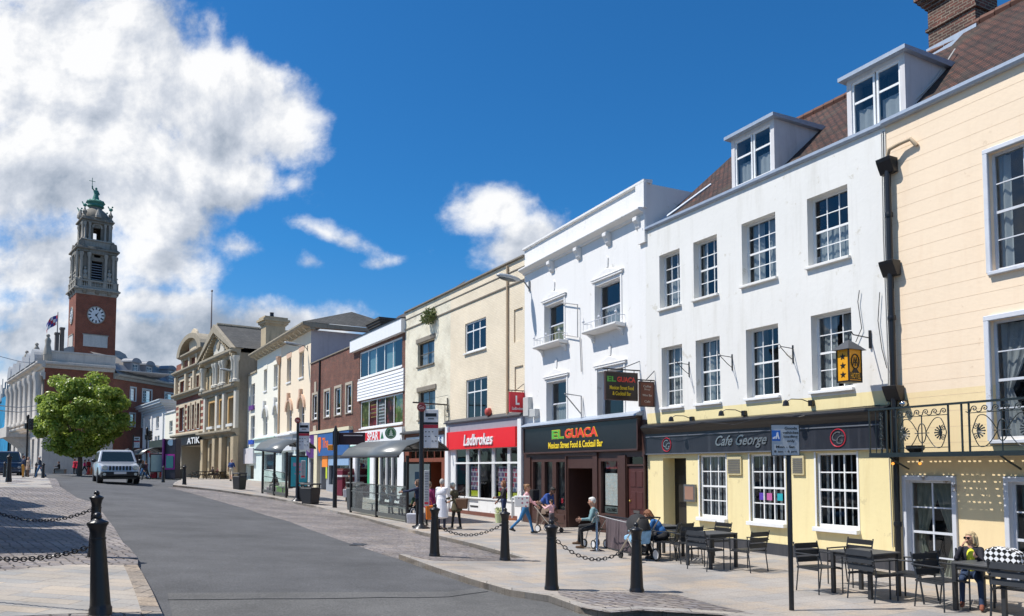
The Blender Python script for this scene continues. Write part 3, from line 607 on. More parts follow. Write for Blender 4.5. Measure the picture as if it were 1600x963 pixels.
def gable(mb,f,u0,u1,e,ze,w1,zr,th=.1,back=True):
    mb.add([f.P(u0,ze,e),f.P(u1,ze,e),f.P(u1,zr,w1),f.P(u0,zr,w1)],[(0,1,2,3)])
    if back: mb.add([f.P(u0,zr,w1),f.P(u1,zr,w1),f.P(u1,ze,2*w1-e),f.P(u0,ze,2*w1-e)],[(0,1,2,3)])
mb=MB(); gable(mb,fC,-9,.6,-.22,ez+.1,-3.9,10.95+EZ); mb.build('roof',K['tile'],bC)
ridge=MB(); n=26
for i in range(n):
    a=fC.P(-9+9.6*i/n,10.95+EZ,-3.9); b=fC.P(-9+9.6*(i+.96)/n,10.97+EZ,-3.9); ridge.tube([a,b],.12,8)
ridge.build('ridge_tile',P_('ridge_terracotta',(.13,.055,.035),.8,var=.3,fine=.2),bC)
# ---- chimney (brick stack with corbels and pots)
ch=empty('chimney_stack',fC.P(-.2,9.9+EZ,-3.2),None,None); del_=None
cw=-4.25; U0,U1=fC.U(1549,-3.8),fC.U(1472,-3.8); cu=(U0+U1)/2
bs=MB()
bs.fbox(fC,U0,U1,9.6+EZ,11.95+EZ,cw-.45,cw+.45); bs.fbox(fC,U0-.05,U1+.05,11.35+EZ,11.43+EZ,cw-.5,cw+.5)
for k in range(4): bs.fbox(fC,U0-.05-.06*k,U1+.05+.06*k,(11.95+.09*k)+EZ,(12.04+.09*k)+EZ,cw-.5-.06*k,cw+.5+.06*k)
bs.fbox(fC,U0-.12,U1+.12,12.31+EZ,12.5+EZ,cw-.55,cw+.55)
ch.location=fC.P(cu,9.6+EZ,cw); ORG[ch.name]=Vector(ch.location)
bpy.data.objects.remove(ch)
cst=bs.build('chimney',K['chimney'],bC)
fl_=MB(); fl_.fbox(fC,U0-.04,U1+.04,9.75+EZ,10.9+EZ,cw+.452,cw+.50); fl_.build('chimney_flashing',K['lead'],cst)
mb=MB()
mb.fbox(fC,-.36,-.32,11.3+EZ,13.2+EZ,cw+.2,cw+.24)
for k in range(3): mb.fbox(fC,-.9,.05,12.3+EZ+.2*k,12.33+EZ+.2*k,cw+.1,cw+.13)
mb.build('aerial',K['black'],cst)

# ================================================================ hotel (white over yellow)
bH=bempty('hotel_building',fH,4,'white hotel with yellow ground floor, dark cafe fascia and two roof dormers','building')
hz=fH.Z(1200,628)
H_top=[fH.rect(1033.7,1066,396,482),fH.rect(1088,1125.5,371.5,463.5),fH.rect(1165,1219,337,438),fH.rect(1270,1335,291,401)]
H_mid=[fH.rect(1035.7,1068,540,632),fH.rect(1089.5,1127.5,529,629.5),fH.rect(1169,1220,510,625.5),fH.rect(1272,1336,485,606)]
zt=sum(o[3] for o in H_top)/4; zb=sum(o[2] for o in H_top)/4; H_top=[(a,b,zb,zt) for a,b,c,d in H_top]
zt=sum(o[3] for o in H_mid)/4; zb=sum(o[2] for o in H_mid)/4; H_mid=[(a,b,zb,zt) for a,b,c,d in H_mid]
H_gnd=[fH.rect(1093,1134,713,809),fH.rect(1171.5,1225.5,709,816),fH.rect(1275,1339,705.5,826)]
zt=sum(o[3] for o in H_gnd)/3; zb=sum(o[2] for o in H_gnd)/3; H_gnd=[(a,b,zb,zt) for a,b,c,d in H_gnd]
hb=base(fH,4); ezh=fH.Z(1200,277.5); dz0=base(fH,7.2)+.02
door=(fH.U(1072),fH.U(1036),dz0,fH.Z(1054,716),.45)
mb=MB(); wall(mb,fH,0,uH,hz,ezh,H_top+H_mid,rev=.2); shell(mb,fH,0,uH,hb+GB,ezh-.02,8.0,top=False)
for s_ in (0.012,uH-.012): mb.add([fH.P(s_,ezh-.05,-.2),fH.P(s_,RZ-.02,-3.6),fH.P(s_,ezh-.05,-7)],[(0,1,2)])
mb.build('upper_wall',K['white'],bH)
mb=MB(); wall(mb,fH,0,uH,hb+GB,hz,H_gnd+[door],rev=.15); mb.build('ground_floor_wall',K['yellow'],bH)
for i,Rc in enumerate(H_top):
    window(fH,bH,Rc,3 if i!=2 else 3,4,'wpaint',rev=.2,curtain=('low','side','net','low')[i],sm='white')
for Rc in H_mid: window(fH,bH,Rc,3,4,'wpaint',rev=.2,curtain=('full','net','side','net')[H_mid.index(Rc)],sm='wpaint',cz='net',gl='glass')
for i,Rc in enumerate(H_gnd):
    fr=window(fH,bH,Rc,3,4,'wpaint',rev=.06,fw=.055,bar=.03,curtain='strips',sillh=.1,sillp=.13)
    [one(lambda s:s.fbox(fH,x-.0225,x+.0225,Rc[2],Rc[3]+.03,-.1,.012),'surround',K['wpaint'],fr) for x in (Rc[0]-.0225,Rc[1]+.0225)]
    if i==1:
        for j,(cc,dx) in enumerate((((.10,.05,.35),.28),((.5,.12,.32),.5),((.02,.35,.40),.8))):
            zc=(Rc[2]+Rc[3])/2-.22; uc=Rc[1]-(Rc[1]-Rc[0])*dx; one(lambda s:s.fbox(fH,uc-.085,uc+.085,zc-.09,zc+.09,-.083,-.080),'window_sticker',P_('sticker%d'%j,cc,.5),fr)
pb=MB(); pl=fH.U(1072);
for a,b in ((0,door[0]),(door[1],uH)): pb.fbox(fH,a,b-.002,hb+GB,hb+.28+ (.0),0,.03)
pb.build('plinth',K['plinth'],bH)
# doorway recess with a dark door
dr=MB(); P=fH.P; dr.fbox(fH,door[0]-.02,door[1]+.02,dz0-.3,door[3]+.02,-.53,-.45); dd=dr.build('door',K['black'],bH)
dq=MB()
for k in range(2):
    for j in range(2): dq.fbox(fH,door[0]+.08+k*.42,door[0]+.42+k*.42,dz0+.15+j*.95,dz0+.95+j*.95,-.45,-.435)
dq.build('door_panel',P_('door_panel_black',(.03,.028,.026),.4),dd)
one(lambda s:s.fbox(fH,door[0],door[1],dz0-.3,dz0+.05,-.45,.02),'doorstep',K['kerb'],bH)
zft,zfb=fH.Z(1200,668),fH.Z(1200,707.5); z1=fH.Z(1385,636); z2=fH.Z(1385,657)
one(lambda s:s.fprof(fH,-.02,uH+.02,[(0,z2),(.10,z2),(.16,z2+.08),(.22,z2+.14),(.26,z2+.2),(.26,z1-.06),(.20,z1),(0,z1+.05)]),'fascia_cornice',K['black'],bH,bevel=.006)
fas=one(lambda s:s.fbox(fH,.12,uH-.03,.38+EZ,z2,0,.09),'fascia',P_('fascia_navy_black',(.022,.024,.032),.32,var=.25,stain=.3,stcol=(.14,.15,.17)),bH)
tr=MB(); tr.fbox(fH,.12,uH-.03,.38+EZ,.41+EZ,.09,.115); tr.fbox(fH,.12,uH-.03,z2-.1,z2-.07,.09,.115); tr.build('fascia_trim',P_('fascia_trim_grey',(.12,.13,.15),.4),fas)
zc=(.40+EZ+z2-.08)/2
for px in (1046,1315):
    u=fH.U(px); rg=MB(); rg.tube([fH.P(u+.2*math.cos(a),zc+.2*math.sin(a),.1) for a in [k*math.pi/16 for k in range(32)]],.013,8,closed=True); r_=rg.build('logo_ring',P_('ring_red',(.45,.02,.04),.3),fas)
    ftext('C',fH,r_,P_('sign_silver',(.35,.35,.36),.25,metal=.8),u+.05,zc+.04,.09,hei=.22,shear=.35,name='letter'); ftext('G',fH,r_,K['sign_silver'],u-.06,zc-.04,.09,hei=.2,shear=.35,name='letter')
ua,ub=fH.U(1123),fH.U(1204)
ftext('Cafe George',fH,fas,K['sign_silver'],(ua+ub)/2,zc+.01,.09,wid=abs(ua-ub),hei=.36,shear=.45,bold=.015,depth=.02)
one(lambda s:(s.fbox(fH,-.02,.12,z2-.42,z1-.02,0,.32),s.fbox(fH,0,.1,z2-.62,z2-.42,0,.2)),'console_bracket',K['black'],bH,bevel=.01)
# menu box, grilles, burglar alarm box, small lamp
def fthing(fn,name,mat,f,u,z,label,cat,group=None,parent=None,w=0.0,**k):
    e=empty(name,f.P(u,z,w),label,cat,group); b=MB(); fn(b); return e,b
u,z=fH.U(1079.5),fH.Z(1079.5,770)
e=empty('menu_case',fH.P(u,z),'wall menu case with brown page beside the cafe doorway','menu case')
zs=(fH.Z(1079.5,757),fH.Z(1079.5,784)); us=(fH.U(1088),fH.U(1071))
one(lambda s:(s.fbox(fH,us[0],us[1],zs[1],zs[0],.0,.08),),'frame',P_('steel',(.22,.22,.22),.3,metal=.7),e); one(lambda s:s.fbox(fH,us[0]+.05,us[1]-.05,zs[1]+.06,zs[0]-.06,.08,.085),'menu_page',P_('menu_page',(.30,.17,.12),.5),e)
for i,(px0,px1,py0,py1) in enumerate(((1138,1160,714,742),(1239,1258,712,742))):
    u0,u1=fH.U(px1),fH.U(px0); zt_,zb_=fH.Z(px0,py0),fH.Z(px0,py1)
    e=one(lambda s:s.fbox(fH,u0,u1,zb_,zt_,0,.05),'air_vent',P_('vent_cream',(.55,.47,.27),.6),bH)
    g=MB()
    for k in range(8):
        zz=zb_+.05+(zt_-zb_-.1)*k/8; g.fbox(fH,u0+.04,u1-.04,zz,zz+.03,.05,.062)
    g.build('louvre',P_('vent_grey',(.16,.15,.13),.6),e)
def scroll_bracket(f,px,py,lbl,size=.45):
    u,z=f.U(px),f.Z(px,py); b=MB(); P=f.P
    b.fbox(f,u-.015,u+.015,z-.22,z+.22,0,.02); b.tube([P(u,z+.14,.02),P(u,z+.16,size)],.011,6); b.tube([P(u,z-.14,.02),P(u,z-.05,size*.4),P(u,z+.14,size*.95)],.010,6)
    b.tube([P(u,z+.16+.05*math.sin(a)-.0,size+.05*(1-math.cos(a))-.02) for a in [k*.7 for k in range(9)]],.008,6)
    o=b.build('hanging_bracket',K['iron'],None,loc=P(u,z)); tag(o,lbl,'bracket','iron hanging brackets on the hotel wall'); return o
scroll_bracket(fH,1079,577,'empty iron scroll bracket right of the leftmost window in the hotel middle row')
scroll_bracket(fH,1147,566,'empty iron scroll bracket between the second and third windows of the hotel middle row')
scroll_bracket(fH,1243,553,'empty iron scroll bracket left of the rightmost hotel window in the middle row')
def flood(f,px,py,lbl):
    u,z=f.U(px),f.Z(px,py); P=f.P; e=empty('floodlight',P(u,z),lbl,'floodlight','black floodlights over the cafe fascia')
    one(lambda s:(s.box(P(u,z,.04),(.12,.12,.14),rz=math.atan2(f.d.y,f.d.x))),'mount',K['black'],e,bevel=.01)
    one(lambda s:s.tube([P(u,z,.05),P(u+.1,z+.09,.25),P(u+.25,z+.1,.45),P(u+.32,z+.05,.5)],.012,6),'arm',K['black'],e)
    m=Matrix.Rotation(R(35),3,f.d); one(lambda s:s.lathe(P(u+.34,z+.0,.52),[(.02,.08),(.06,.05),(.08,-.05),(.075,-.06)],12),'lamp_head',K['black'],e)
flood(fH,1084,655,'black swan neck floodlight on the yellow band above the cafe logo at the left')
flood(fH,1166,646,'black swan neck floodlight on the yellow band above the cafe name')
flood(fH,1272,630,'black floodlight on a junction box below the rightmost hotel window')
# lead capping over the parapet and roof
one(lambda s:s.fprof(fH,-.02,uH+.03,[(-.3,ezh-.02),(.06,ezh-.02),(.09,ezh+.02),(.09,ezh+.09),(.0,ezh+.13),(-.3,ezh+.15)]),'lead_capping',K['lead'],bH)
mb=MB(); gable(mb,fH,-.6,uH,-.25,ezh+.1,-3.9,10.75+EZ); rf=mb.build('roof',K['tile'],bH)
ridge=MB(); n=24
for i in range(n): ridge.tube([fH.P(-.5+(uH+.5)*i/n,10.76+EZ,-3.9),fH.P(-.5+(uH+.5)*(i+.96)/n,10.77+EZ,-3.9)],.12,8)
ridge.build('ridge_tile',K['ridge_terracotta'],rf)
# white verge timber / hip flashing at the left end and cables
one(lambda s:s.tube([fH.P(uH-.1,ezh+.2,-.3),fH.P(uH-1.1,ezh+1.45,-1.75)],.05,6),'valley_flashing',K['lead'],rf)
one(lambda s:s.tube([fC.P(-.15,ez+.15,-.2),fC.P(-.3,ez+1.2,-1.3),fC.P(-.05,ez+2.3,-2.4)],.018,5),'cable',P_('cable_pale',(.5,.48,.44),.7),bC)
def dormer(xl,xr,yt,yb,w0=-.35):
    U=lambda x:fH.U(x,w0); u0,u1=U(xr),U(xl); xc=(xl+xr)/2; z0,z1_=fH.Z(xc,yb,w0),fH.Z(xc,yt,w0)
    e=empty('dormer',fH.P(u0,z0,w0)); e.parent=bH; e.location=Vector(e.location)-ORG[bH.name]
    ORG[e.name]=fH.P(u0,z0,w0)
    b=MB(); t=.12; wall(b,fH,u0-t,u1+t,z0-.25,z1_+.1,[(u0,u1,z0,z1_)],w=w0,rev=.08)
    pitch=(10.75+EZ-ezh-.1)/(3.65);
    back=w0-(z1_+.1-(ezh+.1))/pitch-.1
    for u in (u0-t,u1+t): b.add([fH.P(u,z0-.25,w0),fH.P(u,z0-.25,back),fH.P(u,z1_+.1,back),fH.P(u,z1_+.1,w0)],[(0,1,2,3)])
    cheek=b.build('dormer_wall',P_('dormer_grey_white',(.62,.60,.60),.7,var=.08,stain=.6,stcol=(.3,.28,.27)),bH)
    r=MB(); zz=z1_+.1
    r.fprof(fH,u0-t-.12,u1+t+.12,[(w0+.16,zz),(w0+.16,zz+.09),(back+.2,zz+.14),(back-.5,zz+.14),(back-.5,zz)]); r.build('dormer_roof',K['lead'],cheek)
    bpy.data.objects.remove(e)
    um=(u0+u1)/2
    for a,bb in ((u0,um-.02),(um+.02,u1)): window(fH,cheek,(a,bb,z0,z1_),1,2,'wpaint',rev=.03,fw=.05,sash=False,rowz=[z0+(z1_-z0)*.62],bar=.05,curtain='low',sill=False,w=w0)
    one(lambda s:s.fbox(fH,u0-.06,u1+.06,z0-.1,z0-.01,w0,w0+.08),'sill',K['wpaint'],cheek)
dormer(1156,1214,203,278); dormer(1345,1424,103,194)
# ================================================================ white stuccoed bar building (second from hotel)
bG=bempty('bar_building',fG,4,'bright white stuccoed building with bracketed cornice over a dark brown bar front','building')
f=fG; gb0=base(f,4)
pt=9.02+EZ                                   # parapet top
cz0=f.Z(920,371)                             # cornice line
G_up=[f.rect(852,882.5,475,541),f.rect(932,972,437,507)]
G_mid=[f.rect(855,886,595.5,664),f.rect(935,976,577,656)]
for g in (G_up,G_mid):
    zt=(g[0][3]+g[1][3])/2; zb=(g[0][2]+g[1][2])/2
    for i in (0,1): g[i]=(g[i][0],g[i][1],zb,zt)
sft=f.Z(1000,651); sfm=f.Z(913,661)           # shopfront top
mb=MB(); wall(mb,f,0,uG,sfm-.1,pt-.02,G_up+G_mid,rev=.22); shell(mb,f,0,uG,gb0+GB,pt-.02,8.5); mb.build('wall',K['white2'],bG)
cz0=pt-.95
one(lambda s:s.fprof(f,-.04,uG+.03,[(0,cz0-.12),(.06,cz0-.12),(.10,cz0-.05),(.24,cz0),(.30,cz0+.04),(.30,cz0+.1),(0,cz0+.16)]),'cornice',K['white2'],bG,bevel=.008)
one(lambda s:s.fprof(f,-.06,uG+.03,[(-.25,pt-.02),(.07,pt-.02),(.09,pt+.0),(.09,pt+.07),(-.25,pt+.1)]),'coping',K['white2'],bG)
for px,py in ((861,415),(904,392),(951,360),(1000,330)):
    u=f.U(px,.1); b=MB(); b.fprof(f,u-.11,u+.11,[(0,cz0-.13),(.24,cz0-.13),(.24,cz0-.25),(.16,cz0-.34),(.12,cz0-.46),(.05,cz0-.55),(0,cz0-.55)]); b.build('cornice_bracket',K['white2'],bG,bevel=.01)
one(lambda s:s.fbox(f,-.1,.35,cz0+.1,pt-.04,.0,.12),'parapet_pier',K['white2'],bG)
one(lambda s:s.fbox(f,-.08,.28,cz0-1.0,cz0-.13,.0,.09),'pilaster',K['white2'],bG)
for Rc,cur in ((G_up[0],'blind'),(G_up[1],'low'),(G_mid[0],'low'),(G_mid[1],None)):
    fr=window(f,bG,Rc,1,2,'gpaint',rev=.22,fw=.05,curtain=cur,gl='glassd',sill=Rc in G_mid,sm='white2')
    um=(Rc[0]+Rc[1])/2; h=Rc[3]+.0
    b=MB(); b.fpoly(f,[(Rc[0]-.16,h+.12),(Rc[1]+.16,h+.12),(Rc[1]+.16,h+.2),(um,h+.46),(Rc[0]-.16,h+.2)],0.002,.07); b.fbox(f,Rc[0]-.2,Rc[1]+.2,h+.19,h+.235,.0,.09); b.build('window_pediment',K['white2'],fr,bevel=.01)
    kk=MB(); kk.fpoly(f,[(um-.05,h+.48),(um+.05,h+.48),(um+.08,h+.8),(um,h+.9),(um-.08,h+.8)],0,.04); kk.build('keystone',K['white2'],fr,bevel=.01)
    [one(lambda s:s.fbox(f,x-.042,x+.042,Rc[2],Rc[3]+.12,0,.03),'surround',K['white2'],fr) for x in (Rc[0]-.048,Rc[1]+.048)]
def balconette(f,Rc,par,scale=1):
    b=MB(); z=Rc[2]; u0,u1=Rc[0]-.28,Rc[1]+.28; b.fprof(f,u0,u1,[(0,z-.14),(.36,z-.10),(.42,z-.06),(.42,z),(0,z)]); o=b.build('balcony_slab',K['white2'],par,bevel=.008)
    for u in (u0+.12,u1-.22): one(lambda s:s.fprof(f,u,u+.1,[(0,z-.4),(.06,z-.38),(.1,z-.25),(.28,z-.14),(0,z-.14)]),'bracket',K['white2'],o)
    g=MB(); P=f.P
    for k in range(9):
        u=u0+.05+(u1-u0-.1)*k/8; hh=.30+.10*math.sin(math.pi*((k*2)%8)/8); g.tube([P(u,z,.36),P(u,z+.26,.36)],.009,5)
    g.tube([P(u0+.05,z+.26,.0),P(u0+.05,z+.26,.36),P(u1-.05,z+.26,.36),P(u1-.05,z+.26,0)],.013,6)
    for u in (u0+.05,(u0+u1)/2,u1-.05): g.ball(P(u,z+.34,.36),.05,8,5); g.tube([P(u,z+.26,.36),P(u,z+.46,.36)],.011,6)
    g.build('guard_rail',K['gpaint'],o)
for Rc in G_up: balconette(f,Rc,bG)
BW=P_('brown_timber_paint',(.060,.028,.022),.42,var=.2,vs=6,stain=.3,stcol=(.1,.06,.05))
e=bG
ft,fb_=f.Z(1000,651.6),f.Z(1000,700); ft=(ft+f.Z(826,672))/2; fb_=(fb_+f.Z(826,709))/2
uR,uLe=f.U(1003),f.U(825)
bd=one(lambda s:s.fbox(f,uR,uLe,fb_,ft,0,.16),'fascia',P_('fascia_black',(.012,.011,.012),.28,var=.3),e)
fr_=MB(); fr_.fbox(f,uR-.05,uLe+.05,fb_-.06,fb_,0,.20); fr_.fbox(f,uR-.05,uLe+.05,ft,ft+.07,0,.26); fr_.fbox(f,uLe,uLe+.06,fb_,ft,0,.2); fr_.fbox(f,uR-.06,uR,fb_,ft,0,.2); fr_.build('fascia_frame',BW,bd,bevel=.008)
one(lambda s:s.fprof(f,uR-.12,uLe+.1,[(0,ft+.07),(.3,ft+.07),(.28,ft+.12),(0,ft+.24)]),'lead_capping',K['lead'],e)
zt1=f.Z(905,684); hh=(ft-fb_)
c1=f.U(870),f.U(889);
YG=P_('letter_yellow',(.85,.62,.03),.4); RDL=P_('letter_red',(.75,.05,.03),.4); GRN=P_('letter_green',(.10,.42,.05),.4)
zE=fb_+hh*.66; zM=fb_+hh*.25
ua,ub=f.U(887),f.U(869); ftext('EL',f,bd,YG,(ua+ub)/2,zE,.162,wid=abs(ua-ub)*1.06,hei=hh*.36,bold=.055,depth=.008); ftext('EL',f,bd,GRN,(ua+ub)/2,zE,.172,wid=abs(ua-ub),hei=hh*.33,bold=.03,depth=.01)
ua,ub=f.U(940.5),f.U(889.5); ftext('GUACA',f,bd,YG,(ua+ub)/2,zE,.162,wid=abs(ua-ub)*1.02,hei=hh*.37,bold=.055,depth=.008); ftext('GUACA',f,bd,RDL,(ua+ub)/2,zE,.172,wid=abs(ua-ub),hei=hh*.34,bold=.03,depth=.01)
ua,ub=f.U(948.5),f.U(863); ftext('Mexican Street Food & Cocktail Bar',f,bd,YG,(ua+ub)/2,zM,.162,wid=abs(ua-ub),hei=hh*.25,bold=.02,depth=.01)
zb0=gb0
zh=fb_-.06
def UU(x): return f.U(x)
sf=MB(); ops=[]
zw_t=f.Z(905,728);
winL=[(UU(848),UU(835),f.Z(842,792),f.Z(842,722)),(UU(865),UU(853),f.Z(859,796),f.Z(859,722)),(UU(885.5),UU(871),f.Z(878,797),f.Z(878,722))]
dG=(UU(928),UU(890),zb0-.05,f.Z(909,732),1.2); wR=(UU(967),UU(941),f.Z(954,803),f.Z(954,721)); dR=(UU(1008.5),UU(982),zb0-.05,f.Z(995,728.5)); tr_=(UU(1008.5),UU(982),f.Z(995,725.5),f.Z(995,714))
ops=winL+[dG,wR,dR,tr_]
wall(sf,f,0.0,uG,gb0+GB,sfm-.09,ops,w=.06,rev=.14); sfo=sf.build('shopfront',BW,e)
for a,b in ((UU(832),UU(822.5)),(UU(888.5),UU(886.5)),(UU(937),UU(929.5)),(UU(981),UU(969)),(.02,UU(1009.5))): one(lambda s:(s.fbox(f,a,b,zb0+.3,zh-.122,.06,.11),s.fbox(f,a-.02,b+.02,zb0-.3,zb0+.3,.06,.13)),'pilaster',BW,sfo,bevel=.006)
one(lambda s:s.fbox(f,UU(937),UU(886.5),zh-.12,zh-.0,.062,.13),'door_head',BW,sfo,bevel=.006)
for a,b in ((UU(866),UU(834)),(UU(885.5),UU(871)),(UU(967),UU(941))): one(lambda s:s.fbox(f,a+.06,b-.06,zb0+.15,winL[0][2]-.2,.06,.085),'stall_panel',BW,sfo,bevel=.012)
for Rc in winL+[wR,tr_]:
    p=MB(); p.add([f.P(Rc[1],Rc[2],-.04),f.P(Rc[0],Rc[2],-.04),f.P(Rc[0],Rc[3],-.04),f.P(Rc[1],Rc[3],-.04)],[(0,1,2,3)]); p.build('pane',K['glassd'],sfo)
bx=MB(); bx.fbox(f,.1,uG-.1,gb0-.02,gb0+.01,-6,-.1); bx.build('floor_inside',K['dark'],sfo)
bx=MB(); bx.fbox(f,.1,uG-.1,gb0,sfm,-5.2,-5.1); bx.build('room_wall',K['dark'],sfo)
one(lambda s:s.fbox(f,wR[0]+.1,wR[1]-.1,wR[2]+.28,wR[2]+1.35,-.07,-.06),'menu_poster',None or BR('menu_print',(.62,.72,.68),(.75,.62,.5),(.8,.8,.75),.14,.05,.012,bump=0,var=.15,vscale=6),sfo)
one(lambda s:s.fbox(f,wR[0]+.12,wR[1]-.16,wR[2]+1.5,wR[2]+1.78,-.07,-.06),'notice',P_('notice_dark_red',(.25,.02,.02),.5),sfo)
no=one(lambda s:s.fbox(f,wR[0]+.06,wR[1]-.06,wR[2]+.02,wR[2]+.24,-.07,-.06),'closed_sign',P_('notice_grey',(.18,.21,.19),.5),sfo)
ftext('CLOSED',f,no,K['black'],(wR[0]+wR[1])/2,wR[2]+.13,-.06,wid=.55,hei=.1)
for k,(cc,dz) in enumerate((((.55,.03,.05),.25),((.05,.45,.05),.35),((.05,.08,.45),.6),((.6,.65,.75),.8))): one(lambda s:s.fbox(f,winL[2][0]+.08+(.3 if k==0 else 0),winL[2][0]+.22+(.3 if k==0 else 0),winL[2][2]+dz,winL[2][2]+dz+.18,-.07,-.06),'window_sticker',P_('gsticker%d'%k,cc,.5),sfo)
d_=MB(); d_.fbox(f,dR[0]+.03,dR[1]-.03,zb0,dR[3]-.02,-.03,.01); do=d_.build('door',P_('maroon_door',(.075,.025,.022),.4,var=.15),sfo)
pp_=MB(); w_=(dR[1]-dR[0]-.06)
for cx_ in (0,1):
    for (a,b) in ((.25,.75),(.9,1.45),(1.6,2.1)):
        pp_.fbox(f,dR[0]+.03+w_*(.12+.42*cx_),dR[0]+.03+w_*(.46+.42*cx_),zb0+a,zb0+b,.01,.028)
pp_.build('door_panel',K['maroon_door'],do,bevel=.01)
one(lambda s:s.fbox(f,(dR[0]+dR[1])/2-.16,(dR[0]+dR[1])/2+.16,zb0+.78,zb0+.86,.01,.03),'letter_box',P_('steel',(.22,.22,.22),.3),do)
one(lambda s:s.ball(f.P(dR[1]-.14,zb0+1.15,.05),.035),'handle',P_('brass',(.5,.35,.1),.3,metal=.9),do)
one(lambda s:s.fbox(f,dG[0]-.05,dG[1]+.05,gb0-.2,gb0+.03,-.6,.2),'doorstep',K['kerb'],sfo)
# iron frames left on the wall, old pipe outline
def hangsign(f,pxw,pxo,pyt,pyb,lbl,mat,lines,armz,name='hanging_sign',cat='sign',wall_px=None,frame=None):
    "board square to the wall; pxw = inner edge, pxo = outer edge"
    wp=wall_px or pxw+3; u=f.U(wp); n=f.n; lo,hi=0,4.0
    def wof(px):
        a,b=0.0,4.0
        for _ in range(50):
            m=(a+b)/2; p=f.P(u,0,m); x=800+FPX*p.x/p.y
            if x>px: a=m
            else: b=m
        return (a+b)/2
    w0,w1=wof(pxw),wof(pxo); p=f.P(u,0,(w0+w1)/2); zt_=EZ+(730-pyt)/FPX*p.y; zb_=EZ+(730-pyb)/FPX*p.y
    e=empty(name,f.P(u,zt_,0),lbl,cat); P=f.P
    bo=one(lambda s:s.fbox(f,u-.03,u+.03,zb_,zt_,w0,w1),'board',mat,e)
    fm=MB(); t=.035
    for a,b,c,d in ((w0-t,w1+t,zt_,zt_+t),(w0-t,w1+t,zb_-t,zb_),(w0-t,w0,zb_,zt_),(w1,w1+t,zb_,zt_)): fm.fbox(f,u-.04,u+.04,c,d,a,b)
    fm.build('frame',frame or BW,e)
    for (txt,zz,hh_,wd,mt,bl) in lines:
        W_=w1-w0; text(txt,bo,mt,f.P(u-.03,zb_+(zt_-zb_)*zz,(w0+w1)/2+ (0 if not isinstance(wd,tuple) else wd[1]*W_)),-f.n,(0,0,1),wid=W_*(wd if not isinstance(wd,tuple) else wd[0]),hei=(zt_-zb_)*hh_,bold=bl,depth=.008)
    b=MB(); b.tube([P(u,zt_+armz,0),P(u,zt_+armz,w1+.1)],.022,6); b.tube([P(u,zt_+armz+.3,0),P(u,zt_+armz-.0,w1*.6)],.014,5)
    for w in (w0+.08,w1-.08): b.tube([P(u,zt_+armz,w),P(u,zt_,w)],.012,5)
    b.build('bracket_arm',K['iron'],e); return e,u,w0,w1,zb_,zt_
hangsign(f,995,947,583,624,'black hanging sign of the Mexican bar with green and red lettering',P_('sign_dark',(.02,.012,.01),.4),[('EL',.76,.2,(.28,.33),GRN,.03),('GUACA',.76,.2,(.60,-.15),RDL,.03),('Mexican Street Food',.44,.15,.78,YG,.01),('& Cocktail Bar',.22,.15,.6,YG,.01)],.12,wall_px=1001)
hangsign(f,1021,1001,598,634,'brown coffee shop hanging sign in a dark frame beside the bar sign',P_('sign_brown',(.16,.045,.02),.5),[('Coffee',.84,.1,.6,P_('letter_cream',(.6,.5,.4),.6),.0),('Shop',.70,.1,.45,K['letter_cream'],0),('Wine Bar',.45,.1,.75,K['letter_cream'],0),('Cafe',.18,.1,.45,K['letter_cream'],0)],.08,wall_px=1024)
for (pts,lb) in (([(882,473),(907,476),(907,527),(883,523)],'grey steel pipe frame beside the upper left window of the white bar building'),):
    b=MB(); b.tube([f.P(f.U(x),f.Z(x,y),.09) for x,y in pts],.022,6); b.tube([f.P(f.U(909),f.Z(909,527),.05),f.P(f.U(911),f.Z(911,581),.05)],.02,6); o=b.build('steel_frame',P_('bracket_grey',(.35,.34,.33),.5),None,loc=f.P(f.U(895),f.Z(895,500))); tag(o,lb,'bracket')
b=MB(); u=f.U(911); P=f.P; z0_=f.Z(911,654); b.tube([P(u,z0_,.06),P(u,z0_+.8,.06),P(u,z0_+.86,.75)],.025,6); b.tube([P(u,z0_+.15,.06),P(u,z0_+.8,.7)],.022,6); o=b.build('sign_bracket',K['bracket_grey'],None,loc=P(u,z0_)); tag(o,'empty grey triangular bracket between the two middle windows above the bar fascia','bracket')
def walllamp(f,px_w,py_w,px_h,lbl,L_=1.25,name='street_lamp',drop=.0,h=.0):
    u,z=f.U(px_w),f.Z(px_w,py_w); P=f.P; e=empty(name,P(u,z),lbl,'street lamp','lamps fixed to the facades')
    one(lambda s:(s.fbox(f,u-.05,u+.05,z-.3,z+.12,0,.05),s.tube([P(u,z-.2,.04),P(u,z+.05,.25),P(u,z+.14,.5)],.03,8)),'arm',P_('lamp_grey',(.18,.19,.2),.45,metal=.3),e,smooth=40)
    b=MB(); m=Matrix(((f.d.x,f.n.x,0),(f.d.y,f.n.y,0),(0,0,1)))
    b.ball(P(u,z+.17,.5+L_*.42),(.17,L_*.48,.12),14,8,M=m@Matrix.Rotation(R(6),3,'X')); b.build('lamp_housing',P_('lamp_light_grey',(.42,.44,.45),.4,metal=.2),e,smooth=60)
    b=MB(); b.ball(P(u,z+.10,.5+L_*.45),(.14,L_*.36,.09),12,6,M=m@Matrix.Rotation(R(6),3,'X')); b.build('lamp_glass',P_('lamp_lens',(.12,.13,.13),.15),e,smooth=60); return e
walllamp(fG,828.5,444,797,'grey street lamp on the corner of the white and cream facades',1.15)
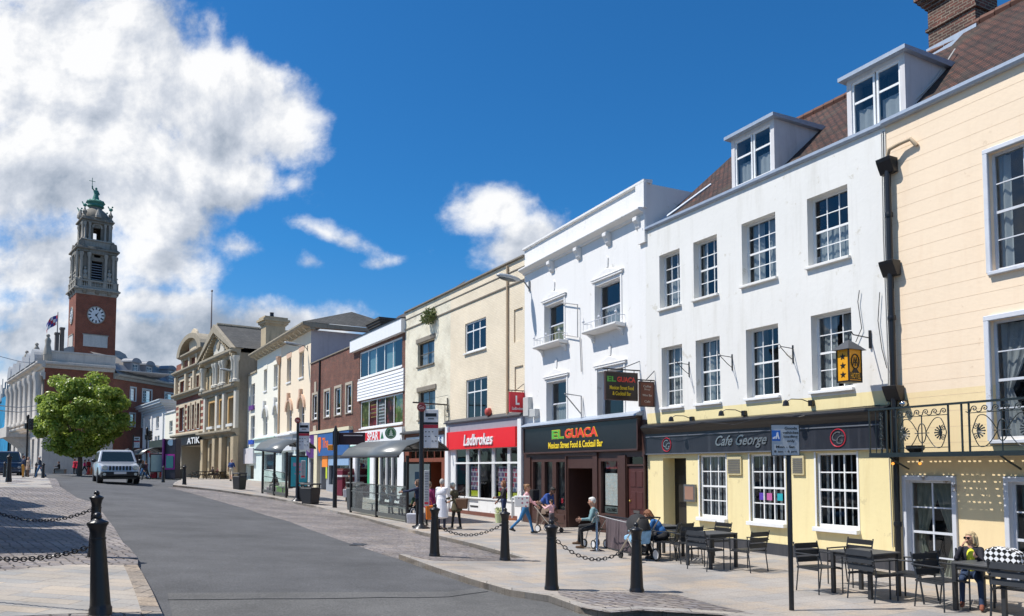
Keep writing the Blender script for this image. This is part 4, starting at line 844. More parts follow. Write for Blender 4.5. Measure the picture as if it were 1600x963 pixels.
# electric boxes at the corner
for (x0,x1,y0,y1,lb) in ((824,832,622,651,'tall white meter box on the white wall left of the bar windows'),(834,843,640,652,'small square grey junction box beside the tall meter box')):
    o=one(lambda s:s.fbox(f,f.U(x1),f.U(x0),f.Z(x0,y1),f.Z(x0,y0),0,.2),'meter_box',P_('box_grey',(.5,.51,.5),.5),None,loc=f.P(f.U(x0),f.Z(x0,y1)),bevel=.01); tag(o,lb,'meter box')

# ================================================================ cream betting shop building
f=fL; bL=bempty('betting_shop_building',f,6,'long cream painted brick building with red betting shop sign and weedy parapet','building')
lb0=base(f,6); lp=8.78+EZ; lpx=f.Z(720,449.5)
lt=f.Z(632,488)*.5+f.Z(818,404.5)*.5
L1=f.rect(726,759,501,548.5); L2=f.rect(728,761,591,659); L3=f.rect(651.5,677.5,534,571); L4=f.rect(653,679.5,611,655);
B1=(f.U(817),f.U(803),f.Z(810,534),f.Z(810,482),.06); B2=(f.U(817.8),f.U(804),f.Z(810.5,611.5),f.Z(810.5,572),.06)
st=f.Z(760,657); us_=f.U(700.5)
mb=MB(); usp=f.U(703)
wall(mb,f,0,usp,st-.3,lt-.02,[L1,L2,B1,B2],rev=.13); shell(mb,f,0,uL,lb0+GB,lt-.02,8.5)
mb.add([f.P(B1[1],B1[2],-.06),f.P(B1[0],B1[2],-.06),f.P(B1[0],B1[3],-.06),f.P(B1[1],B1[3],-.06)],[(0,1,2,3)]); mb.add([f.P(B2[1],B2[2],-.06),f.P(B2[0],B2[2],-.06),f.P(B2[0],B2[3],-.06),f.P(B2[1],B2[3],-.06)],[(0,1,2,3)])
mb.build('wall',K['brickcream'],bL)
mb=MB(); wall(mb,f,usp,uL,st-.3,lt-.02,[L3,L4],rev=.16); mb.build('peeling_wall',K['brickpeel'],bL)
one(lambda s:s.fprof(f,-.0,uL+.02,[(-.3,lt-.02),(.08,lt-.02),(.10,lt),(.10,lt+.06),(-.3,lt+.09)]),'coping',P_('coping_grey',(.22,.19,.15),.8,var=.3),bL)
zs1=f.Z(720,475);
sc=MB(); zsb=(f.Z(632.6,515.8)+f.Z(794,449.5))/2; sc.fprof(f,0,uL,[(0,zsb-.03),(.045,zsb-.02),(.05,zsb+.03),(0,zsb+.06)]); sc.build('string_course',K['coping_grey'],bL)
sc=MB(); sc.fprof(f,0,uL,[(0,zsb+.55),(.03,zsb+.56),(.03,zsb+.60),(0,zsb+.62)]); sc.build('string_course',K['coping_grey'],bL)
one(lambda s:s.tube([f.P(f.U(794.5),lt-.1,.07),f.P(f.U(794.5),st,.07)],.05,8),'downpipe',P_('pipe_cream',(.5,.38,.25),.6),bL)
for Rc in (L1,L2):
    z0_,z1_=Rc[2],Rc[3]
    window(f,bL,Rc,3,2,'wpaint',rev=.06,fw=.07,bar=.06,sash=False,rowz=[z1_-(z1_-z0_)*.30],curtain=None,gl='glassd',sm='white')
def brownwin(Rc,n=2):
    fr=window(f,bL,Rc,2,2,P_('old_timber_grey',(.10,.085,.07),.8,var=.3),rev=.14,fw=.06,bar=.04,sash=False,rowz=[],curtain='net',gl='glass',sill=True,sm='coping_grey',cz='net')
    one(lambda s:s.fbox(f,Rc[0]-.15,Rc[1]+.15,Rc[3]+.01,Rc[3]+.26,.0,.06),'lintel',K['coping_grey'],fr,bevel=.02)
brownwin(L3); brownwin(L4)
# fallen open casement pane on the upper grey window
def weeds(cen,mat,n,rad,nm,lbl,cat,par=None,seed=1,leaf=.07,drop=.0):
    rg=random.Random(seed); b=MB()
    for i in range(n):
        d=Vector((rg.gauss(0,1),rg.gauss(0,1),rg.gauss(0,1))).normalized()*rad*rg.random()**.5; d.z*=.7; d.z-=abs(d.x)*drop
        c=Vector(cen)+d; a=Vector((rg.uniform(-1,1),rg.uniform(-1,1),rg.uniform(-.6,1))).normalized(); bb=a.cross(Vector((rg.random(),rg.random(),rg.random()))).normalized()
        l=leaf*rg.uniform(.6,1.5); b.add([c-a*l,c+bb*l*.35,c+a*l,c-bb*l*.35],[(0,1,2,3)])
    for i in range(14):
        d=Vector((rg.gauss(0,.5),rg.gauss(0,.5),rg.uniform(-.8,.9)))*rad; b.tube([Vector(cen),Vector(cen)+d*.6,Vector(cen)+d+Vector((0,0,-.1))],.008,4)
    o=b.build(nm,mat,par,loc=cen);
    if lbl: tag(o,lbl,cat)
    return o
LEAFM=P_('leaf_green',(.075,.14,.02),.6,var=.5,vs=9);
weeds(f.P(f.U(676),f.Z(676,494),.12),P_('weed_leaf',(.16,.19,.06),.7,var=.4,vs=8),900,.62,'weed_clump','bushy green weed growing out of the cream parapet above the peeling wall','plant',seed=3,leaf=.085,drop=.3)
hangsign(f,820,797,614,643,'square red hanging sign of the betting shop with white letter',P_('sign_red',(.62,.012,.03),.4),[('L',.60,.50,.28,P_('letter_white',(.82,.82,.82),.4),.04),('Ladbrokes',.16,.16,.78,K['letter_white'],.01)],.10,wall_px=819,frame=K['sign_red'])
one(lambda s:(s.lathe(f.P(f.U(766),f.Z(766,644),.1),[(.10,-.17),(.16,-.08),(.16,.08),(.1,.17)],12)),'alarm_bell',P_('alarm_red',(.5,.08,.06),.4),bL,smooth=50)
ut,ub2=f.U(703.8),f.U(812)
zst,zsbm=(f.Z(704,677)+f.Z(811,666))/2,(f.Z(704,704)+f.Z(811,697))/2
shp=one(lambda s:s.fbox(f,.0,f.U(699.5),zst,st+.02,0,.10),'fascia_backing',P_('grey_fascia',(.30,.30,.34),.6),bL)
one(lambda s:s.fprof(f,-.05,f.U(698),[(0,st+.02),(.2,st+.02),(.2,st+.07),(0,st+.22)]),'fascia_capping',P_('dark_capping',(.06,.06,.065),.6,var=.3),shp)
rd=one(lambda s:(s.fbox(f,ub2,ut,zsbm,zst,.0,.22)),'red_fascia',P_('fascia_red',(.78,.01,.015),.35,var=.04),shp)
ua,ub=f.U(732),f.U(777.5); ftext('Ladbrokes',f,rd,K['letter_white'],(ua+ub)/2,(zst+zsbm)/2-.02,.22,wid=abs(ua-ub),hei=(zst-zsbm)*.62,shear=.22,bold=.012,depth=.05,spacing=1.04)
gl0,gl1=f.U(812.5),f.U(712); zg0=f.Z(760,778.5); ztr=f.Z(760,723.5); zgt=zsbm-.02
wp=K['wpaint']
front=MB(); wall(front,f,0,f.U(700.5),lb0+GB,zst+.02,[(gl0,gl1,zg0,zgt,.12),(f.U(749),f.U(732.5),lb0+.02,zg0,.12)],w=.05,rev=.12); fo=front.build('shopfront',P_('shopfront_white',(.76,.76,.75),.6,var=.05,stain=.35,stcol=(.45,.42,.36),blotch=.2),bL)
for a,b in ((f.U(705),f.U(700)),(.0,f.U(814))): one(lambda s:s.fbox(f,a,b,lb0-.2,zst+.3,.05,.18),'pilaster',wp,fo,bevel=.01)
mu=MB()
for px in (712.6,730,732.5,749,770.5,773,795,797,812):
    u=f.U(px); mu.fbox(f,u-.035,u+.035,zg0,zgt,-.05,.045)
mu.fbox(f,gl0,gl1,ztr-.04,ztr+.04,-.05,.05); mu.fbox(f,gl0-.02,gl1+.02,zg0-.06,zg0+.002,-.02,.10); mu.build('mullion',wp,fo)
p=MB(); p.add([f.P(gl1,zg0,-.01),f.P(gl0,zg0,-.01),f.P(gl0,zgt,-.01),f.P(gl1,zgt,-.01)],[(0,1,2,3)]); p.build('pane',K['glassd'],fo)
one(lambda s:s.fbox(f,f.U(749),f.U(732.5),lb0+.02,zg0,-.06,-.02),'door',wp,fo)
one(lambda s:s.fbox(f,f.U(747),f.U(734.5),lb0+.35,lb0+.42,-.02,.0),'letter_box',K['black'],fo)
one(lambda s:s.fbox(f,0,f.U(700.5),lb0-.4,lb0+.16,.05,.09),'plinth',P_('plinth_brown',(.16,.06,.04),.7,var=.3),fo)
bx=MB(); bx.fbox(f,.2,f.U(705),lb0,zst,-2.6,-2.5); bx.fbox(f,.2,f.U(705),lb0-.05,lb0,-2.6,-.1); bx.build('room_wall',P_('shop_inside',(.10,.05,.05),.9),fo)
ins_=MB();
for i,(a,b) in enumerate(((776,793),(798,811),(733.5,747))):
    u0,u1=f.U(b),f.U(a);
    q=one(lambda s:s.fbox(f,u0,u1,zg0+.35,ztr-.15,-.10,-.09),'window_poster',BR('poster_print%d'%i,(.05,.09,.22),(.45,.04,.07),(.45,.48,.5),.3,.22,.03,bump=0,var=.4,vscale=5),fo)
    one(lambda s:s.fbox(f,u0,u1,zg0+.04,zg0+.3,-.10,-.09),'poster_strip',P_('poster_yellow',(.62,.66,.03),.5),q)
    text('PLAY',q,K['letter_white'],f.P((u0+u1)/2,zg0+.55,-.09),-f.d,(0,0,1),wid=(u1-u0)*.6,hei=.14) if False else None
one(lambda s:s.fpoly(f,[(f.U(813),zg0-.0),(f.U(803),zg0-.0),(f.U(812),zg0+1.1)],-.08,-.07),'yellow_sticker',K['poster_yellow'],fo)
# brown timber shop left of it
a0,a1=f.U(699),uL; zbt=f.Z(665,683); BT=P_('red_brown_timber',(.20,.055,.025),.5,var=.2)
dop=(f.U(691),f.U(653),lb0-.02,f.Z(672,722),1.5); tro=(f.U(695),f.U(640),f.Z(668,716),f.Z(668,700))
sb=MB(); wall(sb,f,a0,a1,lb0+GB,st-.29,[dop,tro],w=.04,rev=.15); so_=sb.build('brown_shopfront',BT,bL)
one(lambda s:s.fbox(f,f.U(696),f.U(637),f.Z(666,697),f.Z(666,682),.04,.12),'shop_sign',P_('sign_pale',(.62,.68,.72),.5),so_)
ftext('S',f,so_,P_('letter_navy',(.03,.06,.2),.5),f.U(691.5),f.Z(691,689),.12,hei=.42,bold=.03)
one(lambda s:s.fprof(f,a0,a1,[(0,st-.29),(.3,st-.29),(.3,st-.2),(0,st-.1)]),'capping',P_('dark_capping',(.06,.06,.065),.6),so_)
o=one(lambda s:(s.fbox(f,a0+.3,a1-.3,lb0,st-.3,-2.2,-2.1)),'room_wall',K['dark'],so_);
ftext('A',f,so_,P_('letter_tan',(.4,.25,.15),.6),f.U(683),f.Z(683,743),-1.2,hei=.8)
for px in (650,659,668,679,689): one(lambda s:s.fbox(f,f.U(px)-.03,f.U(px)+.03,tro[2],tro[3],-.02,.02),'mullion',BT,so_)
# iron projecting bracket with ladder-like frame above the brown shop
u=f.U(700); P=f.P; zz=f.Z(700,633); b=MB()
b.tube([P(u,zz-.4,.05),P(u,zz+.35,.05)],.03,6); b.tube([P(u,zz,.05),P(u,zz+.05,1.9)],.04,6); b.tube([P(u+.3,zz-.9,.05),P(u+.3,zz,.05)],.018,5); b.tube([P(u-.15,zz-.9,.05),P(u-.15,zz,.05)],.018,5)
for k in range(3): b.tube([P(u+.3,zz-.2-.3*k,.05),P(u-.15,zz-.2-.3*k,.05)],.014,5)
b.tube([P(u,zz+.5,0),P(u,zz+.1,1.6)],.008,4)
o=b.build('sign_bracket',K['iron'],None,loc=P(u,zz)); tag(o,'long black iron bracket on the cream wall left of the betting shop sign','bracket')
# ================================================================ convenience store (white panels)
f=fS; bS=bempty('convenience_store_building',f,4,'white panelled convenience store with strip windows and printed window posters','building')
sb0=base(f,4); S0=f.U(627); Z=f.Z
stp=(Z(551.3,535)+Z(629,500))/2; swt=(Z(560,552)+Z(627,527))/2; swb=(Z(560,593)+Z(627,574.5))/2; spt=(Z(562,628.5)+Z(628,613))/2; spb=(Z(562,671)+Z(628,661.5))/2
sw=(f.U(627),f.U(560),swb,swt); sp=(f.U(628.5),f.U(562),spb,spt)
mb=MB(); wall(mb,f,0,uS,spb-1.4,stp-.75,[sw,sp],rev=.15); shell(mb,f,0,uS,sb0+GB,stp-.03,9); mb.build('wall',K['brick'],bS)
W8=P_('white_panel',(.80,.80,.80),.5,var=.03,stain=.2,stcol=(.55,.54,.5))
b=MB(); b.fbox(f,-.02,uS+.05,stp-.78,stp,-.05,.28); b.build('fascia_panel',W8,bS);
one(lambda s:s.fbox(f,-.04,uS+.08,stp,stp+.06,-.3,.32),'roof_trim',K['black'],bS)
b=MB(); n=7
for i in range(n):
    z0_=spt+.05+(swb-.12-spt-.05)*i/n; z1_=spt+.05+(swb-.12-spt-.05)*(i+.96)/n; b.fprof(f,f.U(631),f.U(559),[(.0,z0_),(.10,z0_),(.07,z1_),(0,z1_)])
b.build('weatherboarding',W8,bS)
fr=window(f,bS,sw,5,1,'wpaint',rev=.05,fw=.1,bar=.09,sash=False,curtain=None,gl='glassd',sill=True)
for k in (1,3):
    w_=(sw[1]-sw[0])/5; a=sw[1]-w_*(k+1)+.08; one(lambda s:s.fbox(f,a,a+w_-.16,sw[2]+.1,sw[3]-.1,-.2,-.19),'blind',P_('blind_teal',(.25,.42,.42),.7),fr)
fr=window(f,bS,sp,5,1,'wpaint',rev=.05,fw=.08,bar=.08,sash=False,curtain=None,gl='glass',sill=True)
cols5=[(.28,.30,.10),(.30,.03,.05),(.32,.30,.33),(.12,.04,.06),(.22,.30,.08)]; c2=[(.50,.20,.08),(.45,.06,.08),(.55,.06,.08),(.40,.06,.05),(.42,.25,.15)]
w_=(sp[1]-sp[0])/5
for k in range(5):
    m=newmat('window_print%d'%k); t=m[1]; p=m[2]; tc=tn(t,'ShaderNodeTexCoord'); v=tn(t,'ShaderNodeTexVoronoi',distance='MANHATTAN' if k==2 else 'EUCLIDEAN'); v.inputs['Scale'].default_value=2.2; t.links.new(tc.outputs['Object'],v.inputs[0])
    cr=tn(t,'ShaderNodeValToRGB'); t.links.new(v.outputs['Distance'],cr.inputs[0]); cr.color_ramp.interpolation='CONSTANT'; cr.color_ramp.elements[0].color=c4(c2[k]); cr.color_ramp.elements[1].color=c4(cols5[k]); cr.color_ramp.elements[1].position=.28; ee=cr.color_ramp.elements.new(.55); ee.color=c4(mulc(cols5[k],.45)); t.links.new(cr.outputs[0],p.inputs['Base Color'])
    a=sp[1]-w_*(k+1)+.05; po=one(lambda s:s.fbox(f,a,a+w_-.1,sp[2]+.1,sp[3]-.08,-.14,-.13),'window_poster',m[0],fr)
    if k==2:
        q=MB()
        for j in range(7): q.fbox(f,a+.25,a+w_-.25,sp[3]-.5-.2*j,sp[3]-.43-.2*j,-.13,-.125)
        q.build('printed_lines',P_('letter_white',(.8,.8,.8),.4),po)
    if k==1:
        q=MB()
        for j in range(4): q.fbox(f,a+.2,a+w_-.3,sp[3]-.4-.25*j,sp[3]-.33-.25*j,-.13,-.125)
        q.build('printed_lines',P_('letter_gold',(.5,.35,.1),.4),po)
sft_,sfb_=Z(592,672),Z(592,694)
fa=one(lambda s:s.fbox(f,-.05,uS+.02,sfb_,sft_,0,.2),'fascia',W8,bS)
r_=one(lambda s:s.fbox(f,f.U(598),f.U(575),sfb_+.25,sft_-.12,.2,.215),'red_sign',P_('spar_red',(.65,.02,.03),.4),fa)
ua,ub=f.U(579),f.U(596); ftext('SPAR',f,r_,K['letter_white'],(ua+ub)/2,(sfb_+sft_)/2+.06,.215,wid=abs(ua-ub),hei=.52,bold=.02)
one(lambda s:s.fpoly(f,[(f.U(604),sfb_+.3),(f.U(599.5),sfb_+.3),(f.U(601.7),sft_-.15)],.2,.215),'tree_mark',P_('spar_green',(.02,.16,.07),.4),fa)
one(lambda s:s.fbox(f,-.02,f.U(551.5),sfb_-.06,sfb_-.001,0,.24),'fascia_trim',P_('green_trim',(.25,.55,.42),.5),fa)
u=f.U(629.5); dd_=f.P(u,0,.6); zc_=EZ+(730-677)/FPX*dd_.y
e=empty('round_sign',f.P(u,zc_),'round green projecting sign with a fir tree emblem','sign')
nn_=-f.d; Mx=Matrix((( -f.n.x,0,nn_.x),(-f.n.y,0,nn_.y),(0,1,0)))
cen=f.P(u,zc_,.75)
one(lambda s:s.lathe(cen,[(.31,-.04),(.33,-.03),(.33,.03),(.31,.04)],28,M=Mx),'disc',P_('spar_green',(.02,.16,.07),.4),e,smooth=40)
b=MB(); b.lathe(cen,[(.28,.041),(.28,.046)],28,M=Mx); b.build('ring',P_('sign_pale_green',(.35,.5,.42),.5),e)
b=MB(); b.lathe(cen,[(.24,.047),(.24,.051)],28,M=Mx); b.build('inner_disc',K['spar_green'],e)
b=MB()
for k,(hw,y0,y1) in enumerate(((.17,-.17,.0),(.13,-.06,.10),(.085,.045,.22))):
    b.add([cen+Mx@Vector(q) for q in ((-hw,y0,.054+.001*k),(hw,y0,.054+.001*k),(0,y1,.054+.001*k))],[(0,1,2)])
b.build('tree_emblem',P_('emblem_pale',(.60,.75,.66),.5),e)
one(lambda s:s.tube([f.P(u,zc_,0),f.P(u,zc_,.12)],.04,6),'bracket_arm',K['iron'],e)
gf=MB(); gz1=sfb_-.05
wall(gf,f,0,uS,sb0+GB,gz1+.04,[(f.U(622),f.U(585),sb0+.1,gz1-.1),(f.U(579),f.U(556),sb0+.05,gz1-.1)],w=.05,rev=.3); go=gf.build('shopfront',W8,bS)
one(lambda s:s.fbox(f,.1,uS-.1,sb0,gz1,-2.6,-2.5),'room_wall',K['dark'],go)
for (x0,x1) in ((622,585),(579,556)):
    p=MB(); p.fbox(f,f.U(x0),f.U(x1),sb0+.05,gz1-.1,-.12,-.11); p.build('pane',K['glassd'],go)
one(lambda s:s.fbox(f,f.U(578),f.U(572),sb0+.9,gz1-.3,-.1,-.09),'poster',P_('poster_green',(.03,.30,.13),.5),go)
one(lambda s:s.fbox(f,f.U(592),f.U(588),sb0+.9,gz1-.6,-.1,-.09),'poster',P_('poster_cream',(.7,.68,.4),.5),go)
for px in (585,593,603,612,622,556,579): one(lambda s:s.fbox(f,f.U(px)-.05,f.U(px)+.05,sb0,gz1-.1,-.1,-.0),'mullion',K['wpaint'],go)
# chimney above, behind the white fascia and dark gables behind
def stack(fac,px0,px1,yt,yb,w,mat,nm,par,th=1.2,cap=True):
    u0,u1=fac.U(px1,w),fac.U(px0,w); zt_,zb_=fac.Z((px0+px1)/2,yt,w),fac.Z((px0+px1)/2,yb,w); b=MB(); um=(u0+u1)/2; h=(u1-u0)/2*.72
    b.fbox(fac,um-h,um+h,zb_,zt_-.5,w-th,w)
    for k in range(3): b.fbox(fac,um-h-.08*(k+1),um+h+.08*(k+1),zt_-.5+.17*k,zt_-.5+.17*(k+1),w-th-.08*(k+1),w+.08*(k+1))
    o=b.build(nm,mat,par); return o
st_=stack(f,571,597,502,523,-2.5,K['slate'],'chimney',bS)
b=MB(); zt1=Z(629,484,-3.2); b.add([f.P(-1.0,stp-.1,-1.2),f.P(1.6,stp-.1,-1.2),f.P(1.6,zt1,-3.6),f.P(-.6,zt1+.2,-3.6)],[(0,1,2,3)]); b.add([f.P(1.6,stp-.1,-1.2),f.P(1.6,stp-.1,-5),f.P(1.6,zt1,-3.6)],[(0,1,2)]); b.build('rear_roof',P_('dark_roof',(.05,.04,.035),.8),bS)

# ================================================================ red brick shops
f=fB; bB=bempty('red_brick_building',f,5,'dark red brick building with narrow framed windows above purple and blue shop signs','building'); Z=f.Z
bb0=base(f,5); btp=(Z(482,571)+Z(553,540))/2
B_w=[f.rect(540.5,549,601,644),f.rect(523,532,607,649),f.rect(506.5,514.5,612,652.5),f.rect(488,495,617,657)]
bt=sum(o[3] for o in B_w[:3])/3; bo_=sum(o[2] for o in B_w[:3])/3; B_w=[(a,b,bo_,bt) for a,b,c,d in B_w]
bft=(Z(499,681)+Z(552,668))/2
mb=MB(); wall(mb,f,0,uB,bft-.2,btp-.02,B_w,rev=.12); shell(mb,f,0,uB,bb0+GB,btp-.02,9); mb.build('wall',K['brick'],bB)
one(lambda s:s.fbox(f,0,uB,btp-.02,btp+.06,-.3,.07),'coping',P_('coping_grey',(.22,.19,.15),.8),bB)
for Rc in B_w:
    fr=window(f,bB,Rc,1,3,'wpaint',rev=.06,fw=.12,bar=.08,sash=False,rowz=[Rc[2]+(Rc[3]-Rc[2])*.25],curtain=None,gl='glassd',sill=True,sm='kerb')
    a=MB(); st_m=P_('stone_surround',(.42,.36,.28),.7); a.fbox(f,Rc[0]-.18,Rc[0],Rc[2]-.1,Rc[3]+.18,0,.07); a.fbox(f,Rc[1],Rc[1]+.18,Rc[2]-.1,Rc[3]+.18,0,.07); a.fbox(f,Rc[0],Rc[1],Rc[3],Rc[3]+.18,0,.069); a.build('surround',st_m,fr)
one(lambda s:s.tube([f.P(f.U(498.8),btp-.05,.08),f.P(f.U(498.8),bft,.08)],.07,6),'downpipe',K['black'],bB)
u=f.U(491.5); one(lambda s:(s.fbox(f,u-.4,u+.4,bo_-1.9,bo_-.5,0,.06),s.fbox(f,u-.25,u+.25,bt+.2,bt+1.0,0,.05)),'stone_panel',K['stone_surround'],bB)
bfb=bft-1.7
one(lambda s:s.fbox(f,-.0,f.U(483.5),bft-.02,bft+.22,0,.3),'cream_cornice',P_('cornice_cream',(.66,.60,.42),.6),bB)
bl=one(lambda s:s.fbox(f,.1,f.U(499.2),bfb,bft-.02,0,.25),'blue_fascia',P_('fascia_blue',(.03,.11,.30),.45),bB)
pu=one(lambda s:s.fbox(f,f.U(499),uB-.1,bfb-.1,bft-.02,0,.27),'purple_fascia',P_('fascia_purple',(.09,.02,.16),.45),bB)
ORG_M=P_('letter_orange',(.80,.16,.03),.4); ftext('The',f,bl,ORG_M,f.U(513),(bft+bfb)/2+.1,.25,hei=.75,wid=1.5,bold=.02)
one(lambda s:s.fpoly(f,[(f.U(506.5),bft-.3),(f.U(502),bft-.3),(f.U(502),bfb+.6),(f.U(504.2),bfb+.2),(f.U(506.5),bfb+.6)],.25,.27),'shield_logo',ORG_M,bl)
one(lambda s:s.ball(f.P(f.U(489),(bft+bfb)/2,.28),(.3,.3,.55),10,6),'round_logo',P_('pale_lilac',(.6,.55,.65),.5),pu)
gf=MB(); wall(gf,f,0,uB,bb0+GB,bfb+.04,[(f.U(547),f.U(515),bb0+.5,bfb-.25),(f.U(511),f.U(503),bb0+.03,bfb-.2,.8),(f.U(496),f.U(486),bb0+.2,bfb-.2)],w=.05,rev=.2); go=gf.build('shopfront',P_('shopfront_grey',(.28,.30,.33),.6),bB)
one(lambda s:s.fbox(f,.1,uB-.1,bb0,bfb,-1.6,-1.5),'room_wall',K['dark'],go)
p=MB(); p.fbox(f,f.U(547),f.U(515),bb0+.5,bfb-.25,-.1,-.09); p.build('pane',K['glassd'],go)
one(lambda s:s.fbox(f,f.U(547),f.U(515),bfb-.7,bfb-.25,.05,.1),'window_header',P_('header_blue',(.25,.38,.55),.5),go)
for (a,b,c,d,cc,nm) in ((513.5,505,711,730,(.85,.25,.03),'orange'),(513,511,730,748,(.55,.65,.03),'lime'),(499,495.5,719,756,(.12,.04,.28),'violet')):
    one(lambda s:s.fbox(f,f.U(a),f.U(b),Z((a+b)/2,d),Z((a+b)/2,c),.06,.10),'poster',P_('poster_'+nm,cc,.5),go)
one(lambda s:s.fbox(f,f.U(501.5),f.U(496.5),bb0-.2,bft-.1,.05,.32),'pilaster',K['cornice_cream'],go)
# rear brick gable and roof behind it
b=MB(); zq=Z(553,521,-4); b.add([f.P(-.2,btp-.1,-1.5),f.P(4.6,btp-.1,-1.5),f.P(3.4,zq,-4.5),f.P(1.0,zq,-4.5)],[(0,1,2,3)]); b.add([f.P(-.2,btp-.1,-1.5),f.P(1.0,zq,-4.5),f.P(-.2,btp-.1,-7)],[(0,1,2)]); b.build('rear_roof',K['dark_roof'] if 'dark_roof' in K else K['slate'],bB)

# ================================================================ victorian pair
f=fV; bV=bempty('victorian_building',f,9,'cream three storey Victorian building with arched windows and a deep bracketed cornice','building'); Z=f.Z
vb0=base(f,9); vtp=(Z(397,560)+Z(480,515))/2-.25;
V_t=[f.rect(465,472.3,552,590),f.rect(445.8,452.3,561,598),f.rect(425.3,431.3,571,606),f.rect(409.8,414.8,579,612)]
V_m=[f.rect(466,474.3,622,670),f.rect(447.2,454.7,628,673),f.rect(427,433.7,635,679),f.rect(410.2,416.6,640,682.5)]
def lev(g):
    zt=sum(o[3] for o in g)/len(g); zb=sum(o[2] for o in g)/len(g); return [(a,b,zb,zt) for a,b,c,d in g]
V_t=lev(V_t); V_m=lev(V_m); vf=V_m[0][2]-.35; um=f.U(436)
mb=MB(); wall(mb,f,0,um,vf,vtp-.02,V_t[:2]+V_m[:2],rev=.25); mb.build('peach_wall',P_('peach_render',(.80,.67,.50),.8,var=.05,stain=.2,stcol=(.5,.4,.3)),bV)
mb=MB(); wall(mb,f,um,uV,vf,vtp-.02,V_t[2:]+V_m[2:],rev=.25); mb.build('cream_wall',P_('ivory_render',(.82,.78,.66),.8,var=.05,stain=.2,stcol=(.55,.5,.4)),bV)
mb=MB(); shell(mb,f,0,uV,vb0+GB,vtp-.02,11); mb.build('side_wall',P_('side_render',(.52,.48,.48),.8,var=.1,stain=.4,stcol=(.3,.27,.25)),bV)
STN=P_('weathered_stone',(.34,.29,.21),.8,var=.25,vs=2,stain=.5,stcol=(.12,.10,.08),fine=.15,bump=.4,bs=6)
co=one(lambda s:s.fprof(f,-.5,uV+.3,[(-.2,vtp-.05),(.15,vtp-.05),(.25,vtp+.1),(.75,vtp+.22),(.85,vtp+.34),(.85,vtp+.46),(-.2,vtp+.55)]),'cornice',STN,bV)
b=MB(); b.add([f.P(-.5,vtp+.5,.8),f.P(uV+.3,vtp+.5,.8),f.P(uV-2,vtp+2.2,-4),f.P(2.0,vtp+2.2,-4)],[(0,1,2,3)]); b.add([f.P(-.5,vtp+.5,.8),f.P(2.0,vtp+2.2,-4),f.P(-.5,vtp+.5,-9)],[(0,1,2)]); b.build('roof',K['slate'],co)
b=MB(); b.fprof(f,-.55,-.02,[(.85,vtp+.34),(.85,vtp+.46),(-8,vtp+.46),(-8,vtp+.2),(-.2,vtp+.1),(.2,vtp+.1)]); b.build('cornice_return',STN,co)
for i in range(14):
    u=.5+(uV-1)*i/13; b=MB(); b.fprof(f,u-.12,u+.12,[(0,vtp-.06),(.25,vtp-.06),(.60,vtp+.18),(.1,vtp+.18)]);
    b.v; b.build('modillion',P_('modillion_stone',(.55,.48,.36),.8),co)
for g,(cc) in ((V_t,0),(V_m,1)):
    for i,Rc in enumerate(g):
        fr=window(f,bV,Rc,1,2,'gpaint',rev=.25,fw=.08,bar=.06,curtain='low',gl='glassd',sill=True,sm='wpaint',sillh=.15)
        mt=K['peach_render'] if i<2 else K['ivory_render']
        um_=(Rc[0]+Rc[1])/2; r=(Rc[1]-Rc[0])/2
        if cc:
            # spandrels turn the opening into an arch, with a moulded hood over it
            for sg in (-1,1):
                pts=[(um_+sg*r*1.02,Rc[3]+.03)]+[(um_+sg*r*math.sin(a),Rc[3]-r+r*math.cos(a)) for a in [k*math.pi/16 for k in range(9)]];
                b=MB(); b.fpoly(f,pts,-.2,-.004); b.build('arch_spandrel',mt,fr)
            hd=MB(); pts=[(um_+(r+.35)*math.cos(a),Rc[3]-r+(r+.35)*math.sin(a)) for a in [k*math.pi/12 for k in range(13)]]+[(um_+(r+.06)*math.cos(a),Rc[3]-r+(r+.06)*math.sin(a)) for a in [k*math.pi/12 for k in range(12,-1,-1)]]
            for k in range(12):
                q=[pts[k],pts[k+1],pts[24-k],pts[25-k]]; hd.fpoly(f,q,0,.16)
            hd.build('hood_mould',P_('hood_peach',(.62,.42,.30),.8) if i<2 else P_('hood_grey',(.62,.62,.60),.8),fr)
            one(lambda s:s.fbox(f,um_-.18,um_+.18,Rc[3]+.2,Rc[3]+.75,0,.26),'keystone',K['hood_peach'] if i<2 else K['hood_grey'],fr)
        else: one(lambda s:s.fbox(f,Rc[0]-.1,Rc[1]+.1,Rc[3]+.02,Rc[3]+.5,0,.03),'lintel',K['hood_peach'] if i<2 else mt,fr)
one(lambda s:s.tube([f.P(f.U(435.5),vtp-1,.1),f.P(f.U(435.5),vf,.1)],.09,6),'downpipe',P_('pipe_cream',(.5,.38,.25),.6),bV)
one(lambda s:s.lathe(f.P(f.U(435.5),vtp-1.3,.15),[(.1,-.4),(.22,-.1),(.28,.2),(.28,.35)],8),'rain_hopper',K['hood_peach'],bV)
vz=vf-1.3
for (x0,x1,cc,tx,tc_) in ((482,461,(.30,.33,.36),None,None),(460,436,(.62,.64,.66),'store',(.10,.12,.2)),(435,400.5,(.60,.72,.66),None,None)):
    o=one(lambda s:(s.fbox(f,f.U(x0)+.05,f.U(x1)-.05,vz,vf-.0,0,.25),s.fprof(f,f.U(x0)+.05,f.U(x1)-.05,[(0,vf-.0),(.45,vf-.0),(.45,vf+.1),(0,vf+.3)])),'shop_fascia',P_('vf%d'%x0,cc,.6),bV)
    if tx: ftext(tx.upper(),f,o,P_('letter_dark',(.06,.07,.12),.5),f.U((x0+x1)/2),vz+.6,.25,hei=.5,wid=3.0,bold=.03) if False else None
gf=MB(); ops=[(f.U(478),f.U(464),vb0+.4,vz-.15),(f.U(458),f.U(441),vb0+.1,vz-.15),(f.U(431),f.U(411),vb0+1.1,vz-.2)]
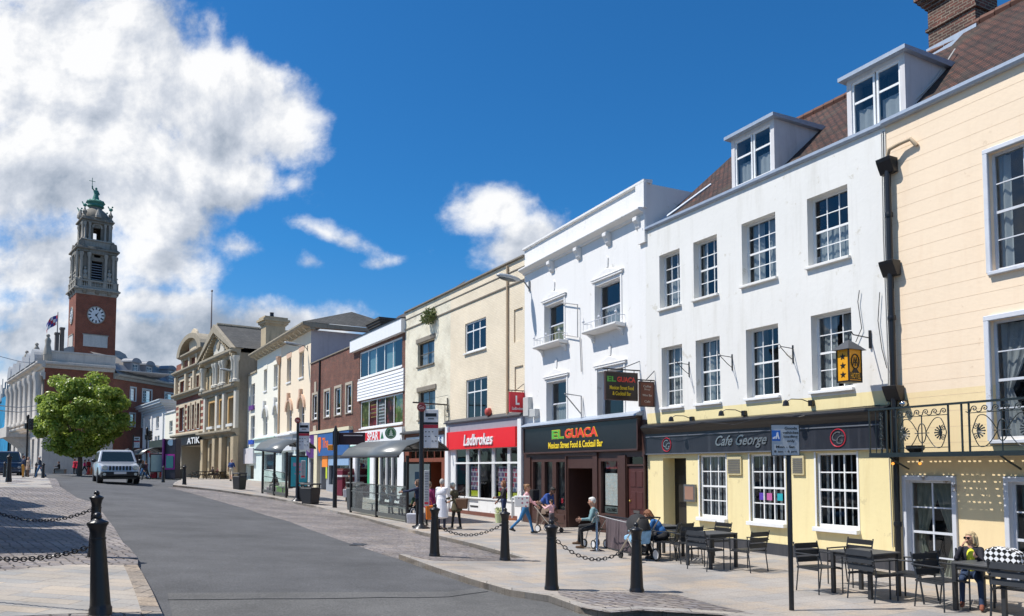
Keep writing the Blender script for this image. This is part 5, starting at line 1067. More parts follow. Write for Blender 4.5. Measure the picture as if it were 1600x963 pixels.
wall(gf,f,0,uV,vb0+GB,vz+.04,ops,w=.05,rev=.3); go=gf.build('shopfront',P_('shopfront_mint',(.66,.74,.70),.6),bV)
one(lambda s:s.fbox(f,.1,uV-.1,vb0,vz,-1.6,-1.5),'room_wall',P_('shop_dim',(.10,.10,.10),.9),go)
for o_ in ops:
    p=MB(); p.fbox(f,o_[0],o_[1],o_[2],o_[3],-.16,-.15); p.build('pane',K['glassd'],go)
one(lambda s:s.fbox(f,f.U(424),f.U(413),vb0+1.5,vz-.8,-.3,-.28),'poster',P_('poster_teal',(.03,.35,.45),.5),go)
f=fA; bA=bempty('narrow_annex_building',f,2,'narrow cream building squeezed between the Victorian building and the stone bank','building'); Z=f.Z
ab0=base(f,2); atp=(Z(399,582)+Z(385,590))/2
A_w=[f.rect(390,396,601,634),f.rect(390.5,396.8,650,687)]; av=A_w[1][2]-.8
mb=MB(); wall(mb,f,0,uA,av,atp-.02,A_w,rev=.25); shell(mb,f,0,uA,ab0+GB,atp-.02,9); mb.build('wall',K['ivory_render'],bA)
one(lambda s:s.fbox(f,-.02,uA+.05,atp-.02,atp+.15,-.3,.12),'coping',STN,bA)
for Rc in A_w:
    fr=window(f,bA,Rc,1,2,'gpaint',rev=.2,fw=.08,curtain='low',gl='glassd',sill=False); one(lambda s:s.fbox(f,Rc[0]-.1,Rc[1]+.1,Rc[2]-.5,Rc[2]-.05,0,.2),'window_box',P_('box_purple',(.13,.04,.22),.6) if Rc is A_w[0] else P_('sign_royal_blue',(.02,.08,.45),.5),fr)
fa=one(lambda s:s.fbox(f,-.4,uA+.3,av-1.7,av-.1,0,.35),'shop_fascia',P_('fascia_white_grey',(.62,.60,.62),.5),bA)
gf=MB(); wall(gf,f,-.0,uA,ab0+GB,av+.02,[(.4,uA-.5,ab0+.1,av-1.9)],w=.05,rev=.4); go=gf.build('shopfront',K['shopfront_mint'],bA)
one(lambda s:s.fbox(f,.1,uA-.1,ab0,av-1.8,-1.6,-1.5),'room_wall',P_('shop_brown',(.12,.06,.05),.9),go)

# ================================================================ stone bank with pediment
q=fA.P(uA,0); nb=Vector((math.sin(R(54)),math.cos(R(54)),0))      # perpendicular to the bank front, pointing back
px=385
pb=Vector((q.x,q.y,0))-nb*0.0
for i in range(400):
    if 800+FPX*pb.x/pb.y<371.5: break
    pb=pb-nb*.02
fK=Fac((pb.x,pb.y),d=(-math.sin(R(36)),math.cos(R(36)))); f=fK; Z=f.Z
uK=f.U(318); bK=bempty('stone_bank_building',f,8,'soot stained stone bank with tall columns and a large triangular pediment','building')
kb0=base(f,8)-.1; SAND=P_('bath_stone',(.46,.37,.24),.8,var=.2,vs=1.2,stain=.6,stcol=(.13,.11,.08),fine=.1,bump=.4,bs=5)
kc=(Z(314.6,575)+Z(368,553))/2       # pediment base cornice
km=(Z(314.6,620.4)+Z(371,604.8))/2   # mid cornice
kg=(Z(318,683)+Z(371,674))/2
K_t=lev([f.rect(357,362.2,573,603),f.rect(342.5,347.5,578,607.5),f.rect(326.8,331.5,583,612)]); K_m=lev([f.rect(357,366.5,622,663),f.rect(343,348,627,664),f.rect(326.5,335,630,668)])
K_g=[(f.U(367.5),f.U(356.5),kb0+.9,kg-1.0),(f.U(349),f.U(344.5),kb0,kg-1.4),(f.U(335.5),f.U(326.5),kb0+.9,kg-1.0)]
mb=MB(); wall(mb,f,0,uK,kb0+GB,kc,K_t+K_m+K_g,rev=.5); mb.build('wall',SAND,bK)
mb=MB(); shell(mb,f,0,uK,kb0+GB,kc,16); mb.build('side_wall',P_('side_stone',(.30,.26,.20),.85,var=.2,stain=.5,stcol=(.1,.09,.07)),bK)
def cornice(f,u0,u1,z,pr,h,mat,par,nm='cornice'): return one(lambda s:s.fprof(f,u0,u1,[(0,z-h*.5),(pr*.3,z-h*.5),(pr*.45,z-h*.1),(pr*.9,z),(pr,z+h*.15),(pr,z+h*.4),(0,z+h*.55)]),nm,mat,par)
for (z_,pr,h) in ((kc,.9,.9),(km,.7,.8),(kg,.9,.8)): cornice(f,-.5,uK+.4,z_,pr,h,STN,bK)
for Rc in K_t+K_m:
    fr=window(f,bK,Rc,1,2,P_('bronze_frame',(.16,.10,.05),.5),rev=.5,fw=.12,bar=.08,curtain=None,gl='glassd',sill=True,sm='hood_grey',sillh=.3,sillp=.4)
for i,Rc in enumerate(K_m):
    a=MB(); om=P_('ochre_stone',(.55,.33,.12),.7); a.fbox(f,Rc[0]-.28,Rc[0],Rc[2],Rc[3]+.3,0,.12); a.fbox(f,Rc[1],Rc[1]+.28,Rc[2],Rc[3]+.3,0,.12); a.fbox(f,Rc[0],Rc[1],Rc[3],Rc[3]+.3,0,.118); a.build('surround',om,bK)
for px in (369.5,351,340,321.5):
    u=f.U(px); m_=P_('pale_stone',(.58,.54,.46),.8,var=.15,stain=.4,stcol=(.2,.18,.15))
    b=MB(); b.fbox(f,u-.38,u+.38,kg+.4,km-.4,0,.35); b.build('pilaster',m_,bK,bevel=.02)
    b=MB(); b.lathe(f.P(u,km+.4,.5),[(.42,0),(.42,.25),(.3,.35),(.28,kc-km-1.5),(.42,kc-km-1.2),(.42,kc-km-.9)],12); b.build('column',m_,bK,smooth=40)
    if px>325:
        b=MB(); b.lathe(f.P(u-.9,km+.4,.5),[(.38,0),(.38,.25),(.27,.35),(.25,kc-km-1.5),(.38,kc-km-1.2),(.38,kc-km-.9)],12); b.build('column',m_,bK,smooth=40)
    b=MB(); b.fbox(f,u-.55,u+.55,kb0-.3,kg-.4,0,.55); b.build('pier',SAND,bK,bevel=.05)
for Rc in K_g:
    p=MB(); p.fbox(f,Rc[0],Rc[1],Rc[2],Rc[3],-.5,-.45); p.build('pane',K['glassd'],bK)
one(lambda s:s.fbox(f,.1,uK-.1,kb0,kc-.2,-2.6,-2.5),'room_wall',K['dark'],bK)
ap=Z(336,511.5,.6)*1.0; uc=uK*.5
ua_,ub_=-.6,uK+.6; ap=kc+ (ub_-ua_)/2*.78
ap=Z(334.6,511,.5)
ty=MB(); ty.fpoly(f,[(ua_+.6,kc+.4),(ub_-.6,kc+.4),(uc,ap-.8)],-.3,.0); tyo=ty.build('tympanum',SAND,bK)
rk=MB()
for (A,B_) in (((ua_,kc+.35),(uc,ap)),((ub_,kc+.35),(uc,ap))):
    th=.75; rk.fpoly(f,[A,B_,(B_[0],B_[1]-th*1.25),(A[0]+(th*.9 if A[0]<B_[0] else -th*.9),A[1])],-.3,1.0)
rk.build('raking_cornice',STN,bK)
for i in range(12):
    for s_,A in ((1,ua_),(-1,ub_)):
        t_=(i+1)/13; u=A+(uc-A)*t_; z=kc+.35+(ap-kc-.35)*t_-1.0; b=MB(); b.fbox(f,u-.16,u+.16,z-.15,z+.2,0,.85); b.build('dentil',SAND,tyo)
one(lambda s:(s.fpoly(f,[(uc-2.2,kc+.6),(uc+2.2,kc+.6),(uc+2.4,kc+1.6),(uc+1.4,kc+2.8),(uc,kc+3.6),(uc-1.4,kc+2.8),(uc-2.4,kc+1.6)],0,.35)),'carved_relief',K['pale_stone'],tyo,bevel=.1)
one(lambda s:s.fpoly(f,[(uc+.8*math.cos(a),kc+2.0+1.0*math.sin(a)) for a in [k*math.pi/8 for k in range(16)]],.35,.45),'cartouche',STN,tyo,bevel=.05)
rf=MB(); rf.add([f.P(ua_,kc+.4,.6),f.P(uc,ap,.6),f.P(uc,ap,-15),f.P(ua_,kc+.4,-15)],[(0,1,2,3)]); rf.add([f.P(ub_,kc+.4,.6),f.P(uc,ap,.6),f.P(uc,ap,-15),f.P(ub_,kc+.4,-15)],[(0,1,2,3)]); rf.build('roof',K['slate'],bK)
rd_=MB()
for i in range(20): rd_.tube([f.P(uc,ap+.05,.6-.78*i),f.P(uc,ap+.05,.6-.78*i-.74)],.2,6)
rd_.build('ridge_tile',STN,bK)
# its chimney seen above the Victorian building
b=MB(); cu_,cw_=-.55,-3.2; zt_=Z(410,507,-3.5); zb_=kc-2
b.fbox(f,cu_-.9,cu_+.75,zb_,zt_-.9,cw_-1.2,cw_+.9)
for k,(o_,za,zb2) in enumerate(((.1,.9,.75),(.25,.75,.5),(.4,.5,.25),(.2,.25,0))): b.fbox(f,cu_-.9-o_,cu_+.75+o_,zt_-za,zt_-zb2,cw_-1.2-o_,cw_+.9+o_)
b.fbox(f,cu_-1.0,cu_+.85,zt_-3.6,zt_-3.4,cw_-1.3,cw_+1); cco=b.build('chimney',SAND,bK)
one(lambda s:(s.lathe(f.P(cu_,zt_,cw_),[(.25,0),(.2,.5),(.25,.6)],8)),'chimney_pot',K['black'],cco)

# ================================================================ striped brick and stone building with curved gable
q=fK.P(uK,0); fR=Fac((q.x,q.y),d=(-math.sin(R(36)),math.cos(R(36)))); f=fR; Z=f.Z; uR_=f.U(273)
bR=bempty('striped_brick_building',f,7,'ornate red brick and stone striped building with a curved gable and flagpole','building')
rb0=base(f,7)-.1
BAND=BR('striped_brick_and_stone',(.27,.06,.035),(.22,.05,.03),(.17,.10,.07),.225,.075,.01,bump=.4,var=.2)
rc=(Z(273,588)+Z(318,571))/2; rm=(Z(273,625)+Z(318,607))/2; rg=(Z(273,688)+Z(318,680))/2
Rt=lev([f.rect(305,309.5,587,610),f.rect(297,301.5,590,613),f.rect(279.5,286.5,599,617)]); Rm=lev([f.rect(307,311,632,671),f.rect(299.5,303,633,671),f.rect(292.5,296,634,672),f.rect(279.5,287,638,673)])
mb=MB(); wall(mb,f,0,uR_,rg,rc,Rt+Rm,rev=.35); shell(mb,f,0,uR_,rb0+GB,rc,12); mb.build('wall',BAND,bR)
IV=P_('stone_band',(.60,.50,.36),.8,var=.2,stain=.5,stcol=(.2,.15,.1))
st_b=MB()
def holeband(z0_,z1_,ops,w=.03):
    segs=[(0,uR_)]
    for o in ops:
        if o[2]-.1<z1_ and o[3]+.1>z0_:
            ns=[]
            for a,b in segs:
                if o[0]>b or o[1]<a: ns.append((a,b)); continue
                if a<o[0]: ns.append((a,o[0]))
                if b>o[1]: ns.append((o[1],b))
            segs=ns
    for a,b in segs:
        if b-a>.05: st_b.fbox(f,a,b,z0_,z1_,0,w)
n=6
for i in range(n):
    z=rg+.5+(rm-rg-1.0)*i/n; holeband(z,z+.32,Rm)
for i in range(4):
    z=rm+.5+(rc-rm-.8)*i/4; holeband(z,z+.42,Rt)
st_b.build('stone_band',IV,bR)
for z_ in (rc,rm,rg+.2): cornice(f,-.1,uR_+.3,z_,.7,.7,STN,bR)
for Rc in Rt+Rm:
    fr=window(f,bR,Rc,2 if Rc[1]-Rc[0]>1.5 else 1,3,'wpaint',rev=.3,fw=.16,bar=.1,curtain='low',gl='glass',sill=True,sm='gpaint')
    a=MB(); a.fbox(f,Rc[0]-.3,Rc[0],Rc[2],Rc[3]+.35,.031,.14); a.fbox(f,Rc[1],Rc[1]+.3,Rc[2],Rc[3]+.35,.031,.14); a.fbox(f,Rc[0],Rc[1],Rc[3],Rc[3]+.35,.031,.138); a.build('surround',IV,fr)
for px in (274.5,290.5,303.3,316.5):
    u=f.U(px); one(lambda s:(s.fbox(f,u-.35,u+.35,rm+.4,rc-.3,0,.4)),'pilaster',IV,bR,bevel=.05)
# parapet left and the curved gable
one(lambda s:s.fbox(f,f.U(290),uR_,rc+.3,rc+1.4,-.4,.1),'parapet',K['brickorange'],bR)
gu0,gu1=f.U(320),f.U(283.5); gm=(gu0+gu1)/2; gr=(gu1-gu0)/2; gz=(Z(283.5,561)+Z(319,548))/2; gtop=Z(298,529)
gmb=MB(); gmb.fpoly(f,[(gu0,rc+.3),(gu1,rc+.3)]+[(gm+gr*math.cos(a),gz+(gtop-gz)*math.sin(a)) for a in [math.pi*(1-k/14) for k in range(15)]][::1],-.4,0)
gmb.build('gable_wall',BAND,bR)
ar=MB()
for k in range(14):
    a0_,a1_=math.pi*k/14,math.pi*(k+1)/14; ro=1.06; ri=.80
    ar.fpoly(f,[(gm+gr*ro*math.cos(a0_),gz+(gtop-gz)*ro*math.sin(a0_)),(gm+gr*ro*math.cos(a1_),gz+(gtop-gz)*ro*math.sin(a1_)),(gm+gr*ri*math.cos(a1_),gz+(gtop-gz)*ri*math.sin(a1_)),(gm+gr*ri*math.cos(a0_),gz+(gtop-gz)*ri*math.sin(a0_))],-4.0,.9)
ar.build('curved_pediment',STN,bR)
for k in range(4):
    u=gu0+.4+(gu1-gu0-.8)*k/3; one(lambda s:s.fbox(f,u-.35,u+.35,rc+.4,gz-.1,0,.35),'pilaster',IV,bR,bevel=.05)
cornice(f,gu0-.3,gu1+.3,gz-.1,.8,.7,STN,bR)
one(lambda s:s.fpoly(f,[(gm+gr*.35*math.cos(a),gz+1.4+gr*.3*math.sin(a)) for a in [k*math.pi/8 for k in range(16)]],0,.3),'cartouche',IV,bR,bevel=.05)
rf=MB(); rf.add([f.P(0,rc+.4,-.3),f.P(uR_,rc+.4,-.3),f.P(uR_,rc+4,-6),f.P(0,rc+4,-6)],[(0,1,2,3)]); rf.build('roof',K['slate'],bR)
one(lambda s:(s.tube([f.P(gm+.5,gtop-.2,-2),f.P(gm+.5,Z(304,474,-2),-2)],.12,6,r2=.05),s.ball(f.P(gm+.5,Z(304,474,-2),-2),.15,6,4)),'flagpole',P_('pole_grey_brown',(.25,.2,.18),.6),bR)
ck=one(lambda s:s.fbox(f,-.3,uR_*.80,Z(300,697),Z(300,686),.1,1.6),'club_fascia',P_('club_black',(.012,.012,.018),.3),bR)
ftext('ATIK',f,ck,K['letter_white'],f.U(301,1.6),(Z(300,696)+Z(300,687))/2,1.6,wid=abs(f.U(290,1.6)-f.U(310,1.6)),hei=.75,bold=.02)
zc0=Z(300,697)
gf=MB(); wall(gf,f,0,uR_,rb0+GB,rg,[(f.U(318),f.U(283),rb0,zc0,3.0)],rev=3.0); gf.build('ground_floor_wall',P_('club_beige',(.50,.44,.34),.8,var=.1),bR)
one(lambda s:s.fbox(f,f.U(318),f.U(283),rb0,zc0,-3.1,-3.0),'entrance_wall',P_('club_inner',(.34,.32,.28),.8),bR)
for px in (290,297,304,311): one(lambda s:s.fbox(f,f.U(px)-.15,f.U(px)+.15,rb0,zc0,-3.0,-2.9),'entrance_mullion',P_('mullion_dim',(.2,.19,.17),.7),bR)
# cream box and white cottage with a stone cornice
q=fR.P(uR_,0); fQ=Fac((q.x,q.y),d=(-math.sin(R(36)),math.cos(R(36)))); f=fQ; Z=f.Z; uq=f.U(256.5)
bQ=bempty('cream_block_building',f,2,'plain cream two storey block left of the striped brick building','building'); qb=base(f,2)-.1; qt=(Z(257,647)+Z(273,643.5))/2
Rc=f.rect(263,268,658,676)
mb=MB(); wall(mb,f,0,uq,qb+GB,qt,[Rc],rev=.2); shell(mb,f,0,uq,qb+GB,qt,10); mb.build('wall',K['ivory_render'],bQ)
window(f,bQ,Rc,1,2,'wpaint',rev=.2,fw=.12,curtain=None,gl='glassd'); one(lambda s:s.fbox(f,0,uq,qt,qt+.2,-.3,.15),'coping',K['wpaint'],bQ)
o=one(lambda s:s.fbox(f,f.U(272,.3),f.U(242,.3),Z(257,699,.3),Z(257,688,.3),.05,1.2),'shop_canopy',P_('canopy_dark_green',(.03,.05,.045),.6),bQ)
q=f.P(uq,0); fW=Fac((q.x,q.y),d=(-math.sin(R(36)),math.cos(R(36)))); f=fW; Z=f.Z; uw=f.U(222)
bW=bempty('white_corniced_building',f,4,'white classical building with a pale blue grey cornice beside the tree','building'); wb=base(f,4)-.1; wt=(Z(222,651.5)+Z(250,645))/2
Ww=[f.rect(242,246.5,651,670),f.rect(229,232,655,672),f.rect(240.5,244,682,696),f.rect(245,248,681,695),f.rect(231,234.5,683,702)]
mb=MB(); wall(mb,f,0,uw,wb+GB,wt,Ww,rev=.2); shell(mb,f,0,uw,wb+GB,wt,9); mb.build('wall',K['white2'],bW)
for Rc in Ww: window(f,bW,Rc,1,2,'wpaint',rev=.2,fw=.1,curtain=None,gl='glassd',sill=True)
for px in (224,236.5,254): one(lambda s:s.fbox(f,f.U(px)-.3,f.U(px)+.3,wb,wt-.3,0,.2),'pilaster',K['white2'],bW)
zct=wt+1.6
GRY=P_('cornice_blue_grey',(.50,.56,.60),.6,var=.08)
b=MB();
for k,(o_,za,zb_) in enumerate(((.1,0,.45),(.35,.45,.8),(.7,.8,1.1),(1.0,1.1,1.45),(1.15,1.45,1.6))): b.fbox(f,-o_,uw+o_,wt+za,wt+zb_,-9,o_)
b.build('cornice',GRY,bW)
one(lambda s:s.fbox(f,.3,uw-.3,Z(240,707),Z(240,700),.0,.3),'shop_sign',P_('sign_shop_red',(.5,.03,.05),.5),bW)

# ================================================================ town hall
TX,TY=-72.0,128.3; TR=R(40); KS=.91
tb=G(TX,TY)-.2; SC_=.1082
def tz(y): return EZ+(730-y)*SC_
bT=empty('clock_tower_town_hall',(TX,TY,tb),'baroque town hall with a tall red brick clock tower and green statue on top','town hall')
ax=Vector((math.cos(TR),math.sin(TR),0)); ay_=Vector((-math.sin(TR),math.cos(TR),0))
def TL(x,y,z): v=Vector((TX,TY,0))+ax*x*KS+ay_*y*KS; return Vector((v.x,v.y,z))
def tbox(mb,x0,x1,y0,y1,z0,z1): mb.hexa([TL(x0,y0,z0),TL(x1,y0,z0),TL(x1,y1,z0),TL(x0,y1,z0),TL(x0,y0,z1),TL(x1,y0,z1),TL(x1,y1,z1),TL(x0,y1,z1)])
def sq(mb,s,z0,z1): h=s/2; tbox(mb,-h,h,-h,h,z0,z1)
def face(k):
    "facade frame on each of the four sides of the tower for half-width h"
    a=TR+k*math.pi/2; d=Vector((-math.cos(a),-math.sin(a),0)); return d,Vector((-d.y,d.x,0))
class FacS(Fac):
    def P(s,u,z,w=0.0): return Fac.P(s,u*KS,z,w*KS)
def FT(k,h):
    d,n=face(k); p=Vector((TX,TY,0))+(n*h-d*h)*KS; return FacS((p.x,p.y),d=(d.x,d.y))
s0=6.7; mb=MB(); sq(mb,s0,tb,tz(463)); sh_=mb.build('tower_shaft',K['brickorange'],bT)
TST=P_('tower_stone',(.22,.20,.165),.85,var=.3,vs=.8,stain=.8,stcol=(.07,.06,.055),fine=.2,bump=.5,bs=3)
TSL=P_('tower_stone_pale',(.36,.33,.28),.85,var=.25,vs=.9,stain=.6,stcol=(.12,.11,.09),fine=.15,bump=.4,bs=3)
mb=MB(); sq(mb,6.9,tz(463),tz(458)); sq(mb,7.2,tz(458),tz(456)); sq(mb,7.8,tz(456),tz(453.5)); sq(mb,7.4,tz(453.5),tz(452)); lc=mb.build('lower_cornice',TSL,bT,bevel=.05)
for k in range(4):
    F_=FT(k,3.35)
    for u in (1.3,3.35,5.4): one(lambda s:s.fprof(F_,u-.3,u+.3,[(.1,tz(462)),(.45,tz(459)),(.6,tz(456)),(.1,tz(456))]),'bracket',TST,lc)
for k in range(4):
    F_=FT(k,3.55); z0_,z1_=tz(452),tz(440.5); b=MB(); b.fbox(F_,0,7.1,z0_,z0_+.25,-.3,0); b.fbox(F_,0,7.1,z1_-.22,z1_,-.34,.04)
    for u0,u1 in ((0,1.0),(2.0,2.6),(4.5,5.1),(6.1,7.1)): b.fbox(F_,u0,u1,z0_+.25,z1_-.22,-.3,-.0)
    bo2=b.build('balustrade',TSL,bT)
    for a,c in ((1.0,2.0),(2.6,4.5),(5.1,6.1)):
        n=int((c-a)/.27)
        for i in range(n):
            u=a+(c-a)*(i+.5)/n; q=MB(); q.lathe(F_.P(u,z0_+.25,-.15),[(.07,0),(.11,.25),(.05,.55),(.08,z1_-z0_-.47)],6); q.build('baluster',TSL,bo2)
z0_,z1_=tz(440),tz(396); mb=MB()
for k in range(4):
    F_=FT(k,2.9); wall(mb,F_,0,5.8,z0_-1,z1_,[(2.0,3.8,z0_+.2,tz(408)),(2.35,3.45,tz(402.5),tz(395.5))],rev=.7)
mb.build('belfry_wall',TST,bT)
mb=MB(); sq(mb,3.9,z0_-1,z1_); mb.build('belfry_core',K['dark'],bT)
for k in range(4):
    F_=FT(k,2.9)
    for i in range(7): one(lambda s:s.fprof(F_,2.0,3.8,[(-.55,z0_+.4+.43*i),(-.2,z0_+.3+.43*i),(-.2,z0_+.36+.43*i),(-.55,z0_+.46+.43*i)]),'louvre',K['lead'],bT) if k in (0,3) else None
    for u in (.25,1.5,4.3,5.55): one(lambda s:s.lathe(F_.P(u,z0_,.3),[(.33,0),(.33,.3),(.24,.4),(.21,z1_-z0_-.9),(.34,z1_-z0_-.5),(.34,z1_-z0_-.1)],10),'column',TSL,bT,smooth=40)
    one(lambda s:(s.fpoly(F_,[(1.6,tz(400.5)),(1.6,tz(398))]+[(2.9+1.3*math.cos(a),tz(398)+.9*math.sin(a)) for a in [math.pi*(k_/10) for k_ in range(11)]][::1]+[(4.2,tz(398)),(4.2,tz(400.5))],.1,.2)) if False else s.fpoly(F_,[(2.9+1.45*math.cos(a),tz(398)+1.35*math.sin(a)) for a in [math.pi*(j/12) for j in range(13)]],-.3,.55),'segmental_hood',TST,bT)
    # seated statues in the side bays
    for u in (.9,4.9):
        b=MB(); b.ball(F_.P(u,z0_+.5,.35),(.42,.42,.55),8,5); b.ball(F_.P(u,z0_+1.3,.32),(.33,.33,.5),8,5); b.ball(F_.P(u,z0_+2.0,.32),.2,8,5); b.tube([F_.P(u-.3,z0_+1.5,.4),F_.P(u+.1,z0_+.9,.75)],.12,6); b.build('stone_figure',TSL,bT,smooth=60)
mb=MB(); sq(mb,6.6,z1_,z1_+.45); sq(mb,7.3,z1_+.45,z1_+.75); sq(mb,6.9,z1_+.75,z1_+.95); mb.build('belfry_cornice',TST,bT,bevel=.05)
for k in range(4):
    F_=FT(k,3.3)
    for u in (.6,6.0): one(lambda s:s.fpoly(F_,[(u-.6,z1_+.9),(u+.6,z1_+.9),(u+.5,z1_+1.7),(u,z1_+2.1),(u-.5,z1_+1.7)],-1,-.1),'scroll_pedestal',TST,bT)
z2,z3=tz(392),tz(374); mb=MB(); sq(mb,5.2,z1_+.9,z3); sq(mb,5.6,z3-.25,z3); mb.build('lantern_pedestal',TSL,bT,bevel=.05)
z4=tz(347); mb=MB()
for k in range(4):
    F_=FT(k,2.05); wall(mb,F_,0,4.1,z3,z4,[(1.4,2.7,z3+.2,z4-.7)],rev=.55)
mb.build('lantern_wall',TST,bT)
for k in range(4):
    F_=FT(k,2.05)
    for u in (-.0,.75,3.35,4.1): one(lambda s:s.lathe(F_.P(u,z3,.32),[(.24,0),(.24,.2),(.17,.3),(.15,z4-z3-.6),(.24,z4-z3-.3),(.24,z4-z3)],8),'column',TSL,bT,smooth=40)
    one(lambda s:s.fpoly(F_,[(2.05+.9*math.cos(a),z4-.75+.9*math.sin(a)) for a in [math.pi*(j/10) for j in range(11)]]+[(1.42,z4-.75)]+[(2.05+.63*math.cos(a),z4-.75+.6*math.sin(a)) for a in [math.pi*(1-j/10) for j in range(11)]],-.05,.12),'arch_mould',TSL,bT)
mb=MB(); sq(mb,5.0,z4,z4+.4); sq(mb,5.6,z4+.4,z4+.65); sq(mb,5.2,z4+.65,z4+.95); mb.build('lantern_cornice',TST,bT,bevel=.05)
z5=z4+.95; z6=tz(315); mb=MB(); mb.lathe(TL(0,0,z5),[(2.3,0),(2.3,.3),(2.1,.9),(1.7,1.5),(1.2,1.9),(1.0,2.0),(1.0,z6-z5)],16); mb.build('dome',TST,bT,smooth=50)
for k in range(4):
    a=TR+math.pi/4+k*math.pi/2; c_=Vector((TX+math.cos(a)*2.8,TY+math.sin(a)*2.8,z5)); b=MB(); b.lathe(c_,[(.35,0),(.2,.3),(.4,.8),(.15,1.2),(.1,1.5)],8); b.build('urn',TST,bT)
    b=MB(); b.ball(c_+Vector((0,0,1.9)),(.35,.25,.3),8,5); b.ball(c_+Vector((.25,0,2.35)),.16,6,4); b.tube([c_+Vector((-.2,0,1.9)),c_+Vector((-.55,.1,2.5))],.1,5); b.tube([c_+Vector((0,0,1.4)),c_+Vector((0,0,1.8))],.08,5); b.build('copper_bird',P_('verdigris',(.06,.22,.17),.7,var=.4,vs=2),bT,smooth=60)
    a2=TR+k*math.pi/2; c_=Vector((TX+math.cos(a2)*2.3,TY+math.sin(a2)*2.3,z5)); one(lambda s:s.lathe(c_,[(.5,0),(.5,.4),(.3,1.0),(.12,1.5)],8),'volute',TSL,bT)
VG=K['verdigris']; mb=MB(); mb.lathe(TL(0,0,z6-.3),[(.9,0),(1.35,.3),(1.2,.6),(1.5,1.0),(1.25,1.3),(.7,1.4)],12)
for k in range(10):
    a=k*math.pi/5; mb.ball(TL(1.35*math.cos(a),1.35*math.sin(a),z6+.75),(.2,.2,.3),6,4)
mb.build('copper_crown',VG,bT,smooth=50)
zs_=z6+1.05; mb=MB(); mb.lathe(TL(0,0,zs_),[(.55,0),(.5,.5),(.36,1.0),(.32,1.25),(.42,1.55),(.36,1.8),(.14,1.95)],10); mb.ball(TL(0,0,zs_+2.15),(.2,.2,.25),8,6); mb.tube([TL(-.3,0,zs_+1.7),TL(-.65,-.1,zs_+2.1),TL(-.7,-.15,zs_+2.5)],.11,6); mb.tube([TL(.3,0,zs_+1.7),TL(.5,-.2,zs_+1.2),TL(.3,-.4,zs_+1.0)],.11,6)
mb.tube([TL(-.72,-.15,zs_+1.9),TL(-.72,-.15,zs_+3.9)],.05,5); mb.tube([TL(-1.25,-.15,zs_+3.3),TL(-.2,-.15,zs_+3.3)],.05,5); mb.build('copper_statue',VG,bT,smooth=60)
def clock(F_,u,z,r,par):
    face_=MB(); n=32; face_.fpoly(F_,[(u+r*math.cos(a),z+r*math.sin(a)) for a in [2*math.pi*k/n for k in range(n)]],0,.08); fo_=face_.build('clock_face',P_('clock_white',(.72,.72,.72),.5),par)
    fo_['label']='white clock face'
    rg_=MB(); rg_.tube([F_.P(u+r*math.cos(a),z+r*math.sin(a),.08) for a in [2*math.pi*k/n for k in range(n)]],.09,6,closed=True); rg_.build('rim',TSL,fo_)
    nm=MB(); m_=P_('clock_black',(.01,.01,.02),.4)
    for k in range(12):
        a=k*math.pi/6; c=math.cos(a); s_=math.sin(a); w=.11
        nm.fpoly(F_,[(u+r*.62*c-w*s_,z+r*.62*s_+w*c),(u+r*.62*c+w*s_,z+r*.62*s_-w*c),(u+r*.92*c+w*s_,z+r*.92*s_-w*c),(u+r*.92*c-w*s_,z+r*.92*s_+w*c)],.08,.10)
    nm.build('numeral',m_,fo_)
    for (ang,le,w,k_) in ((R(52),r*.5,.14,'hour_hand'),(R(-60),r*.78,.1,'minute_hand')):
        # reading as seen from outside: +u is to the viewer's left
        c=-math.cos(ang); s_=math.sin(ang); h=MB(); h.fpoly(F_,[(u-w*s_-.2*c,z+w*c-.2*s_),(u+w*s_-.2*c,z-w*c-.2*s_),(u+le*c,z+le*s_)],.11,.14); h.build(k_,m_,fo_)
for k in (0,3): clock(FT(k,3.35),3.35,tz(494),1.42,bT)
for k in (0,3):
    F_=FT(k,3.35); zt_,zb_=tz(526),tz(544); p=one(lambda s:s.fbox(F_,1.35,5.35,zb_,zt_,0,.12),'inscription_panel',P_('panel_white_stone',(.55,.53,.49),.8,var=.2,stain=.5,stcol=(.3,.28,.25)),bT); one(lambda s:(s.fbox(F_,1.2,5.5,zt_,zt_+.15,0,.2)),'panel_moulding',TSL,p)
# main block: long street front and short return
K0=Vector((-69.7,112,0)); dF=Vector((-math.sin(R(40)),math.cos(R(40)),0)); fM=Fac((K0.x,K0.y),d=(dF.x,dF.y)); Z=fM.Z
mz=Z(66,572); ms=G(-70,112)-.1; LM=34
rr_=Vector((math.cos(TR),math.sin(TR),0)); RK0=K0+rr_*9.4; fN=Fac((RK0.x,RK0.y),d=(-rr_.x,-rr_.y))
M_w=[];
for i in range(6): M_w.append((2.2+5.3*i,4.4+5.3*i,ms+9,ms+14.2)); M_w.append((2.2+5.3*i,4.4+5.3*i,ms+1.2,ms+5.6))
mb=MB(); wall(mb,fM,0,LM,ms+GB,mz,M_w,rev=.5); TSF=P_('portland_stone',(.56,.51,.45),.85,var=.2,vs=.8,stain=.45,stcol=(.2,.18,.16),fine=.1);
mb.fbox(fM,-.0,LM,mz-.1,mz,-18,.0); mb.add([fM.P(LM,ms,0),fM.P(LM,ms,-18),fM.P(LM,mz,-18),fM.P(LM,mz,0)],[(0,1,2,3)]); mb.build('street_front_wall',TSF,bT)
mb=MB(); wall(mb,fN,0,9.4,ms+GB,mz,[(2.8,4.2,mz-4.9,mz-2.2),(5.6,7,mz-4.9,mz-2.2)],rev=.3); mb.build('return_wall',K['brickorange'],bT)
for Rc in M_w: window(fM,bT,Rc,2,3,'gpaint',rev=.5,fw=.2,bar=.12,curtain=None,gl='glassd',sill=True,sm='gpaint')
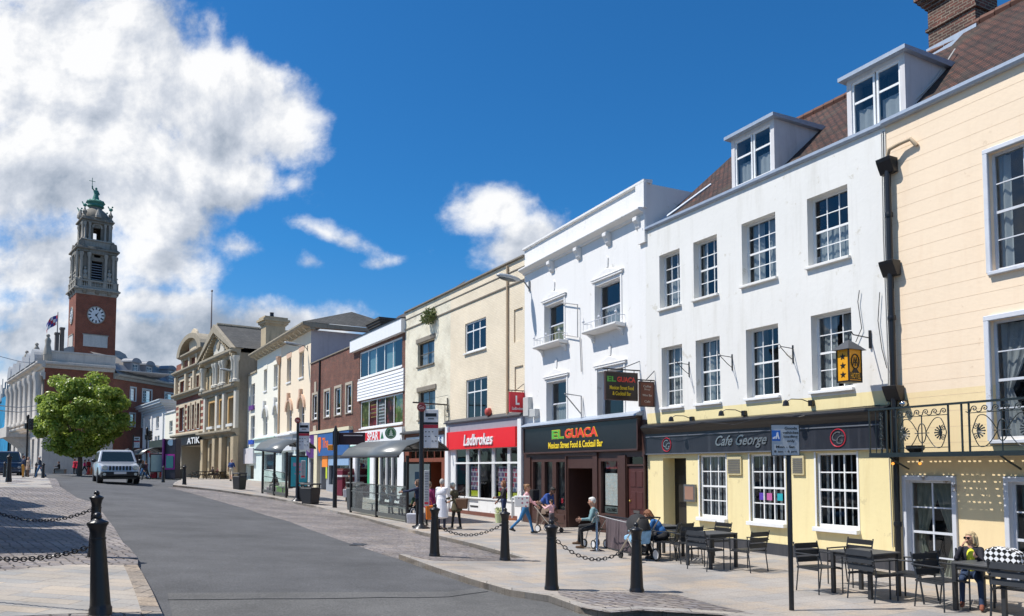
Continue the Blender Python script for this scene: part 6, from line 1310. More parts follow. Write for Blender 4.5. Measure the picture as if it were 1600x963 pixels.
for Rc in ((2.8,4.2,mz-4.9,mz-2.2),(5.6,7,mz-4.9,mz-2.2)): window(fN,bT,Rc,3,4,'wpaint',rev=.2,fw=.15,bar=.07,curtain=None,gl='glassd',sill=True)
for z_,pr in ((mz,1.1),(ms+7.4,.9),(mz-1.8,.6)): cornice(fM,-.8,LM+.5,z_,pr,1.0,TSF,bT)
cornice(fN,-.0,9.4,mz,1.0,1.0,TSF,bT)
for i in range(7):
    for dd in (-.55,.55):
        u=.9+5.3*i+dd
        if u<0: continue
        b=MB(); b.lathe(fM.P(u,ms+8,.75),[(.6,0),(.6,.4),(.45,.6),(.40,mz-ms-10.6),(.62,mz-ms-9.9),(.62,mz-ms-9.2)],12); b.build('giant_column',TSF,bT,smooth=40)
for i,kind in enumerate((1,1,0,1,0,1)):
    u=3.3+5.3*i; b=MB()
    if kind: b.fpoly(fM,[(u+2.3*math.cos(a),mz+.5+2.1*math.sin(a)) for a in [math.pi*j/12 for j in range(13)]],-2.5,1.2)
    else: b.fpoly(fM,[(u-2.3,mz+.5),(u+2.3,mz+.5),(u,mz+2.6)],-2.5,1.2)
    b.build('roof_pediment',P_('lead_grey_stone',(.36,.37,.38),.8,var=.2,stain=.5,stcol=(.15,.14,.13)),bT)
    if i%2==0:
        b=MB(); u2=u-2.65; b.fbox(fM,u2-.5,u2+.5,mz+.5,mz+1.6,-.9,.1); b.lathe(fM.P(u2,mz+1.6,-.4),[(.6,0),(.5,.8),(.35,1.5),(.45,2.1),(.2,2.6)],8); b.ball(fM.P(u2,mz+4.45,-.4),.28,8,6); b.build('stone_figure',TSL,bT,smooth=60)
# roof parapet blocks in front of the tower
mb=MB(); mb.fbox(fN,-.2,9.0,mz+.5,mz+2.0,-1.6,-.4); mb.fbox(fN,-.3,9.2,mz+2.0,mz+2.25,-1.75,-.3); mb.build('parapet',TSF,bT)
mb=MB(); mb.fbox(fN,-1,9.0,mz,mz+1.2,-11,-1.6); mb.build('attic',K['lead_grey_stone'],bT)
for k,u in enumerate((6.7,6.0)): one(lambda s:(s.fbox(fN,u-.26,u+.26,mz+.5,tz(512)-2.4+k*.9,-8.6,-7.8),s.fbox(fN,u-.34,u+.34,tz(512)-2.4+k*.9,tz(512)-2.1+k*.9,-8.7,-7.7)),'chimney',P_('dark_stone_stack',(.12,.10,.09),.85),bT)
for sg in (-1,1):
    F_=FT(0,3.35); c=3.35+sg*(3.35+1.9); b=MB(); b.fpoly(F_,[(3.35+sg*3.35,tz(566)),(3.35+sg*3.35,tz(546)),(3.35+sg*4.2,tz(546.5)),(3.35+sg*5.2,tz(551)),(3.35+sg*5.8,tz(560)),(3.35+sg*7.2,tz(566))],-1.2,-.2); b.build('buttress_scroll',K['lead_grey_stone'],bT)
for (F_,a,c) in ((fN,-.05,9.4),): one(lambda s:(s.fbox(F_,a,c,ms-.5,ms+6.2,0,.12)),'stone_base',TSF,bT)
b=MB(); b.fbox(fM,12,22,ms+6.0,ms+6.5,0,3.2); b.fbox(fM,12,22,ms+6.5,ms+7.6,2.8,3.2); b.fprof(fM,12.5,21.5,[(0,ms+3.5),(.6,ms+4.4),(2.6,ms+6.0),(0,ms+6.0)]); b.build('stone_balcony',TSF,bT)
# flagpole with union style flag
b=MB(); fp=fM.P(10,0,-3); b.tube([(fp.x,fp.y,mz+.3),(fp.x,fp.y,EZ+(730-486)/FPX*fp.y)],.12,6,r2=.06); b.build('flagpole',K['pole_grey_brown'],bT)
zt_=EZ+(730-490)/FPX*fp.y; b=MB(); vs=[];
for i in range(6):
    for j in range(4): vs.append((fp.x-.1-.33*i+.1*math.sin(i*2+j),fp.y+.25*math.sin(i*1.3),zt_-.55*j-.12*i*i*.5))
b.add(vs,[(i*4+j,i*4+j+1,(i+1)*4+j+1,(i+1)*4+j) for i in range(5) for j in range(3)]); b.m=[(k%3+k//3)%3 for k in range(len(b.f))]
b.build('flag',[P_('flag_red',(.5,.03,.05),.7),P_('flag_blue',(.04,.05,.25),.7),P_('flag_white',(.7,.7,.7),.7)],bT)
# red brick wing with lead mansard running back on the right
fX=Fac((0,0),d=(0,1)); wd=Vector((math.sin(R(10.4)),math.cos(R(10.4)),0)); S1=RK0.copy(); E1=S1+wd*22
fX=Fac((E1.x,E1.y),d=(-wd.x,-wd.y)); LX=22
def XZ(px,py): return fX.Z(px,py)
xb=G(S1.x,S1.y)-.2
xe=(XZ(200,591)+XZ(250,600))/2
X_w=lev([fX.rect(255,267,612,628.5),fX.rect(220,233,607,628),fX.rect(201,208,612,632)])
X_l=[(a,b,c-4.2,d-4.2) for a,b,c,d in X_w]
mb=MB(); wall(mb,fX,0,LX,xb+GB,xe,X_w+X_l,rev=.25); mb.fbox(fX,0,LX,xe-.1,xe,-10,0); mb.build('wing_wall',K['brickorange'],bT)
for Rc in X_w+X_l:
    fr=window(fX,bT,Rc,3,4,'wpaint',rev=.2,fw=.1,bar=.06,curtain=None,gl='glassd',sill=True)
    a=MB(); a.fbox(fX,Rc[0]-.25,Rc[0],Rc[2]-.1,Rc[3]+.25,0,.08); a.fbox(fX,Rc[1],Rc[1]+.25,Rc[2]-.1,Rc[3]+.25,0,.08); a.fbox(fX,Rc[0],Rc[1],Rc[3],Rc[3]+.25,0,.079); a.build('surround',P_('stone_white',(.6,.58,.55),.7),fr)
cornice(fX,-.3,LX+.2,xe,1.0,.9,TSL,bT,'wing_cornice')
LD=P_('mansard_lead',(.20,.215,.24),.6,var=.2,vs=1.5); LR=P_('stone_slate_roof',(.24,.215,.185),.85,var=.25,vs=2,fine=.15)
m1=XZ(225,572); b=MB(); b.add([fX.P(0,xe+.45,.6),fX.P(LX,xe+.45,.6),fX.P(LX,m1-.4,-.9),fX.P(0,m1-.4,-.9)],[(0,1,2,3)]); b.build('mansard',LD,bT)
m2=XZ(240,563); b=MB(); b.add([fX.P(0,m1-.4,-.9),fX.P(LX,m1-.4,-.9),fX.P(LX,m1+1.5,-4.5),fX.P(0,m1+1.5,-4.5)],[(0,1,2,3)]); b.build('upper_roof',LR,bT)
for Rc in X_w:
    u=(Rc[0]+Rc[1])/2; z=xe+.7; e=MB(); wall(e,fX,u-.95,u+.95,z,z+2.0,[(u-.65,u+.65,z+.15,z+1.75)],w=.35,rev=.1);
    for s_ in (-.95,.95): e.add([fX.P(u+s_,z,.35),fX.P(u+s_,z,-1.2),fX.P(u+s_,z+2,-1.2),fX.P(u+s_,z+2,.35)],[(0,1,2,3)])
    do_=e.build('dormer',LD,bT); window(fX,do_,(u-.65,u+.65,z+.15,z+1.75),3,3,'wpaint',rev=.08,fw=.08,bar=.06,curtain=None,gl='glassd',sill=False,w=.35)
    h=MB(); h.fpoly(fX,[(u+1.2*math.cos(a),z+2.0+.75*math.sin(a)) for a in [math.pi*j/10 for j in range(11)]],-1.4,.6); h.build('dormer_hood',LD,do_)
# distant block with blue netted scaffold at the far left
q=fM.P(35.6,0,-2.2); fZ=Fac((q.x,q.y),d=(dF.x,dF.y)); zb_=G(-92,139)
bN=bempty('far_left_building',fZ,8,'distant grey building behind the scaffolding at the left edge','building')
mb=MB(); wall(mb,fZ,0,26,zb_-1,zb_+14,[],rev=.1); shell(mb,fZ,0,26,zb_-1,zb_+14,10); mb.build('wall',P_('far_wall_grey',(.25,.26,.27),.8),bN)
sc_=empty('netted_scaffold',fZ.P(0,zb_,2),'scaffolding wrapped in bright blue netting at the left edge','scaffold')
NET=P_('blue_net',(.02,.27,.48),.8,var=.7,vs=.6,stain=.6,stcol=(.03,.12,.2))
b=MB();
for k in range(5): curtainmesh(b,fZ,2+6*k,7.6+6*k,zb_+2,zb_+16-((k*7)%3),2.3,.12,n=12)
b.build('netting',NET,sc_)
for k in range(12):
    u=.4+2.4*k; b=MB()
    for w in (1.0,2.15): b.tube([fZ.P(u,zb_,w),fZ.P(u,zb_+19-(k%3),w)],.07,5)
    b.tube([fZ.P(u,zb_+4,1.0),fZ.P(u,zb_+4,2.1)],.05,5); b.build('standard',P_('scaffold_steel',(.10,.20,.26),.5),sc_)
for k in range(5): one(lambda s:(s.fbox(fZ,0,26,zb_+3+2.9*k,zb_+3.1+2.9*k,.9,2.15)),'deck_board',P_('scaffold_deck',(.16,.18,.18),.8),sc_)
def gY(x,y,Y): q=atY(x,y,Y); return Vector((q.x,q.y,G(q.x,q.y)))
# ================================================================ buildings on the left, just outside the picture: their shadow falls on the setts
def lbld(A,Bp,H,mat,lbl,gables=0):
    A=Vector((A[0],A[1],0)); Bp=Vector((Bp[0],Bp[1],0)); d=(A-Bp).normalized()   # u runs back towards the camera so that the normal faces the street
    F_=Fac((Bp.x,Bp.y),d=(d.x,d.y)); Ln=(A-Bp).length; zb=G(A.x,A.y); e=empty('terrace_building',(Bp.x,Bp.y,zb),lbl,'building','buildings opposite, left of the picture')
    n=max(1,int(Ln/2.8)); ops=[(Ln*(i+.5)/n-.5,Ln*(i+.5)/n+.5,zb+3.6+2.9*k,zb+5.2+2.9*k) for i in range(n) for k in range(int((H-3.6)/2.9))]
    mb=MB(); wall(mb,F_,0,Ln,zb-1,zb+H,ops,rev=.15); shell(mb,F_,0,Ln,zb-1,zb+H,9,top=True)
    mb.build('wall',mat,e)
    for o in ops: window(F_,e,o,2,2,'wpaint',rev=.12,curtain=None,gl='glassd',sill=True)
    one(lambda s:s.fbox(F_,-.1,Ln+.1,zb+H,zb+H+.2,-.4,.25),'coping',K['coping_grey'],e)
    for g in range(gables):
        c=Ln*(g+.5)/gables; r=Ln/gables*.42; b=MB(); b.fpoly(F_,[(c-r,zb+H+.2),(c+r,zb+H+.2),(c+r*.5,zb+H+1.5),(c,zb+H+2.1),(c-r*.5,zb+H+1.5)],-.4,0); b.build('gable',mat,e)
def LP_(t): return (-14.6-.585*t,13.4+.811*t)
lbld(LP_(-14),LP_(-5.2),6.6,K['brickcream'],'cream brick terrace building nearest the camera on the left',0)
lbld(LP_(-5),LP_(-.6),6.7,K['brick'],'narrow red brick terrace building opposite the hotel',0)
lbld(LP_(.6),LP_(5.6),10.0,K['white'],'white rendered terrace building on the left of the street',0)
lbld(LP_(6),LP_(11.8),9.2,K['brick'],'low red brick terrace building with gables, left of the street',2)
lbld(LP_(12),LP_(17.6),8.6,K['cream'],'cream rendered terrace building at the far end on the left',1)

# ================================================================ downpipe and ironwork of the cream building
e=empty('downpipe',fC.P(.0,ez-.6,.1),'black cast iron downpipe with three hopper heads between the white and cream facades','downpipe')
P=fC.P; up_=-.13
zh1,zh2,zh3=fC.Z(1403,255),fC.Z(1403,417),fC.Z(1407,612); pbz=base(fC,0)
one(lambda s:s.tube([P(up_,zh1,.13),P(up_,pbz,.13)],.062,10),'pipe',K['iron'],e,smooth=50)
for z in (zh1,zh2,zh3):
    one(lambda s:s.fprof(fC,up_-.17,up_+.17,[(.02,z+.12),(.30,z+.12),(.28,z+.04),(.22,z-.08),(.16,z-.2),(.02,z-.2)]),'hopper_head',K['iron'],e,bevel=.01)
for z in (zh1-1.1,zh2-1.1,.24+EZ+.1,pbz+1.0): one(lambda s:s.lathe(P(up_,z,.13),[(.08,-.05),(.085,0),(.08,.05)],12),'pipe_collar',K['iron'],e)
one(lambda s:s.tube([P(up_,zh1+.1,.15),P(up_-.1,zh1+.28,.2),P(up_-.3,zh1+.34,.14),P(up_-.55,zh1+.35,.12),P(up_-.62,zh1+.2,.03)],.045,8),'overflow_pipe',P_('pipe_cream',(.5,.38,.25),.6),e,smooth=60)
for k,(du,c) in enumerate(((.12,'cable_pale'),(.17,'black'),(.22,'cable_pale'))):
    b=MB(); b.tube([P(up_+du,ez-.1,.015),P(up_+du+.02,zh1-1.5,.02),P(up_+du-.01,zh3+.5,.02),P(up_+du+.03,.3+EZ,.02),P(up_+du,pbz+.5,.02)],.008,5); tag(b.build('wall_cable',K[c],None,loc=P(up_+du,ez,0)),['pale cable running down the wall nearest the downpipe','black cable running down the wall beside the downpipe','pale cable running down the edge of the white wall'][k],'cable')
zf,zr=.26+EZ,1.2+EZ; w1=.72; ub0,ub1=-9,.02
e=empty('iron_balcony',P(-4,zf,0),'black iron balcony with scrollwork panels across the cream facade','balcony')
b=MB(); b.fbox(fC,ub0,ub1,zf-.05,zf-.03,0,w1+.03)
slat=MB()
for k in range(9): slat.fbox(fC,ub0+.02,ub1-.02,zf-.006,zf,.02+.08*k,.078+.08*k)
for k in range(90): slat.fbox(fC,ub1-.05-.1*k-(.045 if k%6 else .1),ub1-.05-.1*k,zf-.016,zf-.0062,.02,w1)
slat.build('floor_grating',K['ironblue'],e)
b=MB(); b.fbox(fC,ub0,ub1,zf-.06,zf+.03,w1-.01,w1+.03); b.fbox(fC,ub1-.03,ub1+.01,zf-.06,zf+.03,0,w1-.01); b.build('edge_beam',K['ironblue'],e)
b=MB(); b.fbox(fC,ub0,ub1,zr-.03,zr+.01,w1-.025,w1+.03); b.fbox(fC,ub1-.035,ub1+.01,zr-.03,zr+.01,0,w1-.025); b.build('top_rail',K['ironblue'],e)
posts=[ub1-.01,-.40,-.50,-.62,-1.72,-1.98,-2.12,-3.3,-3.5,-3.7,-4.9,-5.1,-5.3,-6.5,-6.7,-6.9,-8.1]
for u in posts: one(lambda s:s.fbox(fC,u-.014,u+.014,zf+.03,zr-.03,w1-.01,w1+.015),'upright',K['ironblue'],e)
one(lambda s:s.fbox(fC,ub1-.03,ub1,zf+.03,zr-.03,.01,.04),'upright',K['ironblue'],e); one(lambda s:s.fbox(fC,ub1-.03,ub1,zf+.03,zr-.03,.36,.385),'upright',K['ironblue'],e)
def C2(u,z): return P(u,z,w1)
def spiral(mb,cu,cz,r,turns,a0,sg,rad=.009):
    pts=[]; n=int(10*turns)
    for k in range(n+1):
        a=a0+sg*2*math.pi*k/10; rr=r*(1-k/(n+2)); pts.append(C2(cu+rr*math.cos(a),cz+rr*math.sin(a)))
    mb.tube(pts,rad,5)
def panel(u0,u1):
    h=zr-zf-.06; um=(u0+u1)/2; zb=zf+.03; g=MB(); zt2=zb+h*.80
    g.tube([C2(u0,zt2),C2(u1,zt2)],.008,5); g.tube([C2(u0,zb+h*.10),C2(u1,zb+h*.10)],.008,5)
    for k in range(6):
        cu=u0+(u1-u0)*(k+.5)/6; zq=zb+h*.885; spiral(g,cu,zq,.058,1.3,0,1,.010); g.tube([C2(cu+.058,zq),C2(cu+.075,zq-.05),C2(cu+.12,zt2+.01),C2(cu+.16,zt2+.03)],.010,5)
    zc=zb+h*.42; g.tube([C2(um,zb),C2(um,zt2)],.011,6); g.tube([C2(um-.15,zc),C2(um+.15,zc)],.010,6)
    g.tube([C2(um+.085*math.cos(a),zc+.19*math.sin(a)) for a in [k*math.pi/10 for k in range(20)]],.010,6,closed=True)
    for s_ in (-1,1):
        ex=u0+.01 if s_<0 else u1-.01; r=(um-u0)*.92
        for t_ in (-1,1):
            pts=[C2(um+s_*r*k/10,zc+t_*(.34*h*math.sin(math.pi*min(1,k/10*.93)**1.25*.98)+.0)) for k in range(11)]
            pts=[C2(um+s_*(.08+ (r-.08)*k/12),zc+t_*h*.33*math.sin(math.pi/2*min(1,k/7)) * (1 if k<8 else math.cos((k-8)/4*math.pi/2))) for k in range(13)]
            g.tube([C2(um,zc)]+pts,.009,5); spiral(g,ex-s_*.10,zc+t_*.085,.055,1.6,math.pi/2*t_,t_*s_)
        for k in range(7):
            a=(k-3)*.42; cxp=ex-s_*.13; g.tube([C2(cxp,zc),C2(cxp-s_*.13*math.cos(a),zc+.12*math.sin(a))],.013,5); g.ball(C2(cxp-s_*.14*math.cos(a),zc+.13*math.sin(a)),.018,6,4)
    g.build('scroll_panel',K['ironblue'],e)
for a,c in ((-1.72,-.62),(-3.3,-2.12),(-4.9,-3.7),(-6.5,-5.3),(-8.1,-6.9)): panel(a,c)
g=MB()
for (a,c) in ((-.40,-.12),):
    for k in range(4):
        z=zf+.15+.2*k; spiral(g,(a+c)/2,z,.06,1.4,0,1); spiral(g,(a+c)/2,z+.1,.05,1.4,math.pi,1)
    g.tube([C2(a+.02,zf),C2(a+.02,zr)],.01,5); g.tube([C2(c-.02,zf),C2(c-.02,zr)],.01,5)
g.build('scroll_panel',K['ironblue'],e)
for u in (-.35,-2.6,-5,-7.4): one(lambda s:s.tube([P(u,zf-.05,w1-.1),P(u,zf-.14,w1*.6),P(u,zf-.3,.03)],.018,6),'support_bracket',K['ironblue'],e)
# things on the balcony: pot, lamp
e=empty('flower_pot',P(-.86,zf,.5),'black planter standing on the balcony floor behind the railings','planter'); one(lambda s:s.lathe(P(-.86,zf,.5),[(.08,0),(.12,.05),(.17,.1),(.17,.17),(.13,.17)],14),'pot',K['black'],e)
one(lambda s:s.lathe(P(-.86,zf,.5),[(.125,.12),(.12,.165)],12),'soil',K['dark'],e)
e=empty('security_lamp',P(-.3,1.3+EZ+.22,0),'small chrome security lamp on the cream wall beside the lowest hopper head','lamp'); one(lambda s:s.ball(P(-.33,1.32+EZ,.12),(.08,.08,.07),10,6),'lamp_head',P_('chrome',(.55,.55,.55),.15,metal=1),e,smooth=60); one(lambda s:s.fbox(fC,-.36,-.30,1.24+EZ,1.4+EZ,0,.08),'mount',K['black'],e)
for i,u in enumerate((-.42,-1.02)):
    e=empty('festoon_bulb',P(u,zf-.16,.6),['glowing orange festoon bulb under the left end of the balcony','glowing orange festoon bulb right of the first under the balcony'][i],'bulb');
    mm=bpy.data.materials.get('bulb_glow')
    if not mm:
        mm=bpy.data.materials.new('bulb_glow'); mm.use_nodes=True; pp=mm.node_tree.nodes['Principled BSDF']; pp.inputs['Base Color'].default_value=(.8,.3,.05,1); pp.inputs['Emission Color'].default_value=(1,.35,.05,1); pp.inputs['Emission Strength'].default_value=1.2
    one(lambda s:s.ball(P(u,zf-.19,.6),.03,8,6),'bulb',mm,e); one(lambda s:s.lathe(P(u,zf-.16,.6),[(.018,0),(.018,.06)],8),'socket',K['black'],e)

# ================================================================ lantern hotel sign
f=fH; P=f.P; uu=.62;
def wat(u,px):
    a,b=0.0,4.0
    for _ in range(50):
        m=(a+b)/2; p=f.P(u,0,m); x=800+FPX*p.x/p.y
        if x>px: a=m
        else: b=m
    return (a+b)/2
u1_=f.U(1366)-.0; wc=wat(u1_,1330); cc=P(u1_,0,wc); k_=cc.y/FPX
z0_=EZ+(730-598)*k_; z1_=EZ+(730-547)*k_; s=.145
e=empty('lantern_sign',P(u1_,z1_,wc),'yellow box lantern hotel sign with three stars under a dark hipped cap','sign')
YB=P_('sign_amber',(.78,.36,.015),.35,var=.06)
bo=one(lambda q:q.fbox(f,u1_-s,u1_+s,z0_+.03,z1_,wc-.2,wc+.2),'lantern_box',YB,e)
fr_=MB()
for a in (-1,1):
    for b_ in (-1,1): fr_.fbox(f,u1_+a*s-.014,u1_+a*s+.014,z0_,z1_+.01,wc+b_*.2-.014,wc+b_*.2+.014)
fr_.fbox(f,u1_-s-.012,u1_+s+.012,z0_,z0_+.035,wc-.2-.012,wc+.2+.012); fr_.build('lantern_frame',K['black'],bo)
r=MB(); h=s*1.5; hw=.2*1.5; r.add([P(u1_-h,z1_,wc-hw),P(u1_+h,z1_,wc-hw),P(u1_+h,z1_,wc+hw),P(u1_-h,z1_,wc+hw),P(u1_-h*.45,z1_+.14,wc-hw*.45),P(u1_+h*.45,z1_+.14,wc-hw*.45),P(u1_+h*.45,z1_+.14,wc+hw*.45),P(u1_-h*.45,z1_+.14,wc+hw*.45),P(u1_,z1_+.24,wc)],[(3,2,1,0),(0,1,5,4),(1,2,6,5),(2,3,7,6),(3,0,4,7),(4,5,8),(5,6,8),(6,7,8),(7,4,8)]); r.build('cap',P_('cap_grey',(.05,.055,.065),.5),e)
one(lambda q:(q.tube([P(u1_,z1_+.24,wc),P(u1_,z1_+.36,wc),P(u1_,z1_+.42,wc-.1),P(u1_,z1_+.36,wc-.15),P(u1_,z1_+.33,.04)],.013,6),q.fbox(f,u1_-.02,u1_+.02,z1_+.1,z1_+.5,0,.05)),'bracket_arm',K['iron'],e)
h_=z1_-z0_-.03
BLK=P_('sign_black',(.008,.008,.008),.4)
# star face looks out to the street, hotel face looks down the street
def star(n_,c,r):
    pts=[]
    for k in range(10):
        a=math.pi/2+k*math.pi/5; rr=r if k%2==0 else r*.42; pts.append((rr*math.cos(a),rr*math.sin(a)))
    return pts
for k in range(3):
    zc=z0_+.03+h_*(.2+.29*k); pts=star(0,0,.075); b=MB(); b.fpoly(f,[(u1_+x,zc+z) for x,z in pts],wc+.2,wc+.208); b.build('star',BLK,bo)
ff=-f.n  # reading direction on the face that looks down the street
def on_face(x,z): v=f.P(u1_-s,0,wc)+Vector((0,0,0)); p=v+ff*x; return Vector((p.x,p.y,z))
zc=z0_+.03+h_*.62; nrm=-f.d
b=MB(); ring=[on_face(.12*math.cos(a),zc+.155*math.sin(a))+nrm*.008 for a in [k*math.pi/12 for k in range(24)]]; b.tube(ring,.014,6,closed=True); b.build('emblem_ring',BLK,bo)
text('A',bo,BLK,on_face(-.03,zc-.0),ff,(0,0,1),hei=.19,wid=.11,depth=.006,lift=.004); text('A',bo,BLK,on_face(.035,zc-.0),ff,(0,0,1),hei=.19,wid=.11,depth=.006,lift=.006)
b=MB(); v0=[on_face(-.05,zc-.15),on_face(.05,zc-.15),on_face(.12,z0_+.03+h_*.26),on_face(-.12,z0_+.03+h_*.26)]; b.hexa([v+nrm*.002 for v in v0]+[v+nrm*.007 for v in v0]); b.build('emblem_base',BLK,bo)
b=MB(); v0=[on_face(-.18,z0_+.06),on_face(.18,z0_+.06),on_face(.18,z0_+.03+h_*.27),on_face(-.18,z0_+.03+h_*.27)]; b.hexa([v+nrm*.003 for v in v0]+[v+nrm*.008 for v in v0]); nb_=b.build('name_band',BLK,bo)
text('HOTEL',nb_,P_('letter_amber',(.8,.42,.03),.4),on_face(0,z0_+.04+h_*.145),ff,(0,0,1),wid=.32,hei=.12,bold=.005,depth=.005,lift=.009)

# ================================================================ bollards and chains
def bollard_proto():
    o=empty('bollard',(0,0,0),'x','bollard','black cast iron bollards')
    one(lambda s:s.lathe((0,0,0),[(.128,-.1),(.128,.045),(.118,.06),(.115,.09),(.112,.12),(.082,.86),(.080,.885)],28),'shaft',K['iron'],o,smooth=50)
    one(lambda s:s.lathe((0,0,0),[(.088,.872),(.092,.882),(.088,.895)],28),'collar',K['iron'],o,smooth=60)
    one(lambda s:s.lathe((0,0,0),[(.080,.893),(.083,.95),(.098,1.02),(.118,1.055),(.122,1.07),(.115,1.085),(.06,1.11),(.045,1.125),(.05,1.15),(.045,1.18),(.02,1.2),(.004,1.203)],28),'cap',K['iron'],o,smooth=50)
    return o
bp_=bollard_proto(); BO=[((157,956),'bollard nearest the camera at the left, on the flagstones beside the road'),(None,'bollard directly behind the nearest left one, only its cap showing above it'),((995,925),'right bollard of the near sett island, in front of the pushchair'),((862,921.5),'left bollard of the near sett island'),((789,876),'bollard in front of the woman walking with the spotted bag'),((679,869.5),'leftmost bollard of the right pavement, in front of the white coated man'),
 ((67,748.6),'bollard in front of the grey haired man at the far left'),((56,744.5),'bollard between the two men at the far left'),((13.5,750),'near one of the pair of bollards in front of the blue van'),((7,746),'rear one of the pair of bollards in front of the blue van'),((288,757.5),'far bollard beside the litter bin near the nightclub'),((255,752),'far bollard in front of the purple advertising column')]
BP={}
for i,(pp_,lb) in enumerate(BO):
    if pp_ is None: L0=Vector((-7.78,14.2,G(-7.78,14.2)))
    else: L0=gp(*pp_)
    o=bp_ if i==0 else copy_tree(bp_); o.location=L0; o['label']=lb; BP[i]=L0
    o.rotation_euler=(0,0,i*.7) if i else (0,R(-3.6),0)
for (x,y,lb) in ((-7.7,9.7,'bollard just outside the picture at the left, front row'),(-10.1,14.3,'bollard just outside the picture at the left, second row')): copy_tree(bp_,loc=(x,y,G(x,y)),label=lb);
def chain(a,za,b,zb,sag,lbl,link=.085,r=.0085):
    a=Vector(a)+Vector((0,0,za)); b=Vector(b)+Vector((0,0,zb)); Ln=(b-a).length*1.05; n=int(Ln/(link*.72)); mb=MB()
    for k in range(n):
        t=(k+.5)/n; p=a.lerp(b,t); p.z-=sag*4*t*(1-t); t2=t+.01; q=a.lerp(b,t2); q.z-=sag*4*t2*(1-t2); d=(q-p).normalized(); s_=d.cross(Vector((0,0,1))).normalized(); u_=s_.cross(d)
        ax_=s_ if k%2 else u_; mb.tube([p+d*(link/2*math.cos(x))+ax_*(link*.32*math.sin(x)) for x in [j*math.pi/5 for j in range(10)]],r,5,closed=True)
    o=mb.build('chain',K['iron'],None,loc=a,smooth=60); tag(o,lbl,'chain','chains between the bollards')
chain(BP[0]+Vector((-.11,.02,0)),.80,(-7.7,9.7,G(-7.7,9.7)),.80,.26,'drooping chain from the nearest left bollard out of the picture')
chain(BP[1]+Vector((-.1,.0,0)),.84,(-10.1,14.3,G(-10.1,14.3)),.84,.26,'drooping chain from the second left bollard out of the picture')
chain(BP[5]+Vector((.1,.05,0)),.66,BP[4]+Vector((-.1,0,0)),.80,.2,'drooping chain left of the walking woman, between two bollards')
chain(BP[3]+Vector((.09,.03,0)),.84,BP[2]+Vector((-.1,.1,0)),.78,.28,'drooping chain in front of the old man, between two bollards')

# ================================================================ cafe furniture
def chair_proto():
    o=empty('armchair',(0,0,0),'x','chair','dark slatted cafe armchairs'); m=K['chair']; w,d=.27,.26
    for sx_ in (-1,1):
        one(lambda s:(s.tube([(sx_*w,d,0),(sx_*w,d,.66)],.016,4)),'front_leg',m,o)
        one(lambda s:(s.tube([(sx_*w,-d-.02,0),(sx_*w,-d+.04,.44),(sx_*w,-d-.07,.86)],.016,4)),'rear_leg',m,o)
        one(lambda s:(s.box((sx_*w,-.02,.672),(.045,.58,.022))),'armrest',m,o,bevel=.005)
        one(lambda s:(s.box((sx_*w,.0,.425),(.02,.50,.035))),'side_rail',m,o)
    for k in range(6): one(lambda s:s.box((0,-.19+.078*k,.446),(.50,.066,.014)),'seat_slat',m,o)
    for k,z in enumerate((.55,.67,.79)): one(lambda s:s.box((0,-d-.0-.075*(z-.44)/.42+.015,z),(.52,.014,.095),M=Matrix.Rotation(R(-10),3,'X')),'back_slat',m,o)
    return o
cp=chair_proto(); cp_used=False
dS,nS=fH.d,fH.n
def chair(px,py,face,lb):
    global cp_used
    L0=gp(px,py); v={'up':dS,'down':-dS,'street':nS,'wall':-nS}[face[0]]; rz=math.atan2(-v.x,v.y)+R(face[1])
    if not cp_used: o=cp; cp_used=True; o.location=L0; o.rotation_euler=(0,0,rz); o['label']=lb
    else: o=copy_tree(cp,loc=L0,rz=rz,label=lb)
    return o
def table_proto():
    o=empty('cafe_table',(0,0,0),'x','table','square dark cafe tables'); m=K['chair']
    one(lambda s:s.box((0,0,.735),(.80,.80,.03)),'table_top',P_('table_slats_dark',(.07,.072,.075),.5,var=.25),o,bevel=.004)
    one(lambda s:(s.box((0,.36,.69),(.7,.03,.07)),s.box((0,-.36,.69),(.7,.03,.07)),s.box((.36,0,.69),(.03,.7,.07)),s.box((-.36,0,.69),(.03,.7,.07))),'apron',m,o)
    for a in (-1,1):
        for b_ in (-1,1): one(lambda s:s.box((a*.365,b_*.365,.36),(.06,.06,.72)),'leg',m,o)
    return o
tp=table_proto(); rzt=math.atan2(dS.y,dS.x)
T1,T2,T3,T0=gp(1112,885),gp(1353,929),gp(1553,957),gp(1057,872)
tp.location=T1; tp.rotation_euler=(0,0,rzt); tp['label']='square dark table under the leftmost cafe window'
copy_tree(tp,loc=T2,rz=rzt,label='square dark table under the rightmost cafe window'); copy_tree(tp,loc=T3,rz=rzt,label='square dark table beside the seated blonde woman'); copy_tree(tp,loc=T0+dS*.55,rz=rzt,label='square dark table beside the doorway behind the woman in denim')
chair(1057,871,('up',8),'chair facing left right behind the woman in denim')
chair(1072,879,('up',-14),'olive looking chair facing left beside the leftmost table')
chair(1103,890,('wall',6),'chair with its back to the road at the leftmost table')
chair(1116,872,('street',0),'chair against the wall behind the leftmost table')
chair(1170,892,('up',4),'lone chair facing left below the middle cafe window')
chair(1281,925,('down',-6),'chair facing right at the left side of the table by the signpost')
chair(1328,914,('street',0),'chair against the wall at the table by the signpost')
chair(1364,937,('wall',-4),'chair with its back to the road at the table by the signpost')
chair(1428,938,('up',10),'chair facing left in front of the left French door')
chair(1473,951,('down',-8),'chair facing right beside the blonde woman')
CW=chair(1524,944,('street',-15),'chair in which the blonde woman sits')
chair(1592,968,('wall',10),'chair at the right edge with its back to the road')
CD=chair(1041,874,('up',10),'chair in which the woman in denim sits')
